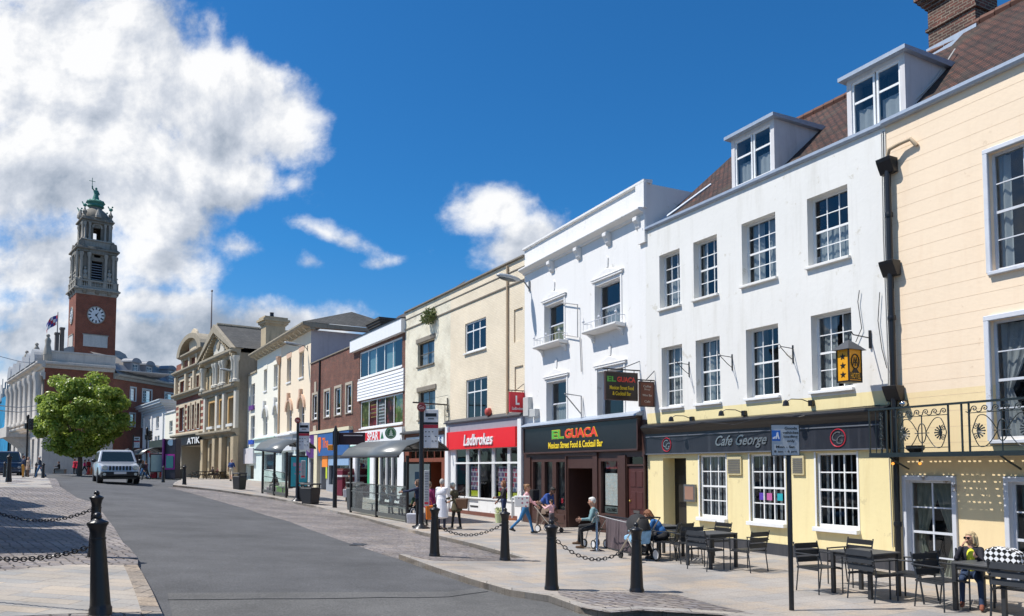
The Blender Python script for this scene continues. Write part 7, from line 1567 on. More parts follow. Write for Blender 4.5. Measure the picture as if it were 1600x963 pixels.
# chequered handbag on the table
b=MB(); bc=T3+Vector((0,0,.75))-dS*.12-nS*.12;
for i in range(12):
    pass
prof=[(-.28,0),(.28,0),(.25,.17),(.12,.24),(-.12,.25),(-.26,.19)]
xd=-dS; vs=[bc+xd*x+nS*.09+Vector((0,0,z)) for x,z in prof]+[bc+xd*x-nS*.09+Vector((0,0,z)) for x,z in prof]; n=6
b.add(vs,[(i,(i+1)%n,(i+1)%n+n,i+n) for i in range(n)]+[tuple(range(n))[::-1],tuple(range(n,2*n))])
m,t,p=newmat('chequer'); tc=tn(t,'ShaderNodeTexCoord'); mp=tn(t,'ShaderNodeMapping'); mp.inputs['Rotation'].default_value=(0,0,R(45)); t.links.new(tc.outputs['UV'],mp.inputs[0]); ck_=tn(t,'ShaderNodeTexChecker'); ck_.inputs['Scale'].default_value=17; ck_.inputs[1].default_value=(.8,.8,.8,1); ck_.inputs[2].default_value=(.01,.01,.01,1); t.links.new(mp.outputs[0],ck_.inputs[0]); t.links.new(ck_.outputs[0],p.inputs['Base Color'])
hb_=b.build('handbag',m,None,loc=bc,bevel=.02); tag(hb_,'black and white chequered handbag standing on the table','handbag')
# ================================================================ signpost for loading
L0=gp(1237,954); e=empty('loading_signpost',L0,'black signpost with a grey goods vehicles loading plate','signpost')
ht=(954-668)/FPX*L0.y
one(lambda s:s.lathe(L0,[(.038,-.2),(.038,ht-.02),(.03,ht)],14),'post',K['iron'],e,smooth=50)
Kp=L0.y/FPX; zt_=L0.z+(954-667)*Kp; zb_=L0.z+(954-715)*Kp; cxp=L0.x+(1230.5-1237)*Kp; W_=44*Kp; y_=L0.y-.05
pl=one(lambda s:s.box((cxp,y_,(zt_+zb_)/2),(W_,.006,zt_-zb_)),'sign_plate',P_('plate_grey',(.47,.49,.50),.4,var=.05),e)
b=MB()
for a,c,w_,h_ in ((cxp,zt_,W_+.012,.010),(cxp,zb_,W_+.012,.010)): b.box((a,y_-.002,c),(w_,.012,h_))
for a in (cxp-W_/2,cxp+W_/2): b.box((a,y_-.002,(zt_+zb_)/2),(.010,.012,zt_-zb_+.010))
b.build('plate_edge',BLK,pl)
H_=zt_-zb_
sqz=zt_-H_*.36; sqx=cxp-W_*.32; bs_=one(lambda s:s.box((sqx,y_-.005,sqz),(W_*.30,.004,H_*.34)),'blue_symbol_panel',P_('sign_blue',(.02,.14,.50),.4),pl)
def poly2(mb,pts,y,th=.003):
    n=len(pts); mb.add([(x,y-th,z) for x,z in pts]+[(x,y,z) for x,z in pts],[(i,(i+1)%n,(i+1)%n+n,i+n) for i in range(n)]+[tuple(range(n)),tuple(range(n,2*n))[::-1]])
b=MB(); q=W_*.13; poly2(b,[(sqx+q*.2,sqz+q*.9),(sqx+q*.55,sqz+q*.9),(sqx+q*.6,sqz+q*.3),(sqx+q*.9,sqz-q*.9),(sqx+q*.55,sqz-q*.9),(sqx+q*.3,sqz-q*.1),(sqx+q*.1,sqz-q*.9),(sqx-q*.2,sqz-q*.9),(sqx+q*.05,sqz+q*.2)],y_-.0072); poly2(b,[(sqx-q*.95,sqz-q*.55),(sqx-q*.2,sqz-.15*q),(sqx-q*.2,sqz-q*.75),(sqx-q*.95,sqz-q*.95)],y_-.0074); b.build('loading_symbol',P_('letter_white',(.82,.82,.82),.4),bs_)
for (tx,xx,fz,wf,hf) in (('Goods',.20,.12,.44,.085),('vehicles',.19,.26,.56,.085),('loading',.19,.40,.50,.10),('only',.20,.54,.28,.10),('Mon - Sat',.0,.72,.66,.085),('8 am - 6 pm',.0,.88,.80,.10)):
    text(tx,pl,BLK,(cxp+W_*xx,y_-.003,zt_-H_*fz),(1,0,0),(0,0,1),wid=W_*wf,hei=H_*hf,bold=.02,depth=.003,lift=.001)
# ================================================================ bus stops
def busstop(px,py,pytop,flag,tt,lb,nm='bus_stop_post',disc=True):
    L0=gp(px,py); k=L0.y/FPX; e=empty(nm,L0,lb,'bus stop'); top=L0.z+(py-pytop)*k
    one(lambda s:s.lathe(L0,[(.33,-.05),(.30,.03),(.13,.12),(.085,.2),(.085,top-L0.z-.02),(.06,top-L0.z)],16),'post',K['black'],e,smooth=50)
    if disc:
        d_=one(lambda s:s.lathe((L0.x,L0.y-.12,top+.02-.1),[(.15,-.02),(.16,0),(.15,.02)],20,M=Matrix.Rotation(R(90),3,'X')),'round_roundel',P_('disc_dark_red',(.22,.03,.03),.4),e)
        text('Go',d_,P_('letter_pale_pink',(.7,.55,.5),.4),(L0.x,L0.y-.145,top-.08),(1,0,0),(0,0,1),wid=.2,hei=.13,depth=.003)
    fx0,fx1,fy0,fy1=flag; a=L0.x+(fx0-px)*k; c=L0.x+(fx1-px)*k; z1=L0.z+(py-fy0)*k; z0=L0.z+(py-fy1)*k; yy=L0.y-.02
    fl=one(lambda s:s.box(((a+c)/2,yy,(z0+z1)/2),(c-a,.05,z1-z0)),'flag_sign',P_('flag_pale',(.66,.67,.68),.5),e,bevel=.01)
    h=z1-z0; w=c-a; xm=(a+c)/2
    one(lambda s:s.box((xm,yy-.028,z1-h*.36),(w,.006,h*.06)),'black_band',K['black'],fl); one(lambda s:s.box((xm,yy-.028,z1-h*.44),(w,.006,h*.09)),'red_band',P_('band_red',(.5,.03,.05),.5),fl)
    one(lambda s:s.box((xm,yy-.029,z1-h*.14),(w*.75,.006,h*.09)),'name_strip',K['black'],fl); one(lambda s:s.box((xm,yy-.029,z1-h*.24),(w*.4,.006,h*.025)),'caption_line',K['black'],fl)
    g=MB()
    for r_ in range(3):
        for c_ in range(4):
            if (r_+c_)%4==3: continue
            g.box((a+w*(.15+.23*c_),yy-.029,z1-h*(.58+.12*r_)),(w*.11,.006,h*.02))
    g.build('route_number',K['sign_black'],fl)
    if tt:
        tx0,tx1,ty0,ty1=tt; a=L0.x+(tx0-px)*k; c=L0.x+(tx1-px)*k; z1=L0.z+(py-ty0)*k; z0=L0.z+(py-ty1)*k
        t_=one(lambda s:s.box(((a+c)/2,yy-.05,(z0+z1)/2),(c-a,.06,z1-z0)),'timetable_case',P_('case_grey',(.45,.46,.46),.5),e,bevel=.01)
        g=MB();
        for i in range(12): g.box(((a+c)/2,yy-.082,z1-(z1-z0)*(.08+.075*i)),((c-a)*.7,.004,.03))
        g.build('timetable_line',P_('print_grey',(.2,.2,.22),.6),t_); one(lambda s:s.box(((a+c)/2,yy-.083,z0+.1),((c-a)*.8,.004,.08)),'red_strip',K['band_red'],t_)
    return L0
busstop(658,826,634,(661,684,641,701),(662.5,670.5,736,791),'bus stop post nearest the betting shop, with red roundel and route flag')
busstop(464,783,655,(465,482,661,703.5),(470,477,720,748),'bus stop post beside the litter bins at the far shelter')
busstop(152,741,687,(153,160,690,712),None,'distant bus stop flag behind the silver car, left of its roof',disc=False)
busstop(207,745,680,(208,217,683,700),None,'distant bus stop post right of the silver car',disc=False)
# dark information post with a board
L0=gp(523,793.5); k=L0.y/FPX; e=empty('information_post',L0,'tall dark post carrying a long maroon board between the two shelters','signpost'); top=L0.z+(793.5-669)*k
one(lambda s:s.lathe(L0,[(.12,-.05),(.11,0),(.10,top-L0.z-.1),(.03,top-L0.z+.1)],12),'post',K['black'],e,smooth=50)
one(lambda s:s.box((L0.x+.02,L0.y,L0.z+(793.5-685)*k),(.32,.12,22*k)),'head_box',K['black'],e,bevel=.02)
bd_=one(lambda s:s.box((L0.x+(547-523)*k,L0.y+.1,L0.z+(793.5-686)*k),(43*k,.1,19*k)),'sign_board',P_('board_maroon',(.035,.015,.02),.4),e,bevel=.01)
one(lambda s:s.box((L0.x+(550-523)*k,L0.y+.045,L0.z+(793.5-681)*k),(30*k,.01,1.6*k)),'caption_line',P_('caption_pale',(.5,.48,.48),.5),bd_)
one(lambda s:s.box((L0.x-.25,L0.y,L0.z+(793.5-700)*k),(.25,.2,.28)),'orange_box',P_('box_orange',(.75,.28,.02),.5),e,bevel=.02)
def bin_(px,py,w,h,lb,col=(.02,.022,.026),group='black litter bins'):
    L0=gp(px,py); e=empty('litter_bin',L0,lb,'litter bin',group); m=P_('bin%s'%str(col[0]),col,.5,var=.2); rz=R(-28); Mz=Matrix.Rotation(rz,3,'Z')
    bb=MB(); p=[Vector(q) for q in ((-w*.42,-w*.42,0),(w*.42,-w*.42,0),(w*.42,w*.42,0),(-w*.42,w*.42,0),(-w/2,-w/2,h*.8),(w/2,-w/2,h*.8),(w/2,w/2,h*.8),(-w/2,w/2,h*.8))]; bb.hexa([L0+Mz@q for q in p]); bb.build('bin_body',m,e,bevel=.03)
    b=MB();
    for a in (-1,1):
        for c in (-1,1): b.box(L0+Mz@Vector((a*w*.42,c*w*.42,h*.87)),(.05,.05,h*.16),rz=rz)
    b.build('lid_post',m,e); one(lambda s:s.box(L0+Vector((0,0,h*.97)),(w*1.05,w*1.05,h*.07),rz=rz),'lid',m,e,bevel=.03)
bin_(374,765,.62,1.0,'black litter bin standing alone on the pavement in front of the stone bank')
bin_(485,787.5,.75,1.05,'large dark litter bin beside the far bus stop post')
bin_(474,783.5,.6,1.0,'litter bin directly behind the far bus stop post')
bin_(554,797,.62,1.35,'grey litter bin behind the glass of the near bus shelter',(.10,.11,.115))
bin_(278,748,.8,1.2,'dark litter bin beside the purple advertising column')
# ================================================================ bus shelters
def shelter(A,B,D,H,lb,adcol,adkind,glasslow=True,adpos=None,rail=True):
    "A near end, B far end of the road side; D depth towards the buildings"
    A=Vector(A);B=Vector(B); d=(B-A); d.z=0; Ln=d.length; d.normalize(); S=Fac((A.x,A.y),d=(d.x,d.y)); zA,zB=A.z,B.z
    e=empty('bus_shelter',A,lb,'bus shelter'); Q=lambda u,z,w: S.P(u,zA+(zB-zA)*u/Ln+z,w)   # w>0 road side
    m=K['black']
    for u in (0,Ln*.5,Ln): one(lambda s:(s.hexa([Q(u-.05,-.1,-.05),Q(u+.05,-.1,-.05),Q(u+.05,-.1,.05),Q(u-.05,-.1,.05),Q(u-.05,H-.35,-.05),Q(u+.05,H-.35,-.05),Q(u+.05,H-.35,.05),Q(u-.05,H-.35,.05)])),'post',m,e)
    prof=[(.0,H-.35),(-.06,H-.12),(-.25,H+.10),(-.55,H+.24),(-D*.55,H+.28),(-D*.8,H+.20),(-D,H+.02),(-D-.15,H-.12)]
    prof=[(.45,H-.42),(.3,H-.22),(.1,H-.02)]+prof[2:]
    for u in (0,Ln*.25,Ln*.5,Ln*.75,Ln): one(lambda s:s.tube([Q(u,z,w) for w,z in prof],.03,6),'roof_rib',m,e,smooth=50)
    vs=[Q(u,z+.05,w) for u in (-.15,Ln+.15) for w,z in prof]; n=len(prof); b=MB(); b.add(vs,[(i,i+1,n+i+1,n+i) for i in range(n-1)]); o=b.build('roof',P_('shelter_roof_grey',(.13,.14,.14),.3,var=.15),e,smooth=70); md=o.modifiers.new('s','SOLIDIFY'); md.thickness=.03
    one(lambda s:(s.tube([Q(-.15,prof[0][1]+.03,.45),Q(Ln+.15,prof[0][1]+.03,.45)],.05,6)),'gutter',m,e); one(lambda s:s.tube([Q(-.1,H-.12,-D-.15),Q(Ln+.1,H-.12,-D-.15)],.04,6),'gutter',m,e)
    for a,c in ((.05,Ln*.5-.05),(Ln*.5+.05,Ln-.05)):
        g=MB(); g.hexa([Q(a,.22,-.012),Q(c,.22,-.012),Q(c,.22,.0),Q(a,.22,.0),Q(a,1.35 if glasslow else 2.2,-.012),Q(c,1.35 if glasslow else 2.2,-.012),Q(c,1.35 if glasslow else 2.2,.0),Q(a,1.35 if glasslow else 2.2,0)]); g.build('glass_panel',K['glassc'],e)
        for z0,z1 in ((.08,.24),(.98,1.02),(1.35 if glasslow else 2.2,(1.35 if glasslow else 2.2)+.04)): one(lambda r:r.hexa([Q(a,z0,-.03),Q(c,z0,-.03),Q(c,z0,.02),Q(a,z0,.02),Q(a,z1,-.03),Q(c,z1,-.03),Q(c,z1,.02),Q(a,z1,.02)]),'panel_rail',P_('rail_grey',(.09,.095,.09),.5),e)
    # bench, seat towards the buildings
    b=MB(); b.hexa([Q(.5,.45,-.7),Q(Ln-1.0,.45,-.7),Q(Ln-1.0,.45,-.42),Q(.5,.45,-.42),Q(.5,.49,-.7),Q(Ln-1.0,.49,-.7),Q(Ln-1.0,.49,-.42),Q(.5,.49,-.42)]); bn=b.build('bench',P_('bench_grey',(.35,.36,.36),.4,metal=.4),e)
    for u in (.8,Ln/2,Ln-1.3): one(lambda s:s.tube([Q(u,0,-.55),Q(u,.45,-.55)],.03,6),'bench_leg',m,bn)
    a0,a1,wd0=adpos; z0,z1=(.55,2.35)
    if adkind=='cross':
        b=MB(); b.hexa([Q(a0-.08,z0,-wd0-1.15),Q(a0+.08,z0,-wd0-1.15),Q(a0+.08,z0,-wd0),Q(a0-.08,z0,-wd0),Q(a0-.08,z1,-wd0-1.15),Q(a0+.08,z1,-wd0-1.15),Q(a0+.08,z1,-wd0),Q(a0-.08,z1,-wd0)]); ad=b.build('advertisement_case',m,e)
        b=MB(); b.hexa([Q(a0-.09,z0+.08,-wd0-1.08),Q(a0-.082,z0+.08,-wd0-1.08),Q(a0-.082,z0+.08,-wd0-.07),Q(a0-.09,z0+.08,-wd0-.07),Q(a0-.09,z1-.08,-wd0-1.08),Q(a0-.082,z1-.08,-wd0-1.08),Q(a0-.082,z1-.08,-wd0-.07),Q(a0-.09,z1-.08,-wd0-.07)]); po=b.build('poster',adcol,ad)
    return e,Q,S,Ln
A_=gp(636,817); B__=gp(548,801)
m,t,p=newmat('nba_poster'); p.inputs['Base Color'].default_value=(.50,.66,.66,1)
sh1,Q1,S1_,Ln1=shelter(A_,B__,1.55,2.95,'near bus shelter with curved grey roof, pale poster and two people on its bench',P_('poster_pale_aqua',(.50,.64,.64),.4),'cross',adpos=(1.15,0,.35))
# printing on the pale poster: a small dark blue emblem and lines
po=[o for o in bpy.data.objects if o.name.startswith('poster') and o.parent and o.parent.parent==sh1]
if po:
    b=MB()
    for (w0,w1,z0,z1) in ((-.98,-.78,1.45,1.95),): b.hexa([Q1(1.055,z0,w0),Q1(1.058,z0,w0),Q1(1.058,z0,w1),Q1(1.055,z0,w1),Q1(1.055,z1,w0),Q1(1.058,z1,w0),Q1(1.058,z1,w1),Q1(1.055,z1,w1)])
    eo=b.build('emblem',P_('emblem_navy',(.05,.13,.22),.5),po[0].parent)
    b=MB()
    for (w0,w1,z0,z1) in ((-1.15,-.6,1.2,1.25),(-.98,-.78,1.02,1.09)): b.hexa([Q1(1.055,z0,w0),Q1(1.058,z0,w0),Q1(1.058,z0,w1),Q1(1.055,z0,w1),Q1(1.055,z1,w0),Q1(1.058,z1,w0),Q1(1.058,z1,w1),Q1(1.055,z1,w1)])
    b.build('caption_line',K['emblem_navy'],po[0].parent)
A2,B2_=gp(484,783),gp(432,773)
sh2,Q2,S2_,Ln2=shelter(gp(447,778),gp(410,771),1.6,2.9,'far bus shelter with bright blue poster beside the second bus stop',P_('poster_cyan',(.02,.38,.50),.4),'cross',adpos=(0.0,0,.15))
shelter(gp(229,747),gp(206,744),1.8,2.7,'distant bus shelter right of the silver car with a grey green poster',P_('poster_grey_green',(.30,.42,.40),.5),'cross',adpos=(.2,0,.3))
# pale pink print on the cyan poster of the far shelter
b=MB()
for (w0,w1,z0,z1) in ((-1.1,-.35,1.75,1.95),(-1.05,-.5,1.5,1.68),(-.9,-.45,1.3,1.38)): b.hexa([Q2(-.095,z0,w0),Q2(-.092,z0,w0),Q2(-.092,z0,w1),Q2(-.095,z0,w1),Q2(-.095,z1,w0),Q2(-.092,z1,w0),Q2(-.092,z1,w1),Q2(-.095,z1,w1)])
pc=[o for o in sh2.children if o.name.startswith('advertisement')][0]; b.build('poster_print',P_('print_pink',(.45,.25,.42),.5),pc)
# ================================================================ kiosks and posts further up
L0=gp(538,775); k=L0.y/FPX; e=empty('maroon_kiosk',L0,'maroon street kiosk with a white counter top near the blue shop sign','kiosk')
one(lambda s:s.box(L0+Vector((0,0,20*k)),(16*k,1.2,40*k),rz=R(-28)),'kiosk_body',P_('kiosk_maroon',(.16,.015,.035),.5),e,bevel=.02)
one(lambda s:s.box(L0+Vector((0,0,31*k)),(17.5*k,1.35,3*k),rz=R(-28)),'counter',P_('counter_white',(.7,.7,.7),.4),e)
one(lambda s:s.box(L0+Vector((0,.1,41*k)),(15*k,1.1,3*k),rz=R(-28)),'header',P_('header_brown',(.20,.06,.04),.5),e)
L0=gp(268,748); k=L0.y/FPX; e=empty('advertising_column',L0,'tall dark advertising unit with a magenta frame beside the nightclub','advertising column')
one(lambda s:s.box(L0+Vector((0,0,31*k)),(23*k,.8,62*k),rz=R(-15)),'cabinet',P_('cabinet_dark',(.02,.015,.025),.4),e,bevel=.05)
one(lambda s:s.box(L0+Vector((0,-.45,26*k)),(17*k,.06,24*k),rz=R(-15)),'magenta_frame',P_('magenta',(.30,.01,.22),.4),e)
one(lambda s:s.box(L0+Vector((0,-.50,26*k)),(13*k,.06,19*k),rz=R(-15)),'screen',P_('screen_teal',(.02,.12,.14),.2),e)
one(lambda s:s.box(L0+Vector((-11*k,-.3,31*k)),(2.5*k,.3,62*k),rz=R(-15)),'purple_edge',P_('edge_purple',(.10,.015,.12),.4),e)
one(lambda s:s.lathe(L0+Vector((1*k,-.45,56*k)),[(5*k,-.03),(5*k,.03)],16,M=Matrix.Rotation(R(90),3,'X')),'round_logo',P_('logo_pale_blue',(.35,.50,.60),.4),e)
L0=gp(243,747); k=L0.y/FPX; e=empty('red_kiosk',L0,'bright red kiosk between white posts left of the advertising unit','kiosk')
one(lambda s:s.box(L0+Vector((0,0,11*k)),(11*k,.9,22*k),rz=R(-10)),'kiosk_body',P_('kiosk_red',(.45,.01,.03),.4),e,bevel=.04)
one(lambda s:s.box(L0+Vector((0,0,35*k)),(13*k,1,6*k),rz=R(-10)),'header',P_('kiosk_red2',(.5,.02,.05),.4),e,bevel=.03)
for x in (-6.5,6.5): one(lambda s:s.box(L0+Vector((x*k,-.3,20*k)),(1.8*k,.2,40*k)),'white_post',K['wpaint'],e)
def signal(px,py,ytop,lb,face=R(160)):
    L0=gp(px,py); k=L0.y/FPX; e=empty('traffic_light',L0,lb,'traffic light','traffic lights'); H=(py-ytop)*k
    one(lambda s:s.lathe(L0,[(.075,-.1),(.07,H-.9),(.11,H-.85),(.11,H-.15),(.13,H-.1),(.06,H)],12),'pole',K['black'],e,smooth=40)
    hd=L0+Vector((.32,-.05,H-.85)); o=one(lambda s:s.box(hd,(.34,.3,1.0),rz=R(20)),'signal_head',K['black'],e,bevel=.04)
    for i in range(3): one(lambda s:s.tube([hd+Vector((.12,-.12,.30-.3*i)),hd+Vector((.26,-.26,.30-.3*i))],.12,10),'visor',K['black'],o)
    one(lambda s:s.box(L0+Vector((-.05,-.12,H-1.0)),(.18,.2,.55)),'push_panel',K['black'],e,bevel=.02)
signal(40.5,744,648,'traffic light at the far left in front of the town hall'); signal(228,746,668,'traffic light right of the silver car')
# picnic tables, closed parasol and small things before the bank
FL=[gp(x,y) for x,y in ((318,748.5),(336,748.5))]
def picnic(L0,lb):
    e=empty('picnic_table',L0,lb,'picnic table','picnic tables outside the bank'); rz=R(-36); Mz=Matrix.Rotation(rz,3,'Z'); m=P_('dark_timber',(.05,.035,.03),.7,var=.3)
    one(lambda s:s.box(L0+Vector((0,0,.76)),(.75,1.9,.06),rz=rz),'table_top',m,e)
    for a in (-1,1): one(lambda s:s.box(L0+Mz@Vector((a*.72,0,.45)),(.28,1.9,.05),rz=rz),'bench_seat',m,e)
    for c in (-1,1):
        one(lambda s:(s.tube([L0+Mz@Vector((-.72,c*.7,.0)),L0+Mz@Vector((-.3,c*.7,.74))],.04,4),s.tube([L0+Mz@Vector((.72,c*.7,.0)),L0+Mz@Vector((.3,c*.7,.74))],.04,4),s.tube([L0+Mz@Vector((-.75,c*.7,.42)),L0+Mz@Vector((.75,c*.7,.42))],.035,4)),'trestle',m,e)
for i,(x,y) in enumerate(((314,748.5),(326,748.5),(338,748.5),(347,748.5))): picnic(gp(x,y),['leftmost picnic table outside the nightclub','second picnic table from the left before the bank','third picnic table from the left before the bank','rightmost picnic table before the bank'][i])
L0=gp(325,746.5); k=L0.y/FPX; e=empty('closed_parasol',L0,'closed cream parasol standing among the picnic tables','parasol'); one(lambda s:s.lathe(L0,[(.05,0),(.05,1.2)],8),'pole',K['gpaint'],e); one(lambda s:s.lathe(L0,[(.32,1.1),(.36,1.25),(.2,2.2),(.25,2.5),(.05,3.0)],10),'canopy',P_('canopy_cream',(.62,.58,.46),.8,var=.2),e,smooth=60)
for i,(x,y) in enumerate(((138,740.5),(143,740.5))):
    L0=gY(x,y,80); e=empty('traffic_cone',L0,['red traffic cone left of the silver car','orange traffic cone touching the silver car outline'][i],'traffic cone'); one(lambda s:s.lathe(L0,[(.26,.05),(.2,.1),(.05,.85)],10),'cone',P_('cone_red' if i==0 else 'cone_orange',(.75,.05,.03) if i==0 else (.8,.2,.05),.5),e); one(lambda s:s.box(L0+Vector((0,0,.03)),(.55,.55,.05)),'cone_base',K['black'],e)
# grey A board outside the betting shop, flower bucket
L0=gp(806,813); e=empty('pavement_board',L0,'grey rounded pavement board against the white betting shop pillar','pavement board'); b=MB(); S=fL
one(lambda s:s.box(L0+Vector((0,0,.5)),(.42,.12,.95),rz=R(-28)),'board',P_('board_grey',(.33,.34,.35),.5),e,bevel=.05)
one(lambda s:s.box(L0+Vector((0,0,.04)),(.5,.4,.08),rz=R(-28)),'board_base',P_('board_brown',(.28,.10,.05),.6),e)
L0=gp(779.5,817); e=empty('flower_bucket',L0,'pale green bucket of cut flowers behind a bollard','flowers'); one(lambda s:s.lathe(L0,[(.12,0),(.17,.35),(.16,.35)],12),'bucket',P_('bucket_pale',(.55,.62,.35),.5),e); weeds(L0+Vector((0,0,.5)),P_('flower_mix',(.50,.55,.28),.7,var=.5,vs=20),120,.2,'flowers',None,None,par=e,seed=9,leaf=.05)
L1_=gp(933,861.5); e=empty('barrier_post',L1_,'chrome barrier post beside the old man','barrier post'); CHR=P_('chrome',(.55,.55,.55),.15,metal=1)
one(lambda s:s.lathe(L1_,[(.19,0),(.19,.02),(.05,.05),(.032,.07),(.032,.95),(.05,.96),(.05,1.0),(.02,1.02)],20),'post',CHR,e,smooth=50)
E2_=gp(992,868); D_=gp(946,858)
e=empty('barrier_banner',D_,'dark grey cafe barrier banner hanging beside the chrome post','barrier'); b=MB(); n=26; vs=[]
for z in (0.06,.45,.86):
    for i in range(n+1):
        t_=i/n; p=D_.lerp(E2_,t_*.92); vs.append((p.x+.02*math.sin(i*1.7+z*3)*(1.2-z),p.y+.03*math.sin(i*2.3)*(1.2-z),p.z+z))
b.add(vs,[(j*(n+1)+i,j*(n+1)+i+1,(j+1)*(n+1)+i+1,(j+1)*(n+1)+i) for j in range(2) for i in range(n)]); b.build('banner_cloth',P_('banner_plum_grey',(.105,.08,.09),.85,var=.25,vs=3),e)
one(lambda s:(s.tube([D_+Vector((0,0,.88)),E2_+Vector((0,0,.88))],.022,6)),'banner_rail',K['black'],e); one(lambda s:s.tube([L1_+Vector((0,0,.93)),L1_.lerp(E2_,.45)+Vector((0,-.3,.86)),E2_+Vector((0,-.25,.78))],.014,5),'barrier_strap',P_('strap_grey',(.3,.3,.31),.6),e)
one(lambda s:s.lathe(E2_,[(.17,0),(.17,.02),(.03,.05),(.03,.9),(.04,.93)],16),'post',K['black'],e,smooth=50)
# pushchair of the woman in denim
def wheel(mb,c,r,w,axis):
    Mx=axis.to_track_quat('Z','Y').to_matrix(); mb.lathe(c,[(r*.72,-w/2),(r*.97,-w/2),(r,-w*.2),(r,w*.2),(r*.97,w/2),(r*.72,w/2)],20,M=Mx)
def pushchair(C,hd,lb,hood,seatc,sc=1.0):
    e=empty('pushchair',C,lb,'pushchair'); h=Vector(hd).normalized(); s_=Vector((h.y,-h.x,0)); X=lambda a,b_,z: C+(h*a+s_*b_+Vector((0,0,z)))*sc
    for b_ in (-.28,.28):
        o=one(lambda q:wheel(q,X(-.38,b_,.15),.15*sc,.04*sc,s_),'wheel',P_('tyre',(.02,.02,.02),.7),e,smooth=50); one(lambda q:(wheel(q,X(-.38,b_,.15),.115*sc,.045*sc,s_)),'rim',P_('rim_white',(.65,.65,.65),.4),o); one(lambda q:[q.tube([X(-.38,b_,.15),X(-.38+.1*math.cos(a),b_,.15+.1*math.sin(a))],.008*sc,4) for a in (0,1.26,2.5,3.8,5)],'spokes',K['black'],o)
        o=one(lambda q:wheel(q,X(.42,b_*.75,.10),.10*sc,.04*sc,s_),'wheel',K['tyre'],e,smooth=50); one(lambda q:wheel(q,X(.42,b_*.75,.10),.06*sc,.045*sc,s_),'rim',K['black'],o)
        one(lambda q:(q.tube([X(-.38,b_,.15),X(-.05,b_,.52),X(.42,b_*.75,.14)],.016*sc,6)),'frame',P_('frame_champagne',(.42,.38,.32),.35,metal=.5),e)
        one(lambda q:q.tube([X(.42,b_*.9,.12),X(-.05,b_,.55),X(-.55,b_,1.02)],.016*sc,6),'handle_bar',P_('frame_champagne',(.42,.38,.32),.35),e)
    one(lambda q:q.tube([X(-.55,-.28,1.02),X(-.58,0,1.04),X(-.55,.28,1.02)],.02*sc,6),'grip',K['black'],e)
    one(lambda q:q.hexa([X(-.25,-.2,.38),X(.3,-.2,.45),X(.3,.2,.45),X(-.25,.2,.38),X(-.35,-.2,.72),X(.3,-.2,.55),X(.3,.2,.55),X(-.35,.2,.72)]),'seat',seatc,e,bevel=.03)
    b=MB(); vs=[]
    for i in range(7):
        a=math.pi*i/6*.75
        for j in range(9):
            t_=math.pi*j/8; vs.append(X(-.12-.38*math.cos(a)*math.sin(t_)*1.0+.1,.27*math.cos(t_),.72+.38*math.sin(a)*math.sin(t_)))
    b.add(vs,[(i*9+j,i*9+j+1,(i+1)*9+j+1,(i+1)*9+j) for i in range(6) for j in range(8)]); b.build('hood',hood,e,smooth=60)
    one(lambda q:q.box(X(-.05,0,.27),(.35*sc,.35*sc,.14*sc)),'basket',K['black'],e,bevel=.03)
    return X
X1=pushchair(gp(996,875),-(-dS*1.0+nS*.1),'black pushchair with white rimmed wheels beside the woman in denim',P_('hood_black',(.015,.015,.017),.8),P_('pram_blanket',(.25,.45,.65),.8,var=.5,vs=10))
weeds(X1(-.1,0,.72),P_('blanket_blue_white',(.35,.55,.75),.8,var=.6,vs=14),160,.2,'blanket',None,None,par=None,seed=4,leaf=.09)
tag(bpy.data.objects['blanket'],'light blue crumpled blanket lying in the black pushchair','blanket')
pushchair(gp(859,832),(.75,-.66,0),'brown pushchair with the pink child, in front of the bar',P_('hood_brown',(.17,.12,.09),.8),P_('seat_brown',(.15,.10,.08),.8),.85)
e=empty('walking_frame',gp(929,856),'wheeled walking frame with pale rimmed wheels under the old man','walking frame'); C=gp(929,856)
for dx in (-.18,.25):
    for dy in (-.2,.2):
        c_=C+dS*(-dx)+nS*dy+Vector((0,0,.12)); o=one(lambda q:wheel(q,c_,.12,.03,nS),'wheel',K['tyre'],e,smooth=50); one(lambda q:wheel(q,c_,.085,.035,nS),'rim',K['rim_white'],o)
for dy in (-.2,.2): one(lambda q:(q.tube([C+dS*(.18)+nS*dy+Vector((0,0,.12)),C+nS*dy+Vector((0,0,.5)),C-dS*.3+nS*dy+Vector((0,0,.85))],.015,6)),'frame',K['chrome'],e)
one(lambda q:q.box(C+Vector((0,0,.5)),(.34,.34,.04),rz=math.atan2(dS.y,dS.x)),'seat',K['black'],e)
def bag(C,sz,mat,lb,nm='shopping_bag',cat='bag',handle=True,rz=0):
    e=empty(nm,C,lb,cat); b=MB(); x,y,z=sz; Mz=Matrix.Rotation(rz,3,'Z'); C=Vector(C)
    b.hexa([C+Mz@Vector(q) for q in ((-x*.45,-y*.4,0),(x*.45,-y*.4,0),(x*.45,y*.4,0),(-x*.45,y*.4,0),(-x*.5,-y*.5,z),(x*.5,-y*.5,z),(x*.5,y*.5,z),(-x*.5,y*.5,z))]); b.build('bag_body',mat,e,bevel=.02)
    if handle: one(lambda s:s.tube([C+Mz@Vector((-x*.25,0,z)),C+Mz@Vector((-x*.1,0,z+.18)),C+Mz@Vector((x*.1,0,z+.18)),C+Mz@Vector((x*.25,0,z))],.01,5),'handle',mat,e)
    return e
bag(gp(645,818),(.45,.35,.38),P_('bag_white_blue',(.6,.62,.68),.5,var=.3,vs=12),'crumpled white and blue carrier bag on the pavement by the near shelter post')
bag(gp(437,770.5),(.6,.4,.42),P_('bag_lime',(.25,.62,.08),.5,var=.3,vs=6),'lime green carrier bag at the feet of the person in the far shelter')
bag(gp(424,771.5),(.5,.4,.4),P_('bag_pink_white',(.65,.45,.5),.5,var=.4,vs=6),'pink and white carrier bag left of the lime green bag')
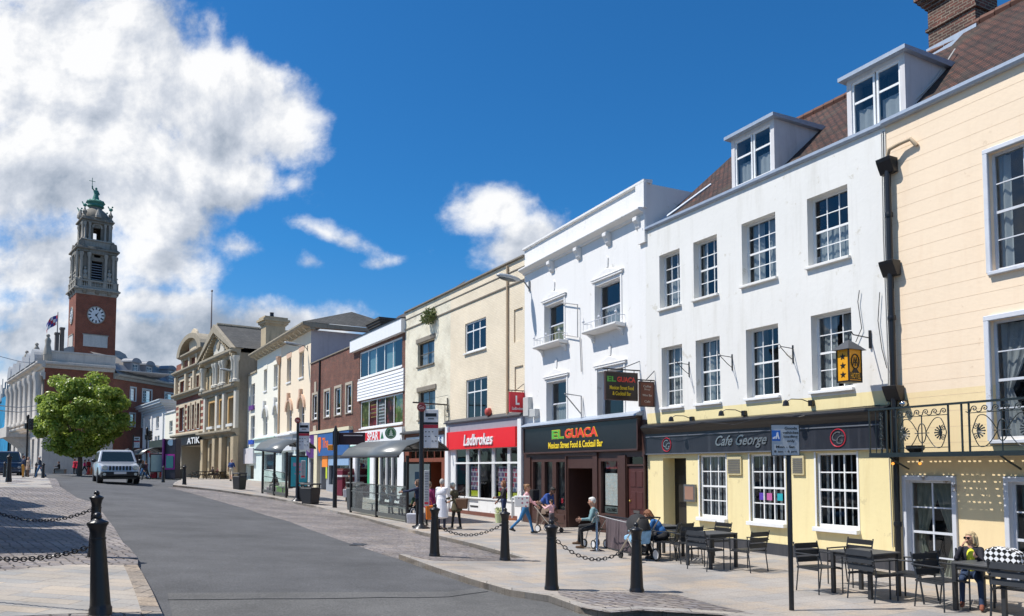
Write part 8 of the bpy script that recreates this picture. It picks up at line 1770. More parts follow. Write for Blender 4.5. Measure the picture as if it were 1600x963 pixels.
for f_,pts,lb in ((fH,((1016,668),(1060,672),(1110,660),(1160,664),(1215,650),(1262,652),(1300,640),(1378,633)),'black cable looping along the top of the cafe fascia'),(fH,((1342,534),(1352,512),(1347,470),(1350,452)),'stay wire rising from the yellow lantern sign'),(fH,((1382,455),(1378,500),(1383,545),(1390,575)),'black cable hanging on the white wall right of the lantern sign'),(fG,((1003,655),(985,664),(975,690),(1000,685)),'loose cable hanging over the bar fascia')):
    b=MB(); b.tube([f_.P(f_.U(x,.05),f_.Z(x,y,.05),.3 if y>640 and f_ is fH else .05) for x,y in pts],.009,5); tag(b.build('wall_cable',K['black'],None,loc=f_.P(f_.U(pts[0][0]),f_.Z(*pts[0]))),lb,'cable')
for i,(a,c,lb) in enumerate((((-20,552),(66,568),'upper overhead cable crossing the sky towards the town hall'),((-20,632),(60,634),'pale festoon cable above the far left pavement'),((-20,640),(62,641),'lower pale festoon cable above the far left pavement'))):
    p0=atY(a[0],a[1],70); p1=atY(c[0],c[1],112); b=MB(); mid=(p0+p1)/2-Vector((0,0,.3)); b.tube([p0,mid,p1],.035 if i==0 else .05,5); o=b.build('overhead_cable',P_('cable_pale',(.5,.48,.44),.7) if i else K['lead'],None,loc=p0); tag(o,lb,'cable')
walllamp(fV,478,544,462,'pale street lamp on the Victorian building',1.6); walllamp(fK,369.5,583,357,'pale street lamp on the stone bank',1.6)

# ================================================================ vehicles
def loft(mb,secs):
    n=len(secs[0]); vs=[v for s in secs for v in s]; fs=[]
    for i in range(len(secs)-1):
        for k in range(n): fs.append((i*n+k,i*n+(k+1)%n,(i+1)*n+(k+1)%n,(i+1)*n+k))
    fs+=[tuple(range(n))[::-1],tuple(range((len(secs)-1)*n,len(secs)*n))]; mb.add(vs,fs)
def car(loc,rz,lb,paint,L=4.4,W=1.76,Hh=1.66,belt=1.02,kind='suv',plate=True):
    e=empty('parked_car' if kind=='van' else 'car',(0,0,0),lb,'car'); hw=W/2
    # body: rounded sections along y
    def sec(y,w,z0,z1,r=.12):
        pts=[(-w,z0+r),(-w,z1-r*1.2),(-w+.05,z1-.03),(-w+r*1.3,z1),(w-r*1.3,z1),(w-.05,z1-.03),(w,z1-r*1.2),(w,z0+r),(w-r,z0),(-w+r,z0)]
        return [(x,y,z) for x,z in pts]
    f_=L/2; hood=belt-.04
    b=MB(); loft(b,[sec(-f_,hw*.90,.45,belt-.02),sec(-f_+.1,hw*.98,.30,belt+.02),sec(-f_+.9,hw,.24,belt+.02),sec(.55,hw,.24,belt+.02),sec(1.0,hw,.24,hood+.03),sec(f_-.35,hw*.98,.28,hood-.06),sec(f_-.06,hw*.94,.34,hood-.12),sec(f_,hw*.90,.42,hood-.2)])
    body=b.build('body',paint,e,smooth=35,bevel=.02)
    g=MB(); wt=hw*.80; wb=hw*.97; ys=[(-f_+.12,-f_+.42) if kind!='van' else (-f_+.1,-f_+.3),(.95 if kind=='suv' else 1.25,.30 if kind=='suv' else .35)]
    yb0,yt0=ys[0]; yb1,yt1=ys[1]
    g.hexa([(-wb,yb0,belt),(wb,yb0,belt),(wb,yb1,belt-.02),(-wb,yb1,belt-.02),(-wt,yt0,Hh-.04),(wt,yt0,Hh-.04),(wt,yt1,Hh-.05),(-wt,yt1,Hh-.05)]); cabin=g.build('cabin',paint,e,bevel=.05)
    r=MB(); r.hexa([(-wt*.96,yt0+.02,Hh-.05),(wt*.96,yt0+.02,Hh-.05),(wt*.96,yt1-.05,Hh-.06),(-wt*.96,yt1-.05,Hh-.06),(-wt*.85,yt0+.15,Hh),(wt*.85,yt0+.15,Hh),(wt*.85,yt1-.25,Hh-.01),(-wt*.85,yt1-.25,Hh-.01)]); r.build('roof',paint,e,bevel=.02)
    gm=P_('car_glass',(.012,.02,.022),.06,var=.1,spec=.6)
    def q4(a,b_,c,d,off):
        n_=(Vector(b_)-Vector(a)).cross(Vector(d)-Vector(a)).normalized()*off; return [Vector(v)+n_ for v in (a,b_,c,d)]
    def lerp4(P4,s0,s1,t0,t1):
        a,b_,c,d=[Vector(v) for v in P4]; f2=lambda s,t:(a.lerp(b_,s)).lerp(d.lerp(c,s),t); return [f2(s0,t0),f2(s1,t0),f2(s1,t1),f2(s0,t1)]
    ws=[(wb,yb1,belt-.02),(-wb,yb1,belt-.02),(-wt,yt1,Hh-.05),(wt,yt1,Hh-.05)]
    b=MB(); b.add(q4(*lerp4(ws,.07,.93,.10,.88),.012) ,[(0,1,2,3)]); b.build('windscreen',gm,cabin)
    b=MB(); rs=[(-wb,yb0,belt),(wb,yb0,belt),(wt,yt0,Hh-.04),(-wt,yt0,Hh-.04)]; b.add(q4(*lerp4(rs,.08,.92,.15,.85),.012),[(0,1,2,3)]); b.build('rear_window',gm,cabin)
    for sx_ in (-1,1):
        sd_=[(sx_*wb,yb0,belt),(sx_*wb,yb1,belt-.02),(sx_*wt,yt1,Hh-.05),(sx_*wt,yt0,Hh-.04)]
        for s0,s1 in ((.06,.30),(.34,.60),(.64,.95)):
            b=MB(); b.add(q4(*lerp4(sd_,s0,s1,.12,.85),.012*sx_*1),[(0,1,2,3)]); b.build('side_window',gm,cabin)
        one(lambda s:s.ball((sx_*(hw+.12),yb1-.12,belt+.08),(.12,.09,.09),8,6),'mirror',K['black'],e,smooth=60)
        for yy in (-f_+.85,f_-.82):
            o=one(lambda s:wheel(s,Vector((sx_*(hw-.09),yy,.34)),.345,.22,Vector((1,0,0))),'wheel',K['tyre'],e,smooth=50); one(lambda s:(s.lathe((sx_*(hw-.02),yy,.34),[(.22,-.03),(.2,.0),(.08,.03)],14,M=Matrix.Rotation(R(90)*sx_,3,'Y'))),'rim',P_('alloy',(.45,.45,.46),.3,metal=.8),o)
            one(lambda s:s.lathe((sx_*(hw-.115),yy,.36),[(.42,-.11),(.42,.12)],18,M=Matrix.Rotation(R(90),3,'Y')),'wheel_arch',K['black'],body)
    one(lambda s:s.hexa([(-hw*.9,f_-.1,.30),(hw*.9,f_-.1,.30),(hw*.86,f_+.05,.32),(-hw*.86,f_+.05,.32),(-hw*.9,f_-.1,.58),(hw*.9,f_-.1,.58),(hw*.86,f_+.06,.56),(-hw*.86,f_+.06,.56)]),'bumper',K['black'] if kind=='suv' else paint,e,bevel=.03)
    gr=MB();
    for k in range(7): gr.box((-.42+.14*k,f_+.012,.73),(.085,.05,.2))
    gr.build('grille_slot',K['black'],body) if kind=='suv' else one(lambda s:s.box((0,f_+.01,.70),(.8,.05,.14)),'grille',K['black'],body)
    for sx_ in (-1,1):
        one(lambda s:s.lathe((sx_*hw*.72,f_-.01,.75),[(.12,-.02),(.12,.03),(.09,.045)],16,M=Matrix.Rotation(R(-90),3,'X')),'headlight',P_('headlight',(.45,.47,.48),.1,metal=.5),body)
        one(lambda s:s.lathe((sx_*hw*.74,f_+.05,.44),[(.07,-.02),(.07,.02)],12,M=Matrix.Rotation(R(-90),3,'X')),'fog_light',K['headlight'],body)
        if kind=='suv': one(lambda s:s.tube([(sx_*wt*.8,yt0+.2,Hh+.05),(sx_*wt*.8,yt1-.3,Hh+.05)],.025,6),'roof_rail',K['black'],e)
    if plate:
        pl=one(lambda s:s.box((0,f_+.08,.50),(.52,.02,.11)),'number_plate',P_('plate_white',(.68,.68,.66),.4),e)
    one(lambda s:s.box((0,f_-1.2,hood+.01),(.9,.04,.02)),'wiper',K['black'],e)
    one(lambda s:s.hexa([(-hw*.8,-f_+.2,.2),(hw*.8,-f_+.2,.2),(hw*.8,f_-.2,.2),(-hw*.8,f_-.2,.2),(-hw*.8,-f_+.2,.35),(hw*.8,-f_+.2,.35),(hw*.8,f_-.2,.35),(-hw*.8,f_-.2,.35)]),'underbody',K['black'],e)
    e.location=loc; e.rotation_euler=(0,0,rz); return e
pc_=gp(187,757,-.1); h=Vector((.537,-.843,0)); cl=pc_-h*2.5; zc_=(G(cl.x,cl.y)-.1)
CAR=car((cl.x,cl.y,zc_),math.atan2(-h.x,h.y),'silver four wheel drive car with seven slot grille coming down the street',M('silver_paint',(.46,.48,.50),.32,metal=.45,var=.05,coat=.6))
pv=gp(12,744,-.1); h=Vector((.60,-.80,0)); cl=pv-h*2.3; car((cl.x,cl.y,G(cl.x,cl.y)-.1),math.atan2(-h.x,h.y),'dark blue van parked at the left edge behind the bollards',M('dark_blue_paint',(.018,.035,.07),.3,metal=.3,var=.1,coat=.6),L=5.0,W=2.3,Hh=2.25,belt=1.3,kind='van')

CAR.scale=(1.15,1.15,1.12)
# ================================================================ tree
def tree(base_,cr,rz_,ch,nleaf,seed,lb,leafm,nclump=70,leaf=.16):
    rg=random.Random(seed); e=empty('street_tree',base_,lb,'tree'); Bv=Vector(base_)
    b=MB(); top=Bv+Vector((0,0,ch-rz_*.6)); tr=[Bv+Vector((0,0,-.2)),Bv+Vector((.05,0,ch*.25)),Bv+Vector((-.1,.05,ch*.5)),top]
    b.tube(tr,.26,10,r2=.14); ends=[]
    for i in range(16):
        a=i*2.4; s_=tr[1].lerp(top,rg.uniform(.15,1)); t_=Bv+Vector((math.cos(a)*cr*rg.uniform(.4,.8),math.sin(a)*cr*rg.uniform(.4,.8),ch+rz_*rg.uniform(-.6,.65))); m_=s_.lerp(t_,.5)+Vector((0,0,-.3)); b.tube([s_,m_,t_],.09,6,r2=.02); ends.append(t_)
    b.build('trunk',P_('bark',(.10,.08,.065),.9,var=.3,vs=6,bump=.6,bs=20),e)
    c=MB(); cl_=[]
    for i in range(nclump):
        while True:
            p=Vector((rg.uniform(-1,1),rg.uniform(-1,1),rg.uniform(-1,1)))
            if .35<p.length<1: break
        p=p.normalized()*(p.length**.45); q=Vector((p.x*cr,p.y*cr,p.z*rz_))
        if q.z<-rz_*.5: q.x*=.8; q.y*=.8
        cl_.append((Bv+Vector((0,0,ch))+q,rg.uniform(.45,1.25)))
    for i in range(nleaf):
        cc,rr=cl_[rg.randrange(len(cl_))]; d=Vector((rg.gauss(0,1),rg.gauss(0,1),rg.gauss(0,1))).normalized()*rr*rg.random()**.6; d.z*=.75
        p=cc+d; nrm=(d.normalized()+Vector((rg.uniform(-1,1),rg.uniform(-1,1),rg.uniform(-.2,1.4)))).normalized(); a=nrm.cross(Vector((rg.random()-.5,rg.random()-.5,rg.random()-.5))).normalized(); bb=nrm.cross(a); l=leaf*rg.uniform(.6,1.3)
        c.v+=[p-a*l,p+bb*l*.6+nrm*l*.1,p+a*l,p-bb*l*.6+nrm*l*.1]; n_=len(c.v)-4; c.f.append([n_,n_+1,n_+2,n_+3]); c.m.append(0)
    c.build('crown',leafm,e); return e
def leafmat(name,col,c2):
    m=bpy.data.materials.new(name); m.use_nodes=True; t=m.node_tree; t.nodes.clear(); l=t.links; ge=tn(t,'ShaderNodeNewGeometry'); cr=tn(t,'ShaderNodeValToRGB'); l.new(ge.outputs['Random Per Island'],cr.inputs[0]); cr.color_ramp.elements[0].color=c4(col); cr.color_ramp.elements[1].color=c4(c2)
    d=tn(t,'ShaderNodeBsdfDiffuse'); tr=tn(t,'ShaderNodeBsdfTranslucent'); l.new(cr.outputs[0],d.inputs[0]); l.new(cr.outputs[0],tr.inputs[0]); g=tn(t,'ShaderNodeBsdfGlossy'); g.inputs['Roughness'].default_value=.35; g.inputs[0].default_value=(.5,.5,.5,1); mx=tn(t,'ShaderNodeMixShader'); mx.inputs[0].default_value=.5; l.new(d.outputs[0],mx.inputs[1]); l.new(tr.outputs[0],mx.inputs[2]); m2=tn(t,'ShaderNodeMixShader'); m2.inputs[0].default_value=.06; l.new(mx.outputs[0],m2.inputs[1]); l.new(g.outputs[0],m2.inputs[2]); o=tn(t,'ShaderNodeOutputMaterial'); l.new(m2.outputs[0],o.inputs[0]); return m
tb_=Vector((-44.6,78,G(-44.6,78)-.1)); tree(tb_,4.0,4.15,6.15,50000,5,'leafy green street tree in front of the clock tower',leafmat('plane_leaf',(.15,.25,.03),(.48,.56,.11)),nclump=110,leaf=.17)
# ================================================================ people
def cl_(name,c,rough=.85,**k):
    if name not in K: K[name]=M(name,c,rough,var=k.pop('var',.18),vs=k.pop('vs',7),bump=.25,bs=22,**k)
    return K[name]
SKIN=cl_('skin',(.50,.27,.18),.55,var=.08); SKIND=cl_('skin_dark',(.16,.08,.05),.55,var=.1); EYE=cl_('eye_dark',(.03,.02,.02),.4); LIP=cl_('lips',(.42,.13,.11),.5)
SHOE=cl_('shoe_black',(.02,.02,.02),.5)
def prim_mesh(mb,pr):
    if pr[0]=='cap':
        _,a,b,ra,rb,t=pr; a=Vector(a);b=Vector(b); d=(b-a); L_=d.length
        if L_<1e-5: mb.ball(a,ra,12,8); return
        Mx=d.to_track_quat('Z','Y').to_matrix(); prof=[]
        for k in range(6): th=-math.pi/2+math.pi/2*k/5; prof.append((max(.001,ra*math.cos(th)),ra*math.sin(th)))
        for k in range(6): th=math.pi/2*k/5; prof.append((max(.001,rb*math.cos(th)),L_+rb*math.sin(th)))
        mb.lathe(a,prof,12,M=Mx)
    else:
        _,c,r,Mx,t=pr; mb.ball(c,r,16,10,M=Mx)
def sdist(P,pr):
    if pr[0]=='cap':
        _,a,b,ra,rb,t=pr; a=np.array(a);b=np.array(b); ab=b-a; h=np.clip(((P-a)@ab)/max(1e-9,ab@ab),0,1); return np.linalg.norm(P-a-h[:,None]*ab,axis=1)-(ra+(rb-ra)*h)
    _,c,r,Mx,t=pr; q=P-np.array(c)
    if Mx is not None: q=q@np.array(Mx)
    k=np.linalg.norm(q/np.array(r),axis=1); return (k-1)*min(r)
def fuse(prims,name,mats,vox,smooth=2):
    mb=MB()
    for p in prims: prim_mesh(mb,p)
    me=bpy.data.meshes.new('t'); me.from_pydata([tuple(v) for v in mb.v],[],mb.f); o=bpy.data.objects.new('t',me); COL.objects.link(o)
    bm=bmesh.new(); bm.from_mesh(me); bmesh.ops.recalc_face_normals(bm,faces=bm.faces[:]); bm.to_mesh(me); bm.free()
    m=o.modifiers.new('r','REMESH'); m.mode='VOXEL'; m.voxel_size=vox; s=o.modifiers.new('s','SMOOTH'); s.iterations=smooth; s.factor=.4
    dg=bpy.context.evaluated_depsgraph_get(); n=bpy.data.meshes.new_from_object(o.evaluated_get(dg)); bpy.data.objects.remove(o); bpy.data.meshes.remove(me)
    n.name=name; n.materials.clear()
    for x in mats: n.materials.append(x)
    ct=np.empty(len(n.polygons)*3); n.polygons.foreach_get('center',ct); ct=ct.reshape(-1,3)
    D=np.stack([sdist(ct,p) for p in prims]); idx=D.argmin(0); tg=np.array([p[-1] for p in prims],dtype=np.int32)[idx]
    n.polygons.foreach_set('material_index',tg); n.polygons.foreach_set('use_smooth',np.ones(len(n.polygons),dtype=bool)); n.update(); return n
STAND=dict(hL=3,kL=2,hR=-3,kR=2,aL=(8,9,12,0),aR=(-4,9,12,0))
WALK=dict(hL=26,kL=8,hR=-20,kR=24,aL=(-18,8,14,0),aR=(24,8,22,0),lean=4)
SIT=dict(hL=84,kL=84,hR=86,kR=80,aL=(35,8,65,.3),aR=(32,8,70,.3),lean=4,sit=.55)
def person(loc,face,lb,H=1.7,pose=STAND,top=None,bot=None,shoe=None,hair=('short',(.10,.06,.04)),skin=None,vox=.012,fat=1.0,coat=0,sleeve=1,short=0,inner=None,group=None,coatflare=.2,women=False,grp=None):
    s=H/1.72; top=top or cl_('cloth_dark',(.03,.03,.035)); bot=bot or cl_('trouser_dark',(.025,.025,.03)); shoe=shoe or SHOE; skin=skin or SKIN
    p=dict(lean=0,head=0,yaw=0,sit=None,abL=4,abR=4); p.update(pose); l=R(p['lean']); V=Vector
    ut=V((0,math.sin(l),math.cos(l))); ft=V((0,math.cos(l),-math.sin(l)))
    def leg(h,k,sd,ab):
        hip=V((sd*.09*s,0,0)); h_=R(h); k_=R(h-k); a=V((sd*math.sin(R(ab)),math.sin(h_),-math.cos(h_))).normalized(); b=V((sd*math.sin(R(ab))*.3,math.sin(k_),-math.cos(k_))).normalized()
        kn=hip+a*.43*s; an=kn+b*.41*s; return hip,kn,an,b
    LL=leg(p['hL'],p['kL'],-1,p['abL']); LR=leg(p['hR'],p['kR'],1,p['abR'])
    pz=p['sit']*1.0 if p['sit'] else -min(LL[2].z,LR[2].z)+.085*s
    P0=V((0,0,pz)); pr=[]; add=pr.append; g=.012; f_=fat
    wS=.92 if women else 1.0
    if p['sit'] and p['lean']<60: pass
    Mt=Matrix(((1,0,0),(0,ft.y,ut.y),(0,ft.z,ut.z)))
    add(('ell',P0+ut*.03*s,(.155*s*f_+g,.115*s*f_+g,.12*s),Mt,2)); add(('ell',P0+ut*.17*s,(.135*s*f_+g,.105*s*f_+g,.15*s),Mt,1)); add(('ell',P0+ut*.33*s,(.155*s*wS*f_+g,.112*s*f_+g,.17*s),Mt,1))
    if women: add(('ell',P0+ut*.35*s+ft*.06*s,(.12*s,.075*s,.075*s),Mt,1))
    shz=.455*s; sw=.165*s*wS; chest=P0+ut*shz
    add(('cap',chest+V((-sw,0,0)),chest+V((sw,0,0)),.058*s,.058*s,1)); add(('ell',chest-ut*.02*s,(.13*s,.085*s,.07*s),Mt,1))
    if inner is not None: add(('ell',P0+ut*.33*s+ft*.035*s,(.095*s,.104*s*f_+g,.15*s),Mt,6)); add(('ell',P0+ut*.16*s+ft*.03*s,(.105*s,.106*s*f_+g,.16*s),Mt,6))
    nk=chest+ut*.10*s+ft*.01*s; add(('cap',chest+ut*.01*s,nk,.058*s,.05*s,0))
    hp=R(p['head'])+l*.45; yw=R(p['yaw']); uh=V((0,math.sin(hp),math.cos(hp))); fh0=V((0,math.cos(hp),-math.sin(hp))); Mh=Matrix(((1,0,0),(0,fh0.y,uh.y),(0,fh0.z,uh.z)))@Matrix.Rotation(yw,3,'Z'); hc=nk+uh*.105*s
    X=lambda x,y,z: hc+Mh@V((x*s,y*s,z*s)); add(('ell',hc,(.074*s,.094*s,.112*s),Mh,0)); add(('ell',X(0,.028,-.055),(.053*s,.060*s,.058*s),Mh,0)); add(('cap',X(0,.088,.005),X(0,.108,-.022),.008*s,.014*s,0))
    add(('ell',X(0,.078,.028),(.05*s,.018*s,.010*s),Mh,0)); add(('ell',X(0,.084,-.055),(.024*s,.010*s,.008*s),Mh,5))
    for sd in (-1,1): add(('ell',X(sd*.03,.086,.008),(.014*s,.010*s,.008*s),Mh,4)); add(('ell',X(sd*.076,-.005,-.005),(.012*s,.02*s,.03*s),Mh,0)); add(('ell',X(sd*.04,.062,-.02),(.025*s,.025*s,.025*s),Mh,0))
    hands=[]
    for sd,(fl,ab,el,inw) in ((-1,p['aL']),(1,p['aR'])):
        sh=chest+V((sd*sw,0,0)); a=R(fl); b=R(ab); d=(-ut*math.cos(a)+ft*math.sin(a))*math.cos(b)+V((sd,0,0))*math.sin(b); d.normalize(); e=sh+d*.28*s
        a2=R(fl+el); d2=((-ut*math.cos(a2)+ft*math.sin(a2))*math.cos(b*.5)+V((sd,0,0))*(math.sin(b*.5)-inw)).normalized(); w=e+d2*.245*s
        add(('cap',sh,e,.050*s+g*.6,.041*s+g*.6,1)); t2=1 if sleeve else 0; add(('cap',e,w-d2*.03*s,(.040 if sleeve else .036)*s,(.034 if sleeve else .026)*s,t2)); add(('cap',w-d2*.04*s,w,.024*s,.024*s,0))
        sv=d2.cross(V((sd,0,0)));
        if sv.length<.1: sv=d2.cross(V((0,1,0)))
        sv.normalize(); pn=sv.cross(d2).normalized()    # sv across the palm, pn palm normal
        pc=w+d2*.045*s; Mp=Matrix((sv,pn,d2)).transposed(); add(('ell',pc,(.040*s,.017*s,.052*s),Mp,0))
        for i,ln in enumerate((.068,.078,.072,.056)):
            o_=(i-1.5)*.0195*s; r0=w+d2*.078*s+sv*o_; m_=r0+d2*ln*.5*s+pn*.012*s*(-sd); t_=m_+(d2*.7+pn*(-sd)*.7).normalized()*ln*.5*s; add(('cap',r0,m_,.0088*s,.0082*s,0)); add(('cap',m_,t_,.0082*s,.0070*s,0))
        tb0=w+d2*.03*s+sv*(.034*s); m_=tb0+(d2*.6+sv*.8).normalized()*.035*s; t_=m_+(d2*.9+sv*.1-pn*sd*.3).normalized()*.032*s; add(('cap',tb0,m_,.012*s,.010*s,0)); add(('cap',m_,t_,.010*s,.008*s,0)); hands.append(w+d2*.09*s)
    for hip,kn,an,b in (LL,LR):
        sd=-1 if hip.x<0 else 1; hip=hip+P0;kn=kn+P0;an=an+P0
        add(('cap',hip,kn,.082*s*f_+.004,.054*s+.004,2));
        lt=0 if short else 2; add(('cap',kn,an,.052*s,.043*s if not short else .036*s,lt));
        if b.z>-.5: fd=V((0,.2,-1)).normalized()
        else: fd=V((0,1,0));
        tip=an+V((0,.15*s,-.045*s)) if not (p['sit'] is None and b.y<-.25) else an+V((0,.11*s,-.10*s)); hl=an+V((0,-.035*s,-.045*s)); add(('cap',hl,tip,.040*s,.034*s,3)); add(('cap',an,an+V((0,.05*s,-.03*s)),.040*s,.036*s,3))
    if coat:
        for k in range(16):
            t=k/15; z=P0.z+.12*s-(coat*s)*t; add(('ell',V((0,-.01+ (LL[1].y+LR[1].y)*.12*t,z)),((.15+coatflare*.35*t)*s*f_,(.125+coatflare*.32*t)*s*f_,.07*s),None,1))
    mats=[skin,top,bot,shoe,EYE,LIP,inner or top]
    me=fuse(pr,'person',mats,vox*s**.5)
    o=bpy.data.objects.new('person',me); COL.objects.link(o); ORG[o.name]=Vector((0,0,0)); fc=Vector((face[0],face[1],0)).normalized()
    kd,hcx=hair; hm=cl_('hair_%d_%d_%d'%tuple(int(x*100) for x in hcx),hcx,.7,var=.35,vs=30); hpz=[]
    ha=hpz.append
    if kd!='bald':
        ha(('ell',X(0,-.022,.028),(.083*s,.093*s,.106*s),Mh,0)); ha(('ell',X(0,.02,.075),(.068*s,.066*s,.048*s),Mh,0))
        if kd in('long','bob'):
            ln={'long':.24,'bob':.12}[kd]
            for k in (-1,-.5,0,.5,1): ha(('cap',X(k*.072,-.045-.03*(1-abs(k)),.02),X(k*.085,-.055-.02*(1-abs(k)),-ln),.036*s,.03*s,0))
            for sd in (-1,1): ha(('cap',X(sd*.07,.02,.05),X(sd*.078,.015,-ln*.7),.022*s,.02*s,0))
        if kd=='bun': ha(('ell',X(0,-.10,.07),(.045*s,)*3,Mh,0)); ha(('ell',X(0,-.06,-.03),(.06*s,.05*s,.06*s),Mh,0))
        if kd=='hat': hpz.clear(); ha(('ell',X(0,-.01,.05),(.09*s,.10*s,.09*s),Mh,0)); ha(('ell',X(0,.01,.02),(.12*s,.13*s,.015*s),Mh,0))
        hme=fuse(hpz,'hair' if kd!='hat' else 'hat',[hm],max(.009,vox*.8),1); ho=bpy.data.objects.new('hair' if kd!='hat' else 'hat',hme); COL.objects.link(ho); ho.parent=o
    o.location=loc; o.rotation_euler=(0,0,math.atan2(-fc.x,fc.y)); tag(o,lb,'person',group)
    o_M=Matrix.Translation(Vector(loc))@Matrix.Rotation(math.atan2(-fc.x,fc.y),4,'Z')
    return o,[o_M@h for h in hands],(lambda x,y,z: o_M@X(x,y,z))
NAVY=cl_('cloth_navy',(.02,.03,.07)); JEAN=cl_('jeans_blue',(.03,.10,.22),.9,vs=12); DENIM=cl_('denim_jacket',(.03,.14,.36),.9,vs=10,var=.35); BLACKC=cl_('cloth_black',(.010,.010,.012)); PINK=cl_('cloth_pink',(.72,.38,.40)); WCOAT=cl_('cloth_white',(.80,.80,.84));
CW.rotation_euler=(0,0,math.atan2(.56,-.83));
ps=dict(hL=80,kL=70,hR=84,kR=84,aL=(38,6,78,.45),aR=(52,14,122,.55),lean=-4,sit=.50,yaw=-38,head=2,abL=8,abR=5)
o,hn,XH=person(CW.location+Vector((-.14,-.16,0)),(-.56,-.83),'blonde woman in sunglasses, black jacket and yellow top, seated beside the French door',1.50,ps,top=cl_('jacket_black',(.012,.012,.02)),bot=cl_('jeans_navy',(.02,.04,.09)),shoe=cl_('sandal_tan',(.22,.07,.04)),hair=('bob',(.50,.37,.20)),inner=cl_('top_yellow',(.70,.68,.04),var=.3,vs=25),vox=.008,women=True,fat=1.08)
b=MB();
for sd in (-1,1): b.ball(XH(sd*.033,.094,.008),(.030,.012,.022),10,6)
b.tube([XH(-.06,.088,.014),XH(0,.108,.016),XH(.06,.088,.014)],.004,5); b.tube([XH(-.06,.088,.014),XH(-.08,0,.012)],.004,5); b.tube([XH(.06,.088,.014),XH(.08,0,.012)],.004,5)
sg=b.build('sunglasses',P_('lens_black',(.01,.008,.008),.1),None,smooth=60); sg.parent=o; sg.matrix_parent_inverse=(Matrix.Translation(o.location)@o.rotation_euler.to_matrix().to_4x4()).inverted()
CD.rotation_euler=(0,0,math.atan2(.93,.35))
person(CD.location+Vector((-.02,0,0)),(-.93,.30),'woman in a blue denim jacket leaning over the black pushchair',1.66,dict(SIT,lean=38,aL=(58,4,12,.1),aR=(62,6,18,.1),head=18,hL=78,kL=95,sit=.55),top=DENIM,bot=BLACKC,hair=('bob',(.20,.075,.03)),vox=.009,women=True)
person(gp(932,857),(-1,.05),'white haired man in a teal jacket seated on a walking frame outside the bar',1.7,dict(SIT,lean=10,aL=(30,6,70,.1),aR=(28,6,62,.0),hL=76,kL=80,sit=.60),top=cl_('jacket_teal_grey',(.16,.27,.29),var=.35,vs=12),bot=BLACKC,hair=('short',(.62,.60,.56)),shoe=cl_('shoe_brown',(.12,.07,.04)),vox=.009)
# 4 walking woman with spotted bag
o,hn,_=person(gp(821,834),(1,-.02),'woman in a pink top and blue jeans walking right with a white spotted bag',1.66,dict(WALK,aL=(20,6,70,.1),aR=(38,6,18,0),hL=20,kL=6,hR=-24,kR=22,lean=6),top=PINK,bot=cl_('jeans_bright',(.03,.15,.33),.9,vs=12),hair=('bun',(.25,.13,.06)),vox=.009,women=True)
m,t,p=newmat('bag_spotted'); tc=tn(t,'ShaderNodeTexCoord'); v=tn(t,'ShaderNodeTexVoronoi'); v.inputs['Scale'].default_value=8; v.inputs['Randomness'].default_value=.35; t.links.new(tc.outputs['Object'],v.inputs[0]); lt=tn(t,'ShaderNodeMath',operation='LESS_THAN'); lt.inputs[1].default_value=.30; t.links.new(v.outputs['Distance'],lt.inputs[0]); mx=tn(t,'ShaderNodeMix',data_type='RGBA'); mx.inputs[6].default_value=(.80,.79,.76,1); mx.inputs[7].default_value=(.45,.13,.18,1); t.links.new(lt.outputs[0],mx.inputs[0]); t.links.new(mx.outputs[2],p.inputs['Base Color'])
wl=gp(821,834); bag(wl+Vector((-.12,-.33,.88)),(.50,.16,.36),m,'white tote bag with red spots on the shoulder of the woman in pink',nm='tote_bag',rz=R(-4))
person(gp(846,829),(.8,-.6),'man in a blue jacket bending over the brown pushchair',1.74,dict(STAND,lean=48,aL=(50,8,25,.1),aR=(62,8,20,.1),hL=14,kL=10,hR=-6,kR=2,head=8),top=cl_('jacket_cobalt',(.03,.08,.30),var=.4,vs=5),bot=cl_('camouflage',(.16,.12,.10),.9,var=.9,vs=14),hair=('short',(.02,.015,.012)),skin=SKIND,vox=.010)
e_=gp(838,828)
bag(gp(848,829)+Vector((-.28,.05,1.0)),(.32,.2,.42),BLACKC,'black rucksack on the back of the bending man',nm='rucksack',handle=False,rz=R(40))
person(gp(862,833)+Vector((.0,0,.0)),(-.6,.5),'small child in a pink coat standing by the brown pushchair',1.12,dict(STAND,aL=(60,8,60,.2),aR=(60,8,60,.2)),top=cl_('coat_child_pink',(.75,.45,.48)),bot=cl_('legging_grey',(.1,.09,.1)),hair=('short',(.03,.02,.015)),vox=.010)
person(gp(787,822),(-1,-.25),'person in a dark jacket standing behind a bollard before the betting shop',1.72,dict(STAND,aL=(20,6,60,.2),aR=(10,8,30,0)),top=cl_('jacket_charcoal',(.03,.025,.03)),bot=cl_('jeans_dark',(.02,.035,.09)),hair=('bob',(.22,.09,.04)),vox=.011,women=True)
person(gp(690,828),(.35,.95),'grey haired man in a long white coat seen from behind',1.76,dict(STAND,aL=(8,8,10,0),aR=(30,8,50,.2),head=12),top=WCOAT,bot=cl_('trouser_navy',(.02,.025,.05)),hair=('short',(.42,.40,.37)),shoe=cl_('shoe_brown',(.12,.07,.04)),coat=.60,coatflare=.20,vox=.010,fat=1.1)
person(gp(713,827),(-.85,.4),'woman in an olive coat with pale hair facing the white coated man',1.66,dict(STAND,lean=12,aL=(40,6,50,.2),aR=(20,6,60,.1),hL=8,hR=-6,head=14),top=cl_('coat_olive',(.085,.075,.04)),bot=cl_('legging_black',(.02,.015,.015)),hair=('short',(.62,.57,.45)),shoe=cl_('shoe_beige',(.42,.34,.25)),coat=.34,vox=.010,women=True,fat=1.1)
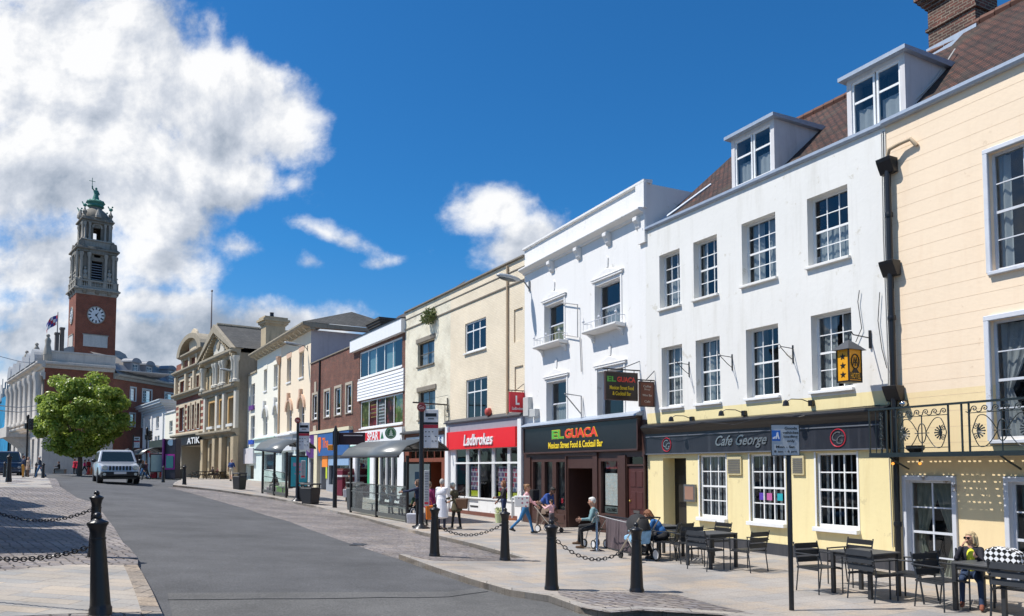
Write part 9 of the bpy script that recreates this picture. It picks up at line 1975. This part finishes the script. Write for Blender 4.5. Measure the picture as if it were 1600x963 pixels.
bag(gp(717,827)+Vector((.12,-.22,.72)),(.42,.16,.36),P_('bag_brown',(.12,.06,.03),.6),'brown shoulder bag at the side of the woman in olive',nm='shoulder_bag',rz=R(-15))
person(gp(654,824),(-1,.1),'person in navy behind the near bus stop post pointing left',1.72,dict(STAND,aL=(78,6,8,0),aR=(10,6,20,0),lean=4),top=NAVY,bot=BLACKC,hair=('bob',(.1,.06,.04)),vox=.011,women=True)
person(gp(671,822),(.2,1),'person in a magenta coat right of the near bus stop post',1.64,dict(STAND),top=cl_('coat_magenta',(.30,.03,.13)),bot=BLACKC,hair=('short',(.2,.15,.1)),coat=.3,vox=.011,women=True)
bag(gp(672,825)+Vector((0,-.1,.30)),(.30,.14,.5),P_('bag_orange',(.85,.22,.02),.5),'bright orange carrier bag hanging beside the near bus stop post',rz=R(10))
wn=S1_.n;
for u,c,hc,lb,H in ((4.1,cl_('coat_slate',(.04,.06,.09)),(.05,.04,.035),'dark haired person in a slate coat on the near shelter bench',1.70),(3.0,cl_('coat_steel_blue',(.05,.09,.14)),(.55,.48,.38),'fair haired person in a blue coat on the near shelter bench',1.72),(1.9,cl_('coat_dim',(.035,.035,.045)),(.12,.08,.05),'person in a dim grey coat at the middle of the near shelter bench',1.6)):
    q=Q1(u,0,-.55); person((q.x,q.y,q.z-.02),tuple(-wn)[:2],lb,H,dict(SIT,lean=8),top=c,hair=('short',hc),vox=.012,coat=0)
q=Q1(.75,0,-.75); person((q.x,q.y,q.z),(-.3,-.95),'woman in a green coat sitting at the right end of the near shelter',1.5,dict(SIT,lean=10,sit=.5),top=cl_('coat_green',(.06,.10,.045)),hair=('long',(.50,.30,.14)),vox=.012,women=True)
q=Q2(2.1,0,-.6); person((q.x,q.y,q.z),(-.6,-.8),'person in a brown coat sitting in the far shelter',1.6,dict(SIT,lean=20,head=20),top=cl_('coat_brown',(.13,.07,.03)),hair=('bob',(.2,.10,.04)),vox=.014,women=True)
L0=gp(524,785.5)+Vector((.5,1.2,0)); L0.z=G(L0.x,L0.y); o,hn,_=person(L0,(-.5,.85),'shopper in a dark brown coat carrying two carrier bags past the information post',1.72,dict(WALK,hL=14,hR=-12),top=cl_('coat_dark_brown',(.045,.025,.02)),bot=BLACKC,hair=('short',(.05,.03,.02)),coat=.4,vox=.013)
bag(hn[0]-Vector((0,0,.5)),(.32,.16,.45),P_('bag_grey_white',(.55,.55,.58),.5),'grey white carrier bag in the left hand of the shopper'); bag(hn[1]-Vector((0,0,.5)),(.30,.16,.42),P_('bag_lilac',(.45,.42,.5),.5),'lilac carrier bag in the right hand of the shopper')
person(gp(361,752),(.1,1),'bald man in a navy shirt and beige shorts walking towards the bank',1.78,dict(WALK,hL=12,hR=-10),top=cl_('shirt_navy_bright',(.02,.05,.17)),bot=cl_('short_beige',(.5,.44,.34)),hair=('bald',(0,0,0)),short=1,sleeve=0,vox=.015)
person(gp(223,750),(-.95,-.3),'long haired woman in black top and jeans crossing behind the silver car',1.70,WALK,top=BLACKC,bot=JEAN,hair=('long',(.16,.07,.035)),vox=.015,women=True); person(gp(228,750),(-.9,.4),'person in dark purple right of the woman in jeans',1.65,WALK,top=cl_('coat_purple_dark',(.05,.02,.04)),hair=('short',(.05,.03,.02)),vox=.016)
person(gp(36,746.3),(.5,.85),'person in a navy coat and mustard trousers at the far left pavement',1.72,STAND,top=NAVY,bot=cl_('trouser_mustard',(.42,.20,.03)),hair=('short',(.12,.05,.03)),vox=.015)
person(gp(43.5,745.5),(-.4,-.9),'person in a beige coat beside the one in mustard trousers',1.66,STAND,top=cl_('coat_beige',(.35,.26,.2)),bot=cl_('skirt_brown',(.14,.08,.06)),hair=('short',(.35,.25,.18)),coat=.4,vox=.015,women=True)
person(gp(62,746.5),(-.9,-.35),'grey haired man in a navy jacket and jeans walking left behind a bollard',1.78,dict(WALK,hL=22,hR=-16),top=cl_('jacket_navy_grey',(.03,.04,.06)),bot=JEAN,hair=('short',(.55,.55,.53)),vox=.015)
RED=cl_('coat_red',(.62,.02,.06)); MAG=cl_('coat_hot_pink',(.65,.03,.18))
person(gY(116,739.5,81),(.3,.9),'leftmost person in a red coat under the tree',1.66,dict(STAND),top=RED,coat=.3,hair=('short',(.15,.08,.05)),vox=.018); person(gY(121.5,739.8,81),(-.4,.9),'second person in a red coat under the tree',1.66,STAND,top=RED,coat=.35,hair=('short',(.3,.2,.12)),vox=.018)
person(gY(131.5,740.3,81),(.9,.2),'person in a hot pink coat left of the traffic cones',1.64,WALK,top=MAG,hair=('short',(.1,.06,.04)),vox=.018,women=True); person(gY(138,739.6,81),(-.2,1),'person in a crimson top right of the one in hot pink',1.66,STAND,top=cl_('coat_crimson',(.40,.015,.03)),hair=('short',(.03,.02,.02)),vox=.018)
person(gY(92,741,81),(-.8,-.4),'person in black sitting on the low wall under the tree',1.66,dict(SIT),top=BLACKC,hair=('short',(.05,.03,.02)),vox=.018)
for i,(x,c) in enumerate(((329,(.03,.02,.02)),(337.5,(.10,.03,.03)),(345,(.02,.03,.05)))):
    q=gp(x,748.3); person(q+Vector((0,.6,0)),(-.7,-.7),['leftmost of three people sitting at the picnic tables','middle person of the three sitting at the picnic tables, in dark red','rightmost of three people sitting at the picnic tables'][i],1.66,dict(SIT,sit=.56),top=cl_('sit_top%d'%i,c),hair=('short',(.06,.04,.03)),vox=.018)
L0=gY(92,741,81)+Vector((0,.15,0)); e=empty('stone_bench',L0,'low stone block seat under the tree','bench'); one(lambda s:s.box(L0+Vector((0,0,.2)),(1.2,.45,.42)),'seat_block',K['kerb'],e,bevel=.03); one(lambda s:s.box(L0+Vector((0,0,.44)),(1.3,.5,.06)),'seat_slab',K['kerb'],e)
